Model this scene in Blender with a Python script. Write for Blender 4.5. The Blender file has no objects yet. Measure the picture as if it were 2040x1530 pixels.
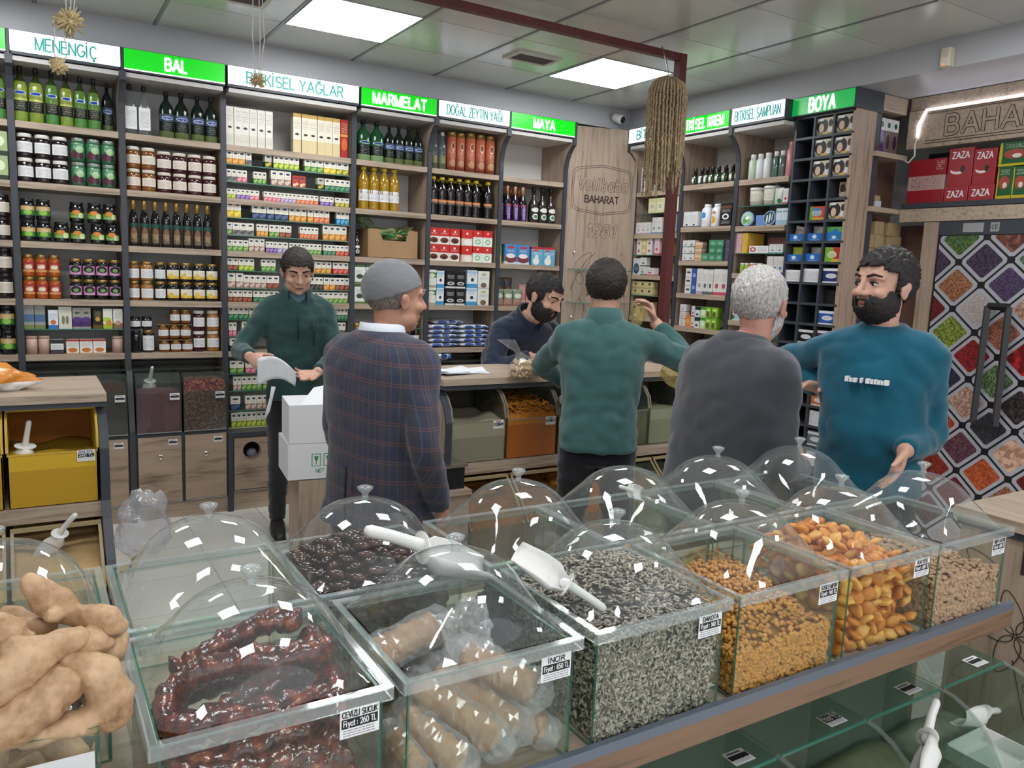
import bpy, bmesh, math, random
from mathutils import Vector, Matrix, noise

# ---------------------------------------------------------------- camera, world, exposure
SC = bpy.context.scene
COL = SC.collection
CAMZ = 1.62
F_PX = 1575.0
YAW, PITCH, ROLL = math.radians(31.7), math.radians(8.08), math.radians(2.38)
fw = Vector((math.sin(YAW) * math.cos(PITCH), math.cos(YAW) * math.cos(PITCH), -math.sin(PITCH)))
r0 = Vector((math.cos(YAW), -math.sin(YAW), 0))
u0 = r0.cross(fw)
RT = r0 * math.cos(ROLL) + u0 * math.sin(ROLL)
UP = u0 * math.cos(ROLL) - r0 * math.sin(ROLL)
cam_data = bpy.data.cameras.new('camera')
cam_data.sensor_fit = 'HORIZONTAL'
cam_data.sensor_width = 36.0
cam_data.lens = 36.0 * F_PX / 2040.0
cam_data.clip_start = 0.05
cam = bpy.data.objects.new('camera', cam_data)
COL.objects.link(cam)
cam.matrix_world = Matrix(((RT.x, UP.x, -fw.x, 0), (RT.y, UP.y, -fw.y, 0), (RT.z, UP.z, -fw.z, CAMZ), (0, 0, 0, 1)))
SC.camera = cam

world = bpy.data.worlds.new('world')
SC.world = world
world.use_nodes = True
world.node_tree.nodes['Background'].inputs[0].default_value = (0.92, 0.96, 1.0, 1)
world.node_tree.nodes['Background'].inputs[1].default_value = 1.0
PANEL_STRENGTH = 13.0
SIGN_STRENGTH = 0.72
SC.view_settings.view_transform = 'Standard'
SC.view_settings.look = 'None'
SC.view_settings.exposure = 0.52
SC.view_settings.gamma = 1.0
SC.view_settings.use_curve_mapping = False
SC.cycles.max_bounces = 10
SC.cycles.diffuse_bounces = 3
SC.cycles.glossy_bounces = 3
SC.cycles.transmission_bounces = 8
SC.cycles.transparent_max_bounces = 40
SC.cycles.caustics_reflective = False
SC.cycles.caustics_refractive = False
SC.cycles.sample_clamp_indirect = 4.0

# ---------------------------------------------------------------- helpers
RND = random.Random(7)

def px(x, y, plane, v):
    """World point where the photograph's pixel ray meets the plane plane = v."""
    d = fw + RT * ((x - 1020) / F_PX) - UP * ((y - 765) / F_PX)
    k = {'X': v / d.x, 'Y': v / d.y, 'Z': (v - CAMZ) / d.z}[plane]
    p = d * k
    return Vector((p.x, p.y, p.z + CAMZ))

def lin(c):
    if isinstance(c, str):
        c = c.lstrip('#')
        c = tuple(int(c[i:i + 2], 16) / 255 for i in (0, 2, 4))
    return tuple((v / 12.92 if v <= 0.04045 else ((v + 0.055) / 1.055) ** 2.4) for v in c) + (1.0,)

MATS = {}

class NT:
    """Tiny node-tree writer."""
    def __init__(s, name):
        s.m = bpy.data.materials.new(name)
        s.m.use_nodes = True
        s.t = s.m.node_tree
        s.n = s.t.nodes
        s.b = s.n['Principled BSDF']
        s.out = s.n['Material Output']
    def add(s, typ, **kw):
        nd = s.n.new(typ)
        for k, v in kw.items():
            if k.startswith('i_'):
                key = k[2:]
                nd.inputs[int(key) if key.isdigit() else key].default_value = v
            else:
                setattr(nd, k, v)
        return nd
    def link(s, a, b):
        s.t.links.new(a, b)
    def math(s, op, a, b=None, c=None):
        nd = s.n.new('ShaderNodeMath'); nd.operation = op
        for i, v in enumerate((a, b, c)):
            if v is None: continue
            if isinstance(v, (int, float)): nd.inputs[i].default_value = v
            else: s.link(v, nd.inputs[i])
        return nd.outputs[0]
    def mix(s, fac, a, b):
        nd = s.n.new('ShaderNodeMix'); nd.data_type = 'RGBA'
        for i, v in ((0, fac), (6, a), (7, b)):
            if isinstance(v, (int, float)): nd.inputs[i].default_value = v
            elif isinstance(v, tuple): nd.inputs[i].default_value = v
            else: s.link(v, nd.inputs[i])
        return nd.outputs[2]
    def coord(s, kind='Object', scale=(1, 1, 1)):
        tc = s.n.new('ShaderNodeTexCoord')
        mp = s.n.new('ShaderNodeMapping')
        mp.inputs['Scale'].default_value = scale
        s.link(tc.outputs[kind], mp.inputs['Vector'])
        return mp.outputs[0]
    def noise(s, vec, scale=5, detail=3, rough=0.55):
        nd = s.n.new('ShaderNodeTexNoise')
        nd.inputs['Scale'].default_value = scale; nd.inputs['Detail'].default_value = detail
        nd.inputs['Roughness'].default_value = rough
        if vec is not None: s.link(vec, nd.inputs['Vector'])
        return nd.outputs[0]
    def ramp(s, fac, stops, interp='LINEAR'):
        nd = s.n.new('ShaderNodeValToRGB'); cr = nd.color_ramp; cr.interpolation = interp
        while len(cr.elements) < len(stops): cr.elements.new(0.5)
        for e, (p, c) in zip(cr.elements, stops):
            e.position = p; e.color = c
        s.link(fac, nd.inputs[0])
        return nd.outputs[0]
    def bump(s, h, strength=0.3, dist=0.01):
        nd = s.n.new('ShaderNodeBump'); nd.inputs['Strength'].default_value = strength
        nd.inputs['Distance'].default_value = dist
        s.link(h, nd.inputs['Height']); s.link(nd.outputs[0], s.b.inputs['Normal'])
    def base(s, c):
        if isinstance(c, tuple): s.b.inputs['Base Color'].default_value = c
        else: s.link(c, s.b.inputs['Base Color'])

def mat(name, col='#888888', rough=0.5, metal=0.0, spec=0.5, vary=0.0, vscale=6.0, bump=0.0, bscale=60.0, bdist=0.003, emit=None, estr=0.0, coat=0.0, sheen=0.0, sss=0.0):
    if name in MATS: return MATS[name]
    t = NT(name)
    c = lin(col)
    t.b.inputs['Roughness'].default_value = rough
    t.b.inputs['Metallic'].default_value = metal
    t.b.inputs['Specular IOR Level'].default_value = spec
    t.b.inputs['Coat Weight'].default_value = coat
    t.b.inputs['Sheen Weight'].default_value = sheen
    if sss:
        t.b.inputs['Subsurface Weight'].default_value = sss
        t.b.inputs['Subsurface Radius'].default_value = (0.012, 0.005, 0.003)
        t.b.inputs['Subsurface Scale'].default_value = 1.0
    if vary:
        n = t.noise(t.coord(), vscale, 4)
        lo = tuple(v * (1 - vary) for v in c[:3]) + (1,)
        hi = tuple(min(1, v * (1 + vary)) for v in c[:3]) + (1,)
        t.base(t.ramp(n, [(0.3, lo), (0.7, hi)]))
    else:
        t.base(c)
    if bump:
        t.bump(t.noise(t.coord(), bscale, 3), bump, bdist)
    if emit:
        t.b.inputs['Emission Color'].default_value = lin(emit)
        t.b.inputs['Emission Strength'].default_value = estr
    MATS[name] = t.m
    return t.m

def wood(name, c1, c2, scale, rough=0.45):
    if name in MATS: return MATS[name]
    t = NT(name)
    v = t.coord('Object', scale)
    n = t.noise(v, 2.2, 6, 0.62)
    n2 = t.noise(v, 0.5, 2)
    f = t.math('ADD', t.math('MULTIPLY', n, 0.75), t.math('MULTIPLY', n2, 0.35))
    t.base(t.ramp(f, [(0.38, lin(c1)), (0.52, lin(c2)), (0.68, tuple(min(1, x * 1.18) for x in lin(c2)[:3]) + (1,))]))
    t.b.inputs['Roughness'].default_value = rough
    t.bump(n, 0.05, 0.002)
    MATS[name] = t.m
    return t.m

def clear(name, tint='#ffffff', refl=0.9, rough=0.02, haze=0.0, hazecol='#dddddd', ior=1.45):
    """Thin clear sheet: transparent with Fresnel reflection and a little haze."""
    if name in MATS: return MATS[name]
    t = NT(name)
    tr = t.add('ShaderNodeBsdfTransparent'); tr.inputs[0].default_value = lin(tint)
    gl = t.add('ShaderNodeBsdfGlossy'); gl.inputs['Roughness'].default_value = rough
    gl.inputs['Color'].default_value = (refl, refl, refl, 1)
    lw = t.add('ShaderNodeLayerWeight'); lw.inputs['Blend'].default_value = 0.5
    f0 = ((ior - 1) / (ior + 1)) ** 2
    fr = t.math('ADD', t.math('MULTIPLY', t.math('POWER', lw.outputs['Facing'], 5.0), 1 - f0), f0)
    mx = t.add('ShaderNodeMixShader')
    t.link(fr, mx.inputs[0]); t.link(tr.outputs[0], mx.inputs[1]); t.link(gl.outputs[0], mx.inputs[2])
    last = mx.outputs[0]
    if haze:
        df = t.add('ShaderNodeBsdfDiffuse'); df.inputs[0].default_value = lin(hazecol)
        m2 = t.add('ShaderNodeMixShader'); m2.inputs[0].default_value = haze
        t.link(last, m2.inputs[1]); t.link(df.outputs[0], m2.inputs[2]); last = m2.outputs[0]
    t.link(last, t.out.inputs[0])
    t.n.remove(t.b)
    MATS[name] = t.m
    return t.m

def printed(name, base='#f4f2ec', bands=(), blobs=(), lines=(), rough=0.45, noise_amt=0.0, spec=0.4):
    """Printed packaging on Generated coordinates. bands: (z0,z1,col); blobs: (cx,cz,rx,rz,col); lines: (x0,x1,z0,z1,col) text rows."""
    if name in MATS: return MATS[name]
    t = NT(name)
    tc = t.add('ShaderNodeTexCoord'); sp = t.add('ShaderNodeSeparateXYZ')
    t.link(tc.outputs['Generated'], sp.inputs[0])
    X, Z = sp.outputs[0], sp.outputs[2]
    c = lin(base)
    def box(x0, x1, z0, z1):
        a = t.math('MULTIPLY', t.math('GREATER_THAN', Z, z0), t.math('LESS_THAN', Z, z1))
        if x0 > 0 or x1 < 1:
            b = t.math('MULTIPLY', t.math('GREATER_THAN', X, x0), t.math('LESS_THAN', X, x1))
            a = t.math('MULTIPLY', a, b)
        return a
    for z0, z1, col in bands:
        c = t.mix(box(0, 1, z0, z1), c, lin(col))
    for cx, cz, rx, rz, col in blobs:
        d = t.math('ADD', t.math('POWER', t.math('DIVIDE', t.math('SUBTRACT', X, cx), rx), 2.0), t.math('POWER', t.math('DIVIDE', t.math('SUBTRACT', Z, cz), rz), 2.0))
        c = t.mix(t.math('LESS_THAN', d, 1.0), c, lin(col))
    if lines:
        nz = t.noise(t.coord('Generated', (26, 1, 7)), 2.0, 1)
        for x0, x1, z0, z1, col in lines:
            k = t.math('MULTIPLY', box(x0, x1, z0, z1), t.math('GREATER_THAN', nz, 0.54))
            rows = t.math('GREATER_THAN', t.math('FRACT', t.math('MULTIPLY', Z, 22.0)), 0.42)
            c = t.mix(t.math('MULTIPLY', k, rows), c, lin(col))
    if noise_amt:
        n = t.noise(t.coord('Generated', (7, 7, 9)), 1.0, 4)
        dk = t.add('ShaderNodeHueSaturation')
        if isinstance(c, tuple): dk.inputs['Color'].default_value = c
        else: t.link(c, dk.inputs['Color'])
        t.link(t.math('ADD', t.math('MULTIPLY', n, 2 * noise_amt), 1 - noise_amt), dk.inputs['Value'])
        c = dk.outputs[0]
    t.base(c)
    t.b.inputs['Roughness'].default_value = rough
    t.b.inputs['Specular IOR Level'].default_value = spec
    MATS[name] = t.m
    return t.m

class MB:
    """Mesh collector: several shapes joined into one mesh."""
    def __init__(s):
        s.v, s.f, s.sm = [], [], []
    def _add(s, vs, fs, smooth=False):
        o = len(s.v)
        s.v += [tuple(p) for p in vs]
        s.f += [tuple(i + o for i in f) for f in fs]
        s.sm += [smooth] * len(fs)
        return s
    def box(s, x0, x1, y0, y1, z0, z1, M=None):
        vs = [Vector(p) for p in ((x0, y0, z0), (x1, y0, z0), (x1, y1, z0), (x0, y1, z0), (x0, y0, z1), (x1, y0, z1), (x1, y1, z1), (x0, y1, z1))]
        if M: vs = [M @ p for p in vs]
        return s._add(vs, [(0, 3, 2, 1), (4, 5, 6, 7), (0, 1, 5, 4), (1, 2, 6, 5), (2, 3, 7, 6), (3, 0, 4, 7)])
    def cbox(s, x0, x1, y0, y1, z0, z1, c=0.004, M=None):
        """Box with chamfered vertical edges."""
        pts = [(x0 + c, y0), (x1 - c, y0), (x1, y0 + c), (x1, y1 - c), (x1 - c, y1), (x0 + c, y1), (x0, y1 - c), (x0, y0 + c)]
        return s.prism(pts, z0, z1, M=M)
    def prism(s, pts, z0, z1, M=None, axis='z'):
        n = len(pts)
        def mk(a, b, h):
            return Vector((a, b, h)) if axis == 'z' else (Vector((h, a, b)) if axis == 'x' else Vector((a, h, b)))
        vs = [mk(a, b, z0) for a, b in pts] + [mk(a, b, z1) for a, b in pts]
        if M: vs = [M @ p for p in vs]
        fs = [tuple(range(n))[::-1], tuple(range(n, 2 * n))]
        fs += [(i, (i + 1) % n, n + (i + 1) % n, n + i) for i in range(n)]
        return s._add(vs, fs)
    def lathe(s, prof, n=16, M=None, smooth=True, caps=True, sx=1.0, sy=1.0, square=0.0, a0=0.0, a1=None):
        vs, fs = [], []
        full = a1 is None
        m = n if full else n + 1
        for r, z in prof:
            for i in range(m):
                a = (2 * math.pi * i / n) if full else a0 + (a1 - a0) * i / n
                ca, sa = math.cos(a), math.sin(a)
                k = 1.0
                if square:
                    k = 1.0 / max(abs(ca), abs(sa)); k = 1 + (k - 1) * square
                vs.append(Vector((r * k * ca * sx, r * k * sa * sy, z)))
        for j in range(len(prof) - 1):
            for i in range(n):
                i2 = (i + 1) % m if full else i + 1
                fs.append((j * m + i, j * m + i2, (j + 1) * m + i2, (j + 1) * m + i))
        if M: vs = [M @ p for p in vs]
        o = len(s.v)
        s._add(vs, fs, smooth)
        if caps and full:
            s._add([], [])
            s.f.append(tuple(o + i for i in range(m))[::-1]); s.sm.append(False)
            s.f.append(tuple(o + (len(prof) - 1) * m + i for i in range(m))); s.sm.append(False)
        return s
    def loft(s, rings, smooth=True, caps=True, closed=True):
        n = len(rings[0]); o = len(s.v)
        vs = [p for r in rings for p in r]
        fs = []
        for j in range(len(rings) - 1):
            for i in range(n if closed else n - 1):
                i2 = (i + 1) % n
                fs.append((j * n + i, j * n + i2, (j + 1) * n + i2, (j + 1) * n + i))
        s._add(vs, fs, smooth)
        if caps:
            s.f.append(tuple(o + i for i in range(n))[::-1]); s.sm.append(smooth)
            s.f.append(tuple(o + (len(rings) - 1) * n + i for i in range(n))); s.sm.append(smooth)
        return s
    def tube(s, pts, rad, n=8, smooth=True, flat=1.0, up=None, round_ends=False):
        """Tube along pts with a radius (or list); flat scales the second cross axis."""
        P = [Vector(p) for p in pts]
        R = rad if isinstance(rad, (list, tuple)) else [rad] * len(P)
        if round_ends:
            d0 = (P[0] - P[1]).normalized(); d1 = (P[-1] - P[-2]).normalized()
            P = [P[0] + d0 * R[0] * 0.95, P[0] + d0 * R[0] * 0.7] + P + [P[-1] + d1 * R[-1] * 0.7, P[-1] + d1 * R[-1] * 0.95]
            R = [R[0] * 0.25, R[0] * 0.72] + list(R) + [R[-1] * 0.72, R[-1] * 0.25]
        rings = []
        ref = Vector(up) if up else None
        for i, p in enumerate(P):
            d = (P[min(i + 1, len(P) - 1)] - P[max(i - 1, 0)])
            d = d.normalized() if d.length > 1e-9 else Vector((0, 0, 1))
            if ref is None:
                ref = Vector((0, 0, 1)) if abs(d.z) < 0.9 else Vector((0, 1, 0))
            a = d.cross(ref)
            if a.length < 1e-6: a = d.orthogonal()
            a.normalize()
            b = a.cross(d).normalized()
            if not up: ref = b
            rings.append([p + a * (R[i] * math.cos(2 * math.pi * k / n)) + b * (R[i] * flat * math.sin(2 * math.pi * k / n)) for k in range(n)])
        return s.loft(rings, smooth)
    def ball(s, c, r, n=12, m=8, M=None):
        rx, ry, rz = r if isinstance(r, (tuple, list)) else (r, r, r)
        c = Vector(c)
        rings = []
        for j in range(m + 1):
            a = math.pi * (0.02 + 0.96 * j / m) - math.pi / 2
            ring = [Vector((rx * math.cos(a) * math.cos(2 * math.pi * i / n), ry * math.cos(a) * math.sin(2 * math.pi * i / n), rz * math.sin(a))) for i in range(n)]
            rings.append([c + (M @ p if M else p) for p in ring])
        return s.loft(rings, True)
    def mesh(s, name, m=None):
        me = bpy.data.meshes.new(name)
        me.from_pydata(s.v, [], s.f)
        me.polygons.foreach_set('use_smooth', s.sm)
        if m: me.materials.append(m)
        me.update()
        return me
    def build(s, name, m=None, parent=None, loc=None, rot=None):
        return link(name, s.mesh(name, m), parent, loc, rot)

def link(name, data, parent=None, loc=None, rot=None):
    o = bpy.data.objects.new(name, data)
    COL.objects.link(o)
    if parent: o.parent = parent
    if loc is not None: o.location = loc
    if rot is not None: o.rotation_euler = rot
    return o

LABELS = {}
def tag(o, label, cat, group=None, kind=None):
    o['label'] = label; o['category'] = cat
    if group: o['group'] = group
    if kind: o['kind'] = kind
    return o

def struct(o, label=None):
    o['kind'] = 'structure'
    if label: o['label'] = label
    return o

def thing(name, loc, label, cat, group=None, rz=0.0):
    o = link(name, None, None, loc, (0, 0, rz))
    o.empty_display_size = 0.05
    return tag(o, label, cat, group)

def _arc(cx, cy, rx, ry, a0, a1, n=9):
    return [(cx + rx * math.cos(math.radians(a0 + (a1 - a0) * k / n)), cy + ry * math.sin(math.radians(a0 + (a1 - a0) * k / n))) for k in range(n + 1)]
def _glyphs():
    A = _arc
    C_ = A(.36, .5, .36, .5, 48, 312, 14); G_ = A(.37, .5, .37, .5, 48, 350, 15) + [(.74, .46), (.44, .46)]
    S_ = A(.3, .745, .28, .255, 35, 270, 10) + A(.3, .25, .3, .25, 90, -145, 10)
    ced = [(.36, -.02), (.36, -.1)] + A(.33, -.17, .08, .07, 60, -140, 5)
    dot = [(.0, 1.16), (.0, 1.24)]
    g = {
        'A': (.74, [[(0, 0), (.37, 1), (.74, 0)], [(.14, .33), (.6, .33)]]),
        'B': (.6, [[(0, .53), (.34, .53)] + A(.34, .27, .26, .265, 90, -90) + [(0, 0), (0, 1), (.32, 1)] + A(.32, .765, .235, .235, 90, -90)]),
        'C': (.66, [C_]), 'Ç': (.66, [C_, ced]), 'D': (.66, [[(0, 0), (0, 1), (.26, 1)] + A(.26, .5, .4, .5, 90, -90, 12) + [(0, 0)]]),
        'E': (.54, [[(.54, 1), (0, 1), (0, 0), (.54, 0)], [(0, .53), (.48, .53)]]), 'F': (.5, [[(.5, 1), (0, 1), (0, 0)], [(0, .52), (.45, .52)]]),
        'G': (.74, [G_]), 'Ğ': (.74, [G_, A(.37, 1.24, .15, .1, 180, 360, 6)]), 'H': (.64, [[(0, 0), (0, 1)], [(.64, 0), (.64, 1)], [(0, .53), (.64, .53)]]),
        'I': (.0, [[(0, 0), (0, 1)]]), 'İ': (.0, [[(0, 0), (0, 1)], dot]), 'K': (.6, [[(0, 0), (0, 1)], [(.58, 1), (0, .38)], [(.2, .58), (.6, 0)]]),
        'L': (.48, [[(0, 1), (0, 0), (.48, 0)]]), 'M': (.76, [[(0, 0), (0, 1), (.38, 0), (.76, 1), (.76, 0)]]), 'N': (.64, [[(0, 0), (0, 1), (.64, 0), (.64, 1)]]),
        'O': (.76, [A(.38, .5, .38, .5, 0, 360, 18)]), 'P': (.56, [[(0, 0), (0, 1), (.3, 1)] + A(.3, .74, .26, .26, 90, -90) + [(0, .48)]]),
        'R': (.6, [[(0, 0), (0, 1), (.3, 1)] + A(.3, .755, .26, .245, 90, -90) + [(0, .51)], [(.3, .51), (.6, 0)]]),
        'S': (.58, [S_]), 'Ş': (.58, [S_, [(p[0] - .07, p[1]) for p in ced]]), 'T': (.62, [[(0, 1), (.62, 1)], [(.31, 1), (.31, 0)]]),
        'U': (.62, [[(0, 1), (0, .32)] + A(.31, .32, .31, .32, 180, 360, 10) + [(.62, 1)]]), 'V': (.68, [[(0, 1), (.34, 0), (.68, 1)]]),
        'Y': (.66, [[(0, 1), (.33, .48), (.66, 1)], [(.33, .48), (.33, 0)]]), 'Z': (.58, [[(0, 1), (.58, 1), (0, 0), (.58, 0)]]),
        'e': (.5, [[(.02, .36), (.5, .36)] + A(.25, .34, .25, .34, 5, 315, 12)]), 'l': (.0, [[(0, 0), (0, 1)]]), 'i': (.0, [[(0, 0), (0, .66)], [(0, .88), (0, .96)]]),
        'b': (.5, [[(0, 0), (0, 1)], A(.25, .33, .25, .33, 180, -180, 14)]), 'a': (.5, [A(.25, .33, .25, .33, 0, 360, 14), [(.5, .68), (.5, 0)]]),
        'y': (.5, [[(0, .68), (.26, .0)], [(.5, .68), (.2, -.24), (.04, -.24)]]), 't': (.3, [[(.12, .95), (.12, .08), (.3, .02)], [(0, .68), (.3, .68)]]),
        'n': (.46, [[(0, 0), (0, .68)], A(.23, .42, .23, .26, 180, 0, 8) + [(.46, 0)]]), 'd': (.5, [[(.5, 0), (.5, 1)], A(.25, .33, .25, .33, 0, 360, 14)]), 'h': (.46, [[(0, 0), (0, 1)], A(.23, .42, .23, .26, 180, 0, 8) + [(.46, 0)]]),
        '0': (.54, [A(.27, .5, .27, .5, 0, 360, 16)]), '1': (.24, [[(0, .78), (.22, 1), (.22, 0)]]), '2': (.54, [A(.27, .72, .27, .28, 170, -20, 9) + [(0, 0), (.56, 0)]]),
        '4': (.58, [[(.42, 0), (.42, 1), (0, .3), (.58, .3)]]), '5': (.54, [[(.5, 1), (.07, 1), (.03, .56)] + A(.26, .33, .28, .33, 120, -150, 10)]), '6': (.54, [A(.27, .32, .27, .32, 0, 360, 14), [(.01, .38)] + A(.4, .4, .39, .6, 175, 85, 6)]),
        '8': (.54, [A(.27, .75, .23, .25, 0, 360, 12), A(.27, .26, .27, .26, 0, 360, 12)]), '9': (.54, [A(.27, .68, .27, .32, 0, 360, 14), [(.54, .64), (.5, .3), (.36, .06), (.16, 0)]]),
        '3': (.54, [A(.26, .75, .25, .25, 150, -90, 9), A(.26, .26, .28, .26, 90, -150, 9)]), '7': (.54, [[(0, 1), (.54, 1), (.2, 0)]]),
        ':': (.0, [[(0, .1), (0, .2)], [(0, .55), (0, .65)]]), ' ': (.22, []),
    }
    return g
GLYPH = _glyphs()
def text(s, size, m, parent, loc, rot, name='lettering', depth=0.002, width=None, bold=0.0, align='CENTER', shear=0.0, stroke=None, fill=None):
    """Lettering drawn with flat strokes. bold widens the strokes; stroke+fill gives outlined letters."""
    cap = size * 0.72
    th = 0.15 + (0.09 if bold > 0.002 else (0.03 if bold else 0))
    if stroke: th = 0.22
    gap = 0.19 + (0.06 if th > 0.2 else 0)
    X, segs = 0.0, []
    for ch in s:
        if ch not in GLYPH: continue
        w, st = GLYPH[ch]
        for poly in st: segs.append([(X + p[0] + shear * p[1], p[1]) for p in poly])
        X += w + gap + (th if w == 0 else 0)
    tot = X - gap
    kx = (width / (tot + th)) if width else cap
    def ribbons(t, d0, d1):
        mb = MB()
        for poly in segs:
            for (a, b) in zip(poly, poly[1:]):
                A_ = Vector(((a[0] - tot / 2) * kx, (a[1] - 0.5) * cap)); B_ = Vector(((b[0] - tot / 2) * kx, (b[1] - 0.5) * cap))
                d = B_ - A_
                if d.length < 1e-7: continue
                d.normalize(); n = Vector((-d.y, d.x)); hw = t * (min(cap, kx) * 0.7 + cap * 0.3) / 2; kk = len(mb.v) % 56 * 1.5e-6
                e = d * hw * 0.55
                q = [A_ - e + n * hw, A_ - e - n * hw, B_ + e - n * hw, B_ + e + n * hw]
                mb.prism([(p.x, p.y) for p in q], d0, d1 + kk)
        return mb
    o = ribbons(th, 0.0, max(depth, 0.0002)).build(name, m, parent, loc, rot)
    if stroke and fill:
        ribbons(th - stroke * 2.4 / cap, max(depth, 0.0002), max(depth, 0.0002) + 0.0006).build('letter_face', fill, o)
    return o

ORD = 'first second third fourth fifth sixth seventh eighth ninth tenth eleventh twelfth thirteenth fourteenth fifteenth sixteenth'.split()

# prototypes: (root object, [(child, [grandchildren])]); never linked themselves
def proto(root, kids=()):
    out = []
    for k in kids:
        c, g = k if isinstance(k, tuple) else (k, [])
        c.parent = root
        for q in g: q.parent = c
        out.append((c, g))
    return (root, out)

def raw(name, data):
    return bpy.data.objects.new(name, data)

def place(pr, loc, rz=0.0, label=None, cat=None, group=None, scale=None, rot=None):
    root, kids = pr
    r = root.copy(); COL.objects.link(r)
    r.location = loc
    r.rotation_euler = rot if rot is not None else (0, 0, rz)
    if scale is not None: r.scale = scale if isinstance(scale, (tuple, list)) else (scale,) * 3
    if label: tag(r, label, cat, group)
    for c, g in kids:
        k = c.copy(); COL.objects.link(k); k.parent = r
        for q in g:
            w = q.copy(); COL.objects.link(w); w.parent = k
    return r

def crumple(name, loc, size, m, label, cat, seed, sub=3, amp=0.35, rot=(0, 0, 0), group=None):
    bm = bmesh.new(); bmesh.ops.create_icosphere(bm, subdivisions=sub, radius=1.0)
    for v in bm.verts:
        n = noise.noise(v.co * 1.7 + Vector((seed, 0, 0))) * amp + noise.noise(v.co * 4.5 + Vector((0, seed, 0))) * amp * 0.5
        v.co = v.co * (1 + n)
        v.co.x *= size[0]; v.co.y *= size[1]; v.co.z *= size[2]
    me = bpy.data.meshes.new(name); bm.to_mesh(me); bm.free()
    for p in me.polygons: p.use_smooth = (seed % 2 == 0)
    me.materials.append(m)
    o = link(name, me, None, loc, rot)
    return tag(o, label, cat, group)

def blob(name, size, m, seed, amp=0.12, sub=2, freq=1.6):
    bm = bmesh.new(); bmesh.ops.create_icosphere(bm, subdivisions=sub, radius=1.0)
    for v in bm.verts:
        v.co = v.co * (1 + amp * noise.noise(v.co * freq + Vector((seed, seed * 0.3, 0))) * 2)
        v.co.x *= size[0]; v.co.y *= size[1]; v.co.z *= size[2]
    me = bpy.data.meshes.new(name); bm.to_mesh(me); bm.free()
    for p in me.polygons: p.use_smooth = True
    me.materials.append(m)
    return me

WORK = bpy.data.scenes.new('workbench')
def remesh(mb, name, voxel, smooth, m, decimate=None, factor=0.5):
    """Unite overlapping closed shapes into one continuous surface (evaluated in a scratch scene)."""
    me = mb.mesh(name)
    tmp = bpy.data.objects.new(name + '_source', me); WORK.collection.objects.link(tmp)
    md = tmp.modifiers.new('r', 'REMESH'); md.mode = 'VOXEL'; md.voxel_size = voxel; md.use_smooth_shade = True
    if smooth:
        sm = tmp.modifiers.new('s', 'SMOOTH'); sm.iterations = smooth; sm.factor = factor
    if decimate:
        dc = tmp.modifiers.new('d', 'DECIMATE'); dc.ratio = decimate
    vl = WORK.view_layers[0]; vl.update()
    res = bpy.data.meshes.new_from_object(tmp.evaluated_get(vl.depsgraph))
    bpy.data.objects.remove(tmp); bpy.data.meshes.remove(me)
    res.name = name
    res.materials.clear(); res.materials.append(m)
    res.polygons.foreach_set('use_smooth', [True] * len(res.polygons))
    return link(name, res)

def offset(o, fn):
    """Push every vertex along its normal by fn(position)."""
    me = o.data; n = len(me.vertices)
    co, nr = [0.0] * (3 * n), [0.0] * (3 * n)
    me.vertices.foreach_get('co', co); me.vertices.foreach_get('normal', nr)
    for i in range(0, 3 * n, 3):
        d = fn(Vector((co[i], co[i + 1], co[i + 2])))
        co[i] += nr[i] * d; co[i + 1] += nr[i + 1] * d; co[i + 2] += nr[i + 2] * d
    me.vertices.foreach_set('co', co); me.update()
# ================================================================ the room
CEIL = 2.96
WOOD_X = wood('oak laminate along the wall', '#857262', '#ad9b88', (1.2, 22, 26))
WOOD_Y = wood('oak laminate along the aisle', '#857262', '#ad9b88', (22, 1.2, 26))
WOOD_Z = wood('oak laminate upright', '#7d6a5b', '#a38f7e', (18, 18, 1.4))
WOOD_D = wood('oak drawer front', '#6f5d4e', '#a08b78', (1.6, 10, 12))
CHAR = mat('charcoal frame', '#3a3e46', 0.45)
WHITE = mat('white melamine', '#dcdad8', 0.5)
SOFF = mat('grey soffit paint', '#b6b7bc', 0.4)
TILE_M = None
def _tile_mat():
    t = NT('glossy metal ceiling tile')
    n = t.noise(t.coord('Object', (1.5, 1.5, 1.5)), 1.2, 3)
    t.base(t.ramp(n, [(0.3, lin('#c6c7c1')), (0.7, lin('#d4d5d0'))]))
    t.b.inputs['Roughness'].default_value = 0.24
    t.b.inputs['Specular IOR Level'].default_value = 0.5
    t.b.inputs['Metallic'].default_value = 0.1
    t.bump(t.noise(t.coord('Object', (2, 2, 2)), 1.0, 1), 0.05, 0.02)
    return t.m
TILE_M = _tile_mat()

# floor
fl = MB().box(-3.0, 6.0, -3.0, 6.2, -0.1, -0.004).build('floor', mat('tile grout', '#8b8781', 0.8))
struct(fl)
FT = mat('floor tile glaze', '#cfcbc4', 0.22, vary=0.06, vscale=2.0)
tm = MB().cbox(-0.223, 0.223, -0.223, 0.223, -0.006, 0.0, 0.003).mesh('floor_tile', FT)
for i in range(-3, 12):
    for j in range(1, 13):
        x, y = 0.12 + 0.45 * i, -0.1 + 0.45 * j
        if x > 4.9: continue
        link('floor_tile', tm, fl, (x, y, 0.0))
tm2 = MB().box(-3.0, 5.9, -3.0, 0.1, -0.006, 0.0).mesh('floor_area', FT)
link('floor_area', tm2, fl)

# walls
struct(MB().box(-3.0, 6.0, 5.66, 5.8, 0, 3.1).build('wall_back', mat('wall paint', '#cfcdca', 0.7)))
struct(MB().box(5.25, 5.4, -3.0, 5.66, 0, 3.1).build('wall_right', MATS['wall paint']))
struct(MB().box(-3.1, -2.95, -3.0, 5.66, 0, 3.1).build('wall_left', MATS['wall paint']))

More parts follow.
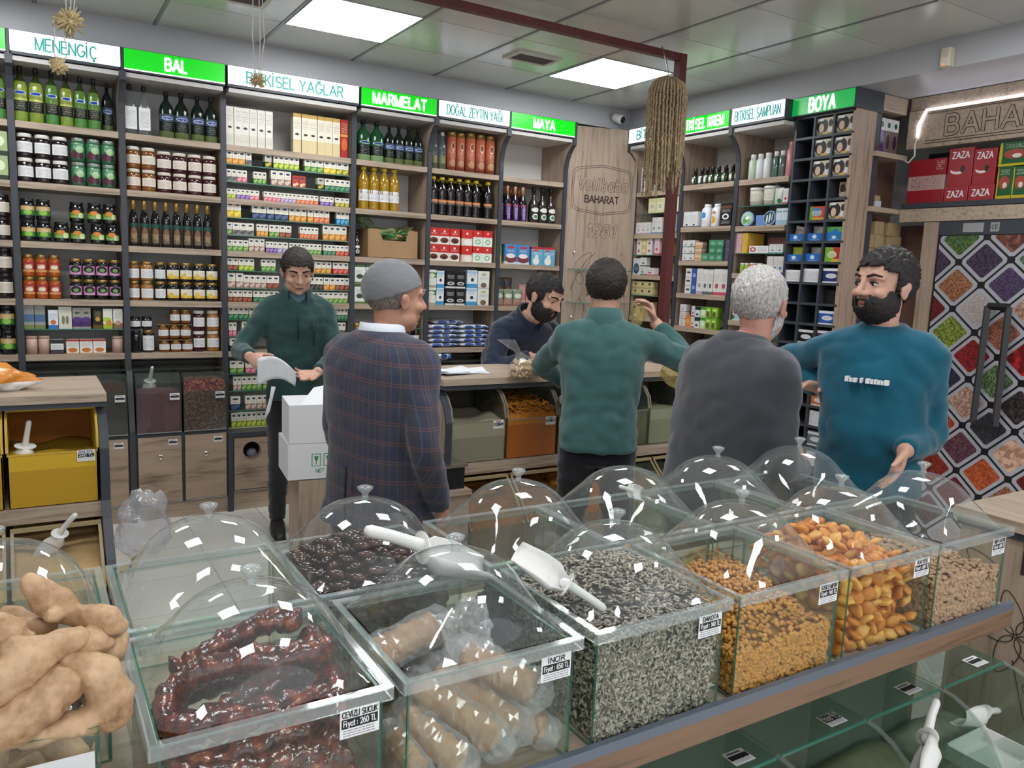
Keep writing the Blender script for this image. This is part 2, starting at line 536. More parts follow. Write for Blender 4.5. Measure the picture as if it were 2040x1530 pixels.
# ceiling with separate metal tiles, carrier bars, lights and vents
ceil = struct(MB().box(-3.0, 5.3, -3.0, 5.7, 3.03, 3.1).build('ceiling', mat('ceiling void', '#3a3a3a', 0.9)))
GX0, GY0 = 0.70, 5.325
SOF_Y, SOF_X = 5.27, 4.285
LIGHTS = [(a, b) for a in (-2, 1, 4) for b in (1, 5, 9)]
VENTS = [(3, 1), (0, 1)]
tile_me = {}
def ceil_tile(x0, x1, y0, y1):
    key = (round(x1 - x0, 3), round(y1 - y0, 3))
    if key not in tile_me:
        w, d = key
        tile_me[key] = MB().box(-w / 2, w / 2, -d / 2, d / 2, 0, 0.012).mesh('ceiling_tile', TILE_M)
    return link('ceiling_tile', tile_me[key], ceil, ((x0 + x1) / 2, (y0 + y1) / 2, CEIL))
LEDM = mat('led diffuser', '#ffffff', 0.4, emit='#fbfdff', estr=PANEL_STRENGTH)
ALU = mat('brushed aluminium', '#c3c5c8', 0.35, 0.6)
for a in range(-6, 6):
    for b in range(0, 14):
        x0, x1 = GX0 + 0.6 * a + 0.011, GX0 + 0.6 * (a + 1) - 0.011
        y1, y0 = GY0 - 0.6 * b - 0.0035, GY0 - 0.6 * (b + 1) + 0.0035
        if a == 5: x1 = SOF_X
        if b == 0: y1 = SOF_Y
        if (a, b) in LIGHTS:
            p = thing('ceiling_light', ((x0 + x1) / 2, (y0 + y1) / 2, CEIL), '', 'light', 'square ceiling light panels')
            ang = {1: 'above the shelves', 5: 'above the bulk bins', 9: 'behind the viewer'}[b]
            p['label'] = 'square white LED ceiling panel in the %s row %s' % ({-2: 'window side', 1: 'middle', 4: 'counter side'}[a], ang)
            MB().box(-0.285, 0.285, -0.295, 0.295, -0.004, 0.004).build('diffuser', LEDM, p)
            MB().box(-0.289, 0.289, -0.298, -0.2951, -0.006, 0.01).box(-0.289, 0.289, 0.2951, 0.298, -0.006, 0.01).box(-0.289, -0.2851, -0.295, 0.295, -0.006, 0.01).box(0.2851, 0.289, -0.295, 0.295, -0.006, 0.01).build('frame', ALU, p)
        else:
            ceil_tile(x0, x1, y0, y1)
for a in range(-5, 6):
    x = GX0 + 0.6 * a
    MB().box(x - 0.009, x + 0.009, -3.0, SOF_Y, CEIL - 0.003, CEIL + 0.02).build('grid_bar', mat('grid bar grey', '#8d8f92', 0.45, 0.3), ceil)
VM = mat('vent slats brown', '#6b625c', 0.7)
VF = mat('vent frame cream', '#d8d4cb', 0.5)
for k, (a, b) in enumerate(VENTS):
    cx, cy = GX0 + 0.6 * (a + 0.47), GY0 - 0.6 * (b + 0.5)
    v = thing('ceiling_vent', (cx, cy, CEIL), 'rectangular ceiling air vent between the two light panels' if k == 0 else 'ceiling air vent with strings hanging past it', 'vent', 'ceiling air vents')
    MB().box(-0.16, 0.16, -0.10, -0.072, -0.012, 0).box(-0.16, 0.16, 0.072, 0.10, -0.012, 0).box(-0.16, -0.132, -0.072, 0.072, -0.012, 0).box(0.132, 0.16, -0.072, 0.072, -0.012, 0).build('frame', VF, v)
    MB().box(-0.132, 0.132, -0.072, 0.072, -0.001, 0.0).build('duct', mat('duct dark', '#2b2724', 0.9), v)
    sm = MB().box(-0.132, 0.132, -0.004, 0.004, -0.009, -0.001).mesh('slat', VM)
    for q in range(9):
        link('slat', sm, v, (0, -0.064 + 0.016 * q, 0), (0.5, 0, 0))

# soffits
struct(MB().box(-3.0, SOF_X, SOF_Y, 5.66, 2.80, 3.03).build('trim_1', SOFF))
struct(MB().box(SOF_X, 5.25, -3.0, 5.66, 2.80, 3.03).build('trim_2', SOFF))
# ================================================================ shelving
GLASSHELF = clear('glass shelf', '#eef6f2', 0.8, 0.03, 0.05, '#a8c8ba', 1.5)
PANE = clear('clear pane', '#eef4f1', 0.9, 0.02, 0.03, '#c8d4ce', 1.45)
GEDGE = mat('green glass edge', '#3f7566', 0.15, spec=0.8)
WSIGN = mat('white sign light box', '#f4f6ff', 0.3, emit='#eef2ff', estr=SIGN_STRENGTH)
GSIGN = mat('green sign light box', '#08b014', 0.3, emit='#06c416', estr=SIGN_STRENGTH * 0.8)
SIGNTXT_T = mat('teal sign lettering', '#2a968a', 0.5, emit='#2a968a', estr=0.3)
SIGNTXT_W = mat('white sign lettering', '#ffffff', 0.5, emit='#f4fff6', estr=SIGN_STRENGTH)
ENGR = mat('engraved groove', '#2e2522', 0.8)
SNS = mat('sticker white', '#efeff0', 0.5)
INK = mat('ink black', '#17181c', 0.5)

def arc_pts(cx, cz, r, a0, a1, n):
    return [(cx + r * math.cos(a0 + (a1 - a0) * i / n), cz + r * math.sin(a0 + (a1 - a0) * i / n)) for i in range(n + 1)]

def front_curve(zb):
    """(y,z) of an upright's front edge, bottom to top; it sweeps forward under the sign."""
    return [(0, zb), (0, 2.44), (-0.012, 2.50), (-0.040, 2.56), (-0.075, 2.60), (-0.10, 2.615), (-0.10, 2.79)]

UPRIGHT = {}
def upright_mesh(zb, curved=True):
    key = (zb, curved)
    if key not in UPRIGHT:
        fc = front_curve(zb) if curved else [(0, zb), (0, 2.79)]
        poly = [(y + 0.012, z) for y, z in fc] + [(0.34, 2.79), (0.34, zb)]
        st = fc + [(y + 0.012, z) for y, z in fc[::-1]]
        UPRIGHT[key] = (MB().prism(poly, -0.015, 0.015, axis='x').mesh('side_panel', WOOD_Z), MB().prism(st, -0.017, 0.017, axis='x').mesh('edge_strip', CHAR))
    return UPRIGHT[key]

class Unit:
    def __init__(s, key, origin, rz, w, label, sign=None, green=False, shelves=(), glass=(), zb=0.0, right_upright=False, back=WHITE, curved=True, wood_m=None, txtw=None):
        s.key, s.w = key, w
        s.M = Matrix.Translation(origin) @ Matrix.Rotation(rz, 4, 'Z')
        s.rz = rz
        s.e = thing('shelving_unit', origin, label, 'shelf', 'wall shelving units', rz)
        pm, em = upright_mesh(zb, curved)
        for u in [-0.0175] + ([w + 0.0175] if right_upright else []):
            p = link('side_panel', pm, s.e, (u, 0, 0)); link('edge_strip', em, p)
        MB().box(0, w, 0.335, 0.345, zb, 2.79).build('back_panel', back, s.e)
        MB().box(0, w, -0.085, 0.335, 2.635, 2.66).build('top_board', mat('shelf soffit white', '#c9c6c2', 0.55), s.e)
        wm = WOOD_X
        for z in shelves:
            MB().box(0.001, w - 0.001, 0.004, 0.334, z - 0.036, z).build('shelf', wm, s.e)
        for z in glass:
            g = MB().box(0.003, w - 0.003, 0.012, 0.325, z - 0.006, z).build('glass_shelf', GLASSHELF, s.e)
            MB().box(0.003, w - 0.003, 0.009, 0.012, z - 0.006, z).build('glass_edge', GEDGE, g)
        if sign is not None:
            c = s.M @ Vector((w / 2, -0.10, 2.735))
            hw = w / 2 + 0.012
            sg = thing('illuminated_sign', c, ('lit green sign with white lettering' if green else 'lit white sign with teal lettering') + ((' reading ' + sign) if sign else ' cut off by the picture edge'), 'sign', 'illuminated signs above the shelves', rz)
            MB().box(-hw, hw, 0.0, 0.085, -0.07, 0.055).build('light_box', CHAR, sg)
            MB().box(-hw + 0.004, hw - 0.004, -0.004, -0.0002, -0.055, 0.052).build('face', GSIGN if green else WSIGN, sg)
            if green:
                MB().box(-hw + 0.004, hw - 0.004, -0.005, -0.0002, -0.062, -0.056).build('lit_edge', SIGNTXT_W, sg)
            if sign:
                text(sign, 0.09 if green else 0.088, SIGNTXT_W if green else SIGNTXT_T, sg, (0, -0.006, -0.003), (math.pi / 2, 0, 0), width=txtw, bold=0.0035 if green else 0.0)
    def at(s, u, z, d):
        return s.M @ Vector((u, d, z))

SH = [2.335, 2.008, 1.679, 1.353, 1.032]
YF = 5.30
U = {}
U['L'] = Unit('L', (-0.56, YF, 0), 0, 0.51, 'oak shelving unit with jars at the picture\'s left edge', '', True, SH, zb=0.92)
U['M'] = Unit('M', (-0.015, YF, 0), 0, 0.515, 'oak shelving unit of bottles and jars beneath the MENENGİÇ sign', 'MENENGİÇ', False, SH, [1.18], zb=0.92, txtw=0.30)
U['B'] = Unit('B', (0.535, YF, 0), 0, 0.535, 'oak shelving unit of honey and jam beneath the BAL sign', 'BAL', True, SH, zb=0.92, txtw=0.125)
KZG = [2.22, 2.112, 1.89, 1.78, 1.555, 1.443, 1.24, 1.13, 0.885, 0.77, 0.64]
U['K'] = Unit('K', (1.105, YF, 0), 0, 0.815, 'wide shelving unit of tiny oil boxes beneath the BİTKİSEL YAĞLAR sign', 'BİTKİSEL YAĞLAR', False, SH + [0.523], KZG, zb=0.0, txtw=0.62, curved=False)
U['R'] = Unit('R', (1.955, YF, 0), 0, 0.535, 'oak shelving unit of oil bottles beneath the MARMELAT sign', 'MARMELAT', True, SH, [1.18], zb=0.94, txtw=0.40, curved=False)
U['D'] = Unit('D', (2.525, YF, 0), 0, 0.56, 'oak shelving unit of tins and boxes beneath the DOĞAL ZEYTİN YAĞI sign', 'DOĞAL ZEYTİN YAĞI', False, SH, zb=0.94, txtw=0.46)
U['A'] = Unit('A', (3.12, YF, 0), 0, 0.56, 'oak shelving unit with an empty top shelf beneath the MAYA sign', 'MAYA', True, SH, zb=0.94, right_upright=True, txtw=0.20)
RX = 4.30
HP = math.pi / 2
U['H'] = Unit('H', (RX, 5.15, 0), -HP, 0.51, 'narrow corner shelving unit of small white boxes behind the red pole', 'BİTKİSEL', False, [2.302, 1.966, 1.637, 1.30, 0.97], [2.132, 1.80, 1.473, 1.135], zb=0.0, txtw=0.33)
U['C'] = Unit('C', (RX, 4.605, 0), -HP, 0.51, 'oak shelving unit of creams beneath the BİTKİSEL KREM sign', 'BİTKİSEL KREM', True, [2.32, 2.009, 1.758, 1.511, 1.257, 1.01], zb=0.0, txtw=0.44)
U['S'] = Unit('S', (RX, 4.05, 0), -HP, 0.43, 'oak shelving unit of shampoo beneath the BİTKİSEL ŞAMPUAN sign', 'BİTKİSEL ŞAMPUAN', False, [2.32, 2.002, 1.675, 1.342, 1.01], [2.14, 1.816, 1.486], zb=0.0, txtw=0.39)
# sign of the corner unit reads on behind the hanging seeds

# pigeonhole rack for hair dye
PG = thing('pigeonhole_rack', (RX, 3.60, 0), 'black pigeonhole rack of hair dye beneath the green BOYA sign', 'shelf', 'wall shelving units', -HP)
pw = 0.44
DARKIN = mat('pigeonhole back brown', '#4a3a34', 0.7)
MB().box(0, pw, 0.25, 0.262, 0.2, 2.68).build('back_panel', DARKIN, PG)
PZ = [2.672 - 0.131 * i for i in range(19)]
dm = MB().box(0, pw, 0, 0.25, -0.008, 0.008).mesh('divider_shelf', CHAR)
for z in PZ: link('divider_shelf', dm, PG, (0, 0, z))
um = MB().box(-0.007, 0.007, 0.001, 0.249, PZ[-1], PZ[0]).mesh('divider_upright', CHAR)
for k in range(4): link('divider_upright', um, PG, (0.007 + (pw - 0.014) * k / 3, 0, 0))
sg = thing('illuminated_sign', (RX - 0.03, 3.60 - pw / 2, 2.735), 'lit green sign with white lettering reading BOYA', 'sign', 'illuminated signs above the shelves', -HP)
MB().box(-pw / 2 - 0.01, pw / 2 + 0.01, 0, 0.28, -0.055, 0.06).build('light_box', CHAR, sg)
MB().box(-pw / 2 - 0.006, pw / 2 + 0.006, -0.004, -0.0002, -0.05, 0.056).build('face', mat('dim green sign light box', '#12a848', 0.3, emit='#10b050', estr=SIGN_STRENGTH * 0.55), sg)
text('BOYA', 0.11, SIGNTXT_W, sg, (0, -0.006, 0), (HP, 0, 0), width=0.20, bold=0.003)

# end panel + niche facing the customers, at the end of the right-hand run
NI = thing('end_shelf_niche', (4.30, 3.155, 0), 'tall oak end panel with narrow stepped side shelves next to the spice door', 'shelf')
MB().box(0.0, 0.20, 0.0, 0.022, 0, 2.795).build('end_panel', WOOD_Z, NI)
MB().box(0.20, 0.74, 0.20, 0.21, 0, 2.795).box(0.74, 0.75, -0.19, 0.21, 0, 2.03).build('back_panel', mat('niche back brown', '#7a5a4e', 0.6), NI)
for z in (2.45, 2.115, 1.10):
    MB().box(0.20, 0.52, -0.02, 0.20, z - 0.03, z).build('shelf', WOOD_X, NI)
MB().box(0.20, 0.50, 0.0, 0.20, 2.70, 2.795).build('header', WOOD_X, NI)

# ---- corner panel with engraved emblem
VP = struct(MB().box(0, 0.60, 0, 0.02, 0, 2.785).build('wall_corner', WOOD_Z, None, (3.715, 5.30, 0), (0, 0, math.radians(-15))))
VP['label'] = 'oak corner panel engraved with the shop emblem and the year 1981'
def outline(s, size, parent, loc, rot, width=None, r=0.0024, shear=0.0):
    return text(s, size, ENGR, parent, loc, rot, 'engraving', 0.0006, width, 0.0, shear=shear, stroke=r, fill=WOOD_Z)
def line(pts, parent, r=0.0016, name='engraving', m=None, n=5):
    return MB().tube(pts, r, n).build(name, m or ENGR, parent)
outline('Velibaba', 0.135, VP, (0.30, -0.001, 2.345), (HP, 0, 0), 0.44, shear=0.15)
text('BAHARAT', 0.075, ENGR, VP, (0.30, -0.001, 2.225), (HP, 0, 0), 'engraving', 0.0008, 0.30, 0.001)
outline('1981', 0.135, VP, (0.30, -0.001, 1.975), (HP, 0, 0), 0.27, shear=0.2)
for k in (0.0, 0.014):
    x0, x1, z0, z1 = 0.045 + k, 0.555 - k, 2.125 + k, 2.475 - k
    pts = []
    for (cx, cz, a) in ((x1 - 0.08, z1 - 0.05, 0), (x0 + 0.08, z1 - 0.05, 1), (x0 + 0.08, z0 + 0.05, 2), (x1 - 0.08, z0 + 0.05, 3)):
        for q in range(7):
            t = (a + q / 6) * HP
            pts.append((cx + 0.08 * math.cos(t), -0.001, cz + 0.05 * math.sin(t)))
        if a == 0: pts += [(0.3, -0.001, z1 + 0.022)]
        if a == 1: pts += [(x0 - 0.008, -0.001, (z0 + z1) / 2)]
        if a == 2: pts += [(0.3, -0.001, z0 - 0.022)]
        if a == 3: pts += [(x1 + 0.008, -0.001, (z0 + z1) / 2)]
    line(pts + [pts[0]], VP)
def leaf(parent, cx, cz, l, w, ang, y=-0.001, r=0.0014):
    pts = []
    for q in range(21):
        t = q / 20 * 2 * math.pi
        a, b = l * math.cos(t), w * math.sin(t) * (1 - 0.35 * math.cos(t))
        pts.append((cx + a * math.cos(ang) - b * math.sin(ang), y, cz + a * math.sin(ang) + b * math.cos(ang)))
    line(pts, parent, r)
leaf(VP, 0.17, 1.72, 0.10, 0.045, 0.9); leaf(VP, 0.14, 1.60, 0.06, 0.03, 1.9)
line([(0.07, -0.001, 1.50), (0.12, -0.001, 1.62), (0.2, -0.001, 1.74), (0.27, -0.001, 1.80)], VP)
star = [(0.40 + (0.03 + 0.09 * (q % 2)) * math.cos(q * math.pi / 5), -0.001, 1.62 + (0.035 + 0.12 * (q % 2)) * math.sin(q * math.pi / 5)) for q in range(8)]
line(star, VP)
leaf(VP, 0.17, 1.27, 0.16, 0.06, 1.75); line([(0.1, -0.001, 0.9), (0.17, -0.001, 1.15), (0.2, -0.001, 1.4)], VP)
for q in range(5): leaf(VP, 0.17 + 0.07 * math.cos(q * 1.25), 1.0 + 0.07 * math.sin(q * 1.25), 0.06, 0.03, q * 1.25)
for z in (1.665, 1.40):
    g = MB().box(0.03, 0.56, -0.12, -0.002, z - 0.006, z).build('glass_shelf', GLASSHELF, VP)
    MB().box(0.03, 0.56, -0.123, -0.12, z - 0.006, z).build('glass_edge', GEDGE, g)
CHROME = mat('chrome', '#d8d8da', 0.12, 1.0)
for z in (1.80, 1.28, 1.17, 1.0, 0.9):
    for x in (0.08, 0.50):
        MB().lathe([(0.007, 0), (0.007, 0.02)], 8, M=Matrix.Translation((x, 0, z)) @ Matrix.Rotation(HP, 4, 'X')).build('shelf_pin', CHROME, VP)

# ---------------------------------------------------------------- price stickers
def sticker(parent, loc, rot, w=0.06, lines=None, name='price_sticker'):
    """White price tag: product name, black price bar, small print. Child of parent."""
    h = w * 0.74
    s = MB().box(-w / 2, w / 2, 0, 0.0008, -h / 2, h / 2).build(name, SNS, parent, loc, rot)
    MB().box(-w * 0.46, w * 0.46, -0.0004, -0.0001, -h * 0.16, h * 0.17).build('price_bar', INK, s)
    if lines:
        text(lines[0], w * 0.21, INK, s, (0, -0.0006, h * 0.33), (HP, 0, 0), 'lettering', 0.0001, min(w * 0.9, w * 0.115 * len(lines[0])), 0.001 * w / 0.06)
        text(lines[1], w * 0.2, SNS, s, (0, -0.0009, h * 0.02), (HP, 0, 0), 'lettering', 0.0001, w * 0.84, 0.0006 * w / 0.06)
    else:
        MB().box(-w * 0.36, w * 0.3, -0.0004, -0.0001, h * 0.27, h * 0.38).build('name_bar', mat('ink grey', '#6a6a6e', 0.6), s)
    mm = MB()
    for q in range(3):
        zz = -h * (0.24 + 0.09 * q)
        x = -w * 0.42
        while x < w * 0.38:
            l = w * RND.uniform(0.05, 0.13); mm.box(x, min(x + l, w * 0.42), -0.0004, -0.0001, zz - h * 0.015, zz + h * 0.02); x += l + w * 0.02
    mm.build('small_print', mat('ink light grey', '#9a9aa0', 0.6), s)
    return s

# ---------------------------------------------------------------- wall-unit base cabinets with bins and drawers
def heap(x0, x1, y0, y1, z0, ztop, rough=0.012, seed=0, n=14, slope=0.0, freq=9.0):
    """Solid of loose goods with an uneven top; slope lowers it toward the front."""
    mb = MB()
    vs, fs = [], []
    for j in range(n + 1):
        for i in range(n + 1):
            x, y = x0 + (x1 - x0) * i / n, y0 + (y1 - y0) * j / n
            h = ztop - slope * (1 - j / n) + rough * noise.noise(Vector((x * freq + seed, y * freq, seed * 1.7)))* 2
            vs.append((x, y, h))
    for j in range(n):
        for i in range(n):
            a = j * (n + 1) + i
            fs.append((a, a + 1, a + n + 2, a + n + 1))
    k = len(vs)
    rim = [i for i in range(n + 1)] + [(j + 1) * (n + 1) - 1 for j in range(1, n + 1)] + [n * (n + 1) + i for i in range(n - 1, -1, -1)] + [j * (n + 1) for j in range(n - 1, 0, -1)]
    for r in rim: vs.append((vs[r][0], vs[r][1], z0))
    m = len(rim)
    for q in range(m):
        fs.append((rim[q], k + q, k + (q + 1) % m, rim[(q + 1) % m]))
    fs.append(tuple(k + q for q in range(m)))
    mb._add(vs, fs, True)
    return mb

STEEL = mat('stainless trim', '#b9bbbd', 0.3, 0.8)
def scoop(loc, rot, label, s=1.0, m=None, group='white plastic scoops'):
    e = thing('scoop', loc, label, 'scoop', group)
    e.rotation_euler = rot; e.scale = (s, s, s)
    rings = []
    for i in range(9):
        t = i / 8
        x = 0.005 + 0.17 * t
        r = 0.048 * (0.55 + 0.45 * math.sin(min(1, t * 1.6) * HP)) if t < 0.2 else 0.05 - 0.006 * t
        lo, hi = -0.15 + 0.05 * t, math.pi + 0.15 - 0.05 * t
        cut = 0.0 if t < 0.55 else (t - 0.55) * 0.9
        ring = []
        for k in range(11):
            a = math.pi + (lo + cut) + (hi - lo - 2 * cut) * k / 10
            ring.append(Vector((x, r * math.cos(a), r * math.sin(a) + 0.045)))
        rings.append(ring)
    outer = rings
    inner = [[Vector((p.x + 0.001, p.y * 0.95, (p.z - 0.045) * 0.95 + 0.045)) for p in r] for r in rings]
    mb = MB()
    full = [a + b[::-1] for a, b in zip(outer, inner)]
    mb.loft(full, True, True)
    m = m or mat('white scoop plastic', '#ecebe8', 0.3)
    mb.build('bowl', m, e)
    MB().tube([(0.012, 0, 0.047), (-0.02, 0, 0.052), (-0.07, 0, 0.058), (-0.115, 0, 0.06)], [0.016, 0.0135, 0.0125, 0.0125], 10, round_ends=True).build('handle', m, e)
    MB().lathe([(0.046, 0), (0.046, 0.003)], 18, M=Matrix.Translation((0.004, 0, 0.046)) @ Matrix.Rotation(HP, 4, 'Y'), sx=0.6).build('back_wall', m, e)
    return e

def wall_base(key, u, bins, drawers=True):
    """Base under a back-wall unit: two clear bins above two oak drawer fronts."""
    w = u.w
    e = thing('base_cabinet', u.e.location + Vector((0, -0.13, 0)), 'oak base cabinet with clear spice bins below the %s shelves' % key, 'cabinet', 'oak base cabinets')
    MB().box(-0.0175, w + 0.0175, 0.02, 0.46, 0.0, 0.10).build('plinth', WOOD_X, e)
    MB().box(-0.001, w + 0.001, 0.012, 0.46, 0.10, 0.545).build('body', CHAR, e)
    MB().box(-0.034, -0.002, -0.004, 0.46, 0.0, 0.57).prism([(-0.004, 0.57), (0.055, 0.86), (0.09, 0.93), (0.46, 0.93), (0.46, 0.57)], -0.034, -0.002, axis='x').build('side_panel', CHAR, e)
    MB().box(0, w, 0.40, 0.46, 0.545, 0.95).build('back_panel', mat('grey inner panel', '#8e8b88', 0.6), e)
    MB().box(0, w, 0.12, 0.40, 0.925, 0.935).build('bin_lid', PANE, e)
    hw = w / 2
    for k, (content, fill, lab) in enumerate(bins):
        x0, x1 = k * hw + 0.006, (k + 1) * hw - 0.006
        b = MB().box(x0, x1, -0.002, 0.004, 0.552, 0.80).box(x0, x0 + 0.005, 0.006, 0.38, 0.552, 0.90).box(x1 - 0.005, x1, 0.006, 0.38, 0.552, 0.90).build('spice_bin', PANE, e)
        MB().prism([(0.0, 0.80), (0.07, 0.915), (0.075, 0.912), (0.006, 0.80)], x0, x1, axis='x').build('lid_glass', PANE, b)
        MB().box(x0, x1, -0.004, -0.0025, 0.550, 0.556).build('rail', STEEL, b)
        sticker(b, ((x1 - 0.04), -0.006, 0.775), (0, 0, 0), 0.055)
        if content:
            o = heap(x0 + 0.006, x1 - 0.006, 0.0055, 0.37, 0.554, fill, 0.008, k + w, 12, 0.0).build(lab[0], content, None, e.location)
            tag(o, lab[1], 'spice', kind='stuff')
    for k in range(2):
        x0, x1 = k * hw + 0.010, (k + 1) * hw - 0.010
        d = MB().cbox(x0, x1, -0.004, 0.012, 0.115, 0.525, 0.002).build('drawer', WOOD_D, e)
        MB().lathe([(0.017, 0.003), (0.015, -0.004), (0.009, -0.005), (0.009, 0.002)], 16, M=Matrix.Translation(((x0 + x1) / 2, -0.005, 0.40)) @ Matrix.Rotation(-HP, 4, 'X')).build('finger_pull', CHROME, d)
        MB().box(x0, x1, -0.006, -0.0045, 0.107, 0.113).build('rail', STEEL, d)
        sticker(d, (x1 - 0.05, -0.006, 0.49), (0, 0, 0), 0.05)
    return e

SUMAC = mat('ground sumac', '#6b3540', 0.95, vary=0.15, vscale=40)
TEA = mat('black tea', '#3a2c24', 0.9, vary=0.5, vscale=140, bump=0.8, bscale=160)
ROSE = None
def mixed(name, cols, scale=120, rough=0.8, bump=0.7):
    if name in MATS: return MATS[name]
    t = NT(name)
    v = t.add('ShaderNodeTexVoronoi'); v.inputs['Scale'].default_value = scale
    t.link(t.coord(), v.inputs['Vector'])
    sep = t.add('ShaderNodeSeparateColor'); t.link(v.outputs['Color'], sep.inputs[0])
    n = len(cols)
    t.base(t.ramp(sep.outputs[0], [(i / n, lin(c)) for i, c in enumerate(cols)], 'CONSTANT'))
    t.b.inputs['Roughness'].default_value = rough
    t.bump(t.math('SUBTRACT', 1.0, v.outputs['Distance']), bump, 0.004)
    MATS[name] = t.m
    return t.m
HIBIS = mixed('dried hibiscus', ['#4a1c20', '#5e2428', '#6b3a2c', '#7c5a3a', '#3a1519'], 95)
wall_base('MENENGİÇ', U['M'], [(mat('dark brown spice', '#2f2723', 0.9, vary=0.4, vscale=120), 0.70, ('dark_spice', 'dark brown spice in the bin behind the yellow counter')), (TEA, 0.86, ('loose_tea', 'dark loose tea filling the bin beside the sumac'))])
wall_base('BAL', U['B'], [(SUMAC, 0.80, ('ground_sumac', 'dark red ground sumac in the bin with a scoop')), (HIBIS, 0.87, ('dried_hibiscus', 'dried red hibiscus petals filling the bin beside the sumac'))])
wall_base('edge', U['L'], [(TEA, 0.8, ('loose_tea', 'dark loose tea in the bin behind the yellow bin')), (None, 0, None)])
wall_base('DOĞAL', U['D'], [(mat('red pepper flakes', '#7a2018', 0.9, vary=0.4, vscale=120), 0.84, ('pepper_flakes', 'red pepper flakes in the bin behind the till counter')), (None, 0, None)])
wall_base('MARMELAT', U['R'], [(TEA, 0.8, ('loose_tea', 'dark loose tea in the bin behind the old man')), (None, 0, None)])
wall_base('MAYA', U['A'], [(None, 0, None), (None, 0, None)])
scoop(U['B'].at(0.11, 0.835, 0.02), (0.1, 1.0, 1.75), 'white scoop standing in the dark red sumac', 0.8)

# the wide unit's cupboard with round openings
e = thing('base_cabinet', U['K'].e.location + Vector((0, -0.13, 0)), 'oak base cabinet with round door openings below the tiny oil boxes', 'cabinet', 'oak base cabinets')
kw = U['K'].w
MB().box(-0.034, kw + 0.034, 0.02, 0.13, 0, 0.13).build('plinth', WOOD_X, e)
MB().box(-0.034, kw + 0.034, -0.004, 0.13, 0.49, 0.52).build('top_board', CHAR, e)
MB().box(-0.034, -0.002, -0.004, 0.13, 0, 0.49).build('side_panel', CHAR, e)
def holed_door(x0, x1, z0, z1, cx, cz, r):
    n = 32
    mb = MB(); vs = []; fs = []
    def sq(a):
        c, s_ = math.cos(a), math.sin(a)
        k = min(((x1 - cx) / c if c > 1e-6 else 1e9), ((x0 - cx) / c if c < -1e-6 else 1e9), ((z1 - cz) / s_ if s_ > 1e-6 else 1e9), ((z0 - cz) / s_ if s_ < -1e-6 else 1e9))
        return cx + c * k, cz + s_ * k
    angs = sorted([2 * math.pi * i / n for i in range(n)] + [math.atan2(z - cz, x - cx) % (2 * math.pi) for x in (x0, x1) for z in (z0, z1)])
    m = len(angs)
    for y in (0.0, 0.018):
        for a in angs: vs.append((cx + r * math.cos(a), y, cz + r * math.sin(a)))
        for a in angs:
            p = sq(a); vs.append((p[0], y, p[1]))
    for i in range(m):
        j = (i + 1) % m
        fs.append((i, m + i, m + j, j)[::-1]); fs.append((2 * m + i, 2 * m + j, 3 * m + j, 3 * m + i)[::-1])
        fs.append((i, j, 2 * m + j, 2 * m + i)[::-1]); fs.append((m + i, 3 * m + i, 3 * m + j, m + j)[::-1])
    return mb._add(vs, fs)
MB().box(0, kw, 0.125, 0.13, 0.13, 0.49).build('body', mat('cupboard dark', '#1c1c20', 0.8), e)
for k in range(2):
    x0, x1 = 0.004 + k * kw / 2, (k + 1) * kw / 2 - 0.004
    d = holed_door(x0, x1, 0.14, 0.485, x0 + 0.11, 0.40, 0.052).build('door', WOOD_D, e)
    MB().lathe([(0.052, 0.0), (0.056, -0.003), (0.056, 0.0)], 28, M=Matrix.Translation((x0 + 0.11, -0.002, 0.40)) @ Matrix.Rotation(-HP, 4, 'X'), caps=False).build('opening_ring', CHAR, d)
    MB().box(x0, x1, -0.004, 0.0, 0.130, 0.136).build('rail', STEEL, d)
b = MB().ball((0, 0, 0), (0.035, 0.03, 0.03), 10, 8).build('plastic_bag', clear('thin bag film', '#e8ecf2', 0.9, 0.15, 0.25, '#b9c4d4'), None, e.location + Vector((0.12, 0.03, 0.375)))
tag(b, 'crumpled clear plastic bag stuffed in the round cupboard opening', 'bag')
# ================================================================ people
SKIN = {}
def skin(name, col, red='#b06a58'):
    t = NT('skin ' + name)
    n = t.noise(t.coord('Object', (1, 1, 1)), 18, 3)
    t.base(t.mix(t.math('MULTIPLY', n, 0.35), lin(col), lin(red)))
    t.b.inputs['Roughness'].default_value = 0.48
    t.b.inputs['Subsurface Weight'].default_value = 0.12
    t.b.inputs['Subsurface Radius'].default_value = (0.012, 0.005, 0.003)
    t.bump(t.noise(t.coord('Object', (1, 1, 1)), 160, 2), 0.08, 0.002)
    return t.m

def cloth(name, col, fine=500, amount=0.12, vary=0.10, sheen=0.3):
    t = NT('cloth ' + name)
    c = lin(col)
    n = t.noise(t.coord('Object', (1, 1, 1)), 7, 4)
    t.base(t.ramp(n, [(0.3, tuple(v * (1 - vary * 1.6) for v in c[:3]) + (1,)), (0.7, tuple(min(1, v * (1 + vary)) for v in c[:3]) + (1,))]))
    t.b.inputs['Roughness'].default_value = 0.9
    t.b.inputs['Sheen Weight'].default_value = sheen
    t.b.inputs['Specular IOR Level'].default_value = 0.2
    h = t.math('ADD', t.noise(t.coord('Object', (1, 1, 1)), fine, 2), t.math('MULTIPLY', t.noise(t.coord('Object', (1, 1, 0.45)), 9, 3), 3.0))
    t.bump(h, amount, 0.02)
    return t.m

def hairm(name, col, col2):
    t = NT('hair ' + name)
    n = t.noise(t.coord('Object', (60, 60, 14)), 3.0, 4)
    t.base(t.ramp(n, [(0.35, lin(col)), (0.65, lin(col2))]))
    t.b.inputs['Roughness'].default_value = 0.55
    t.bump(n, 0.6, 0.008)
    return t.m

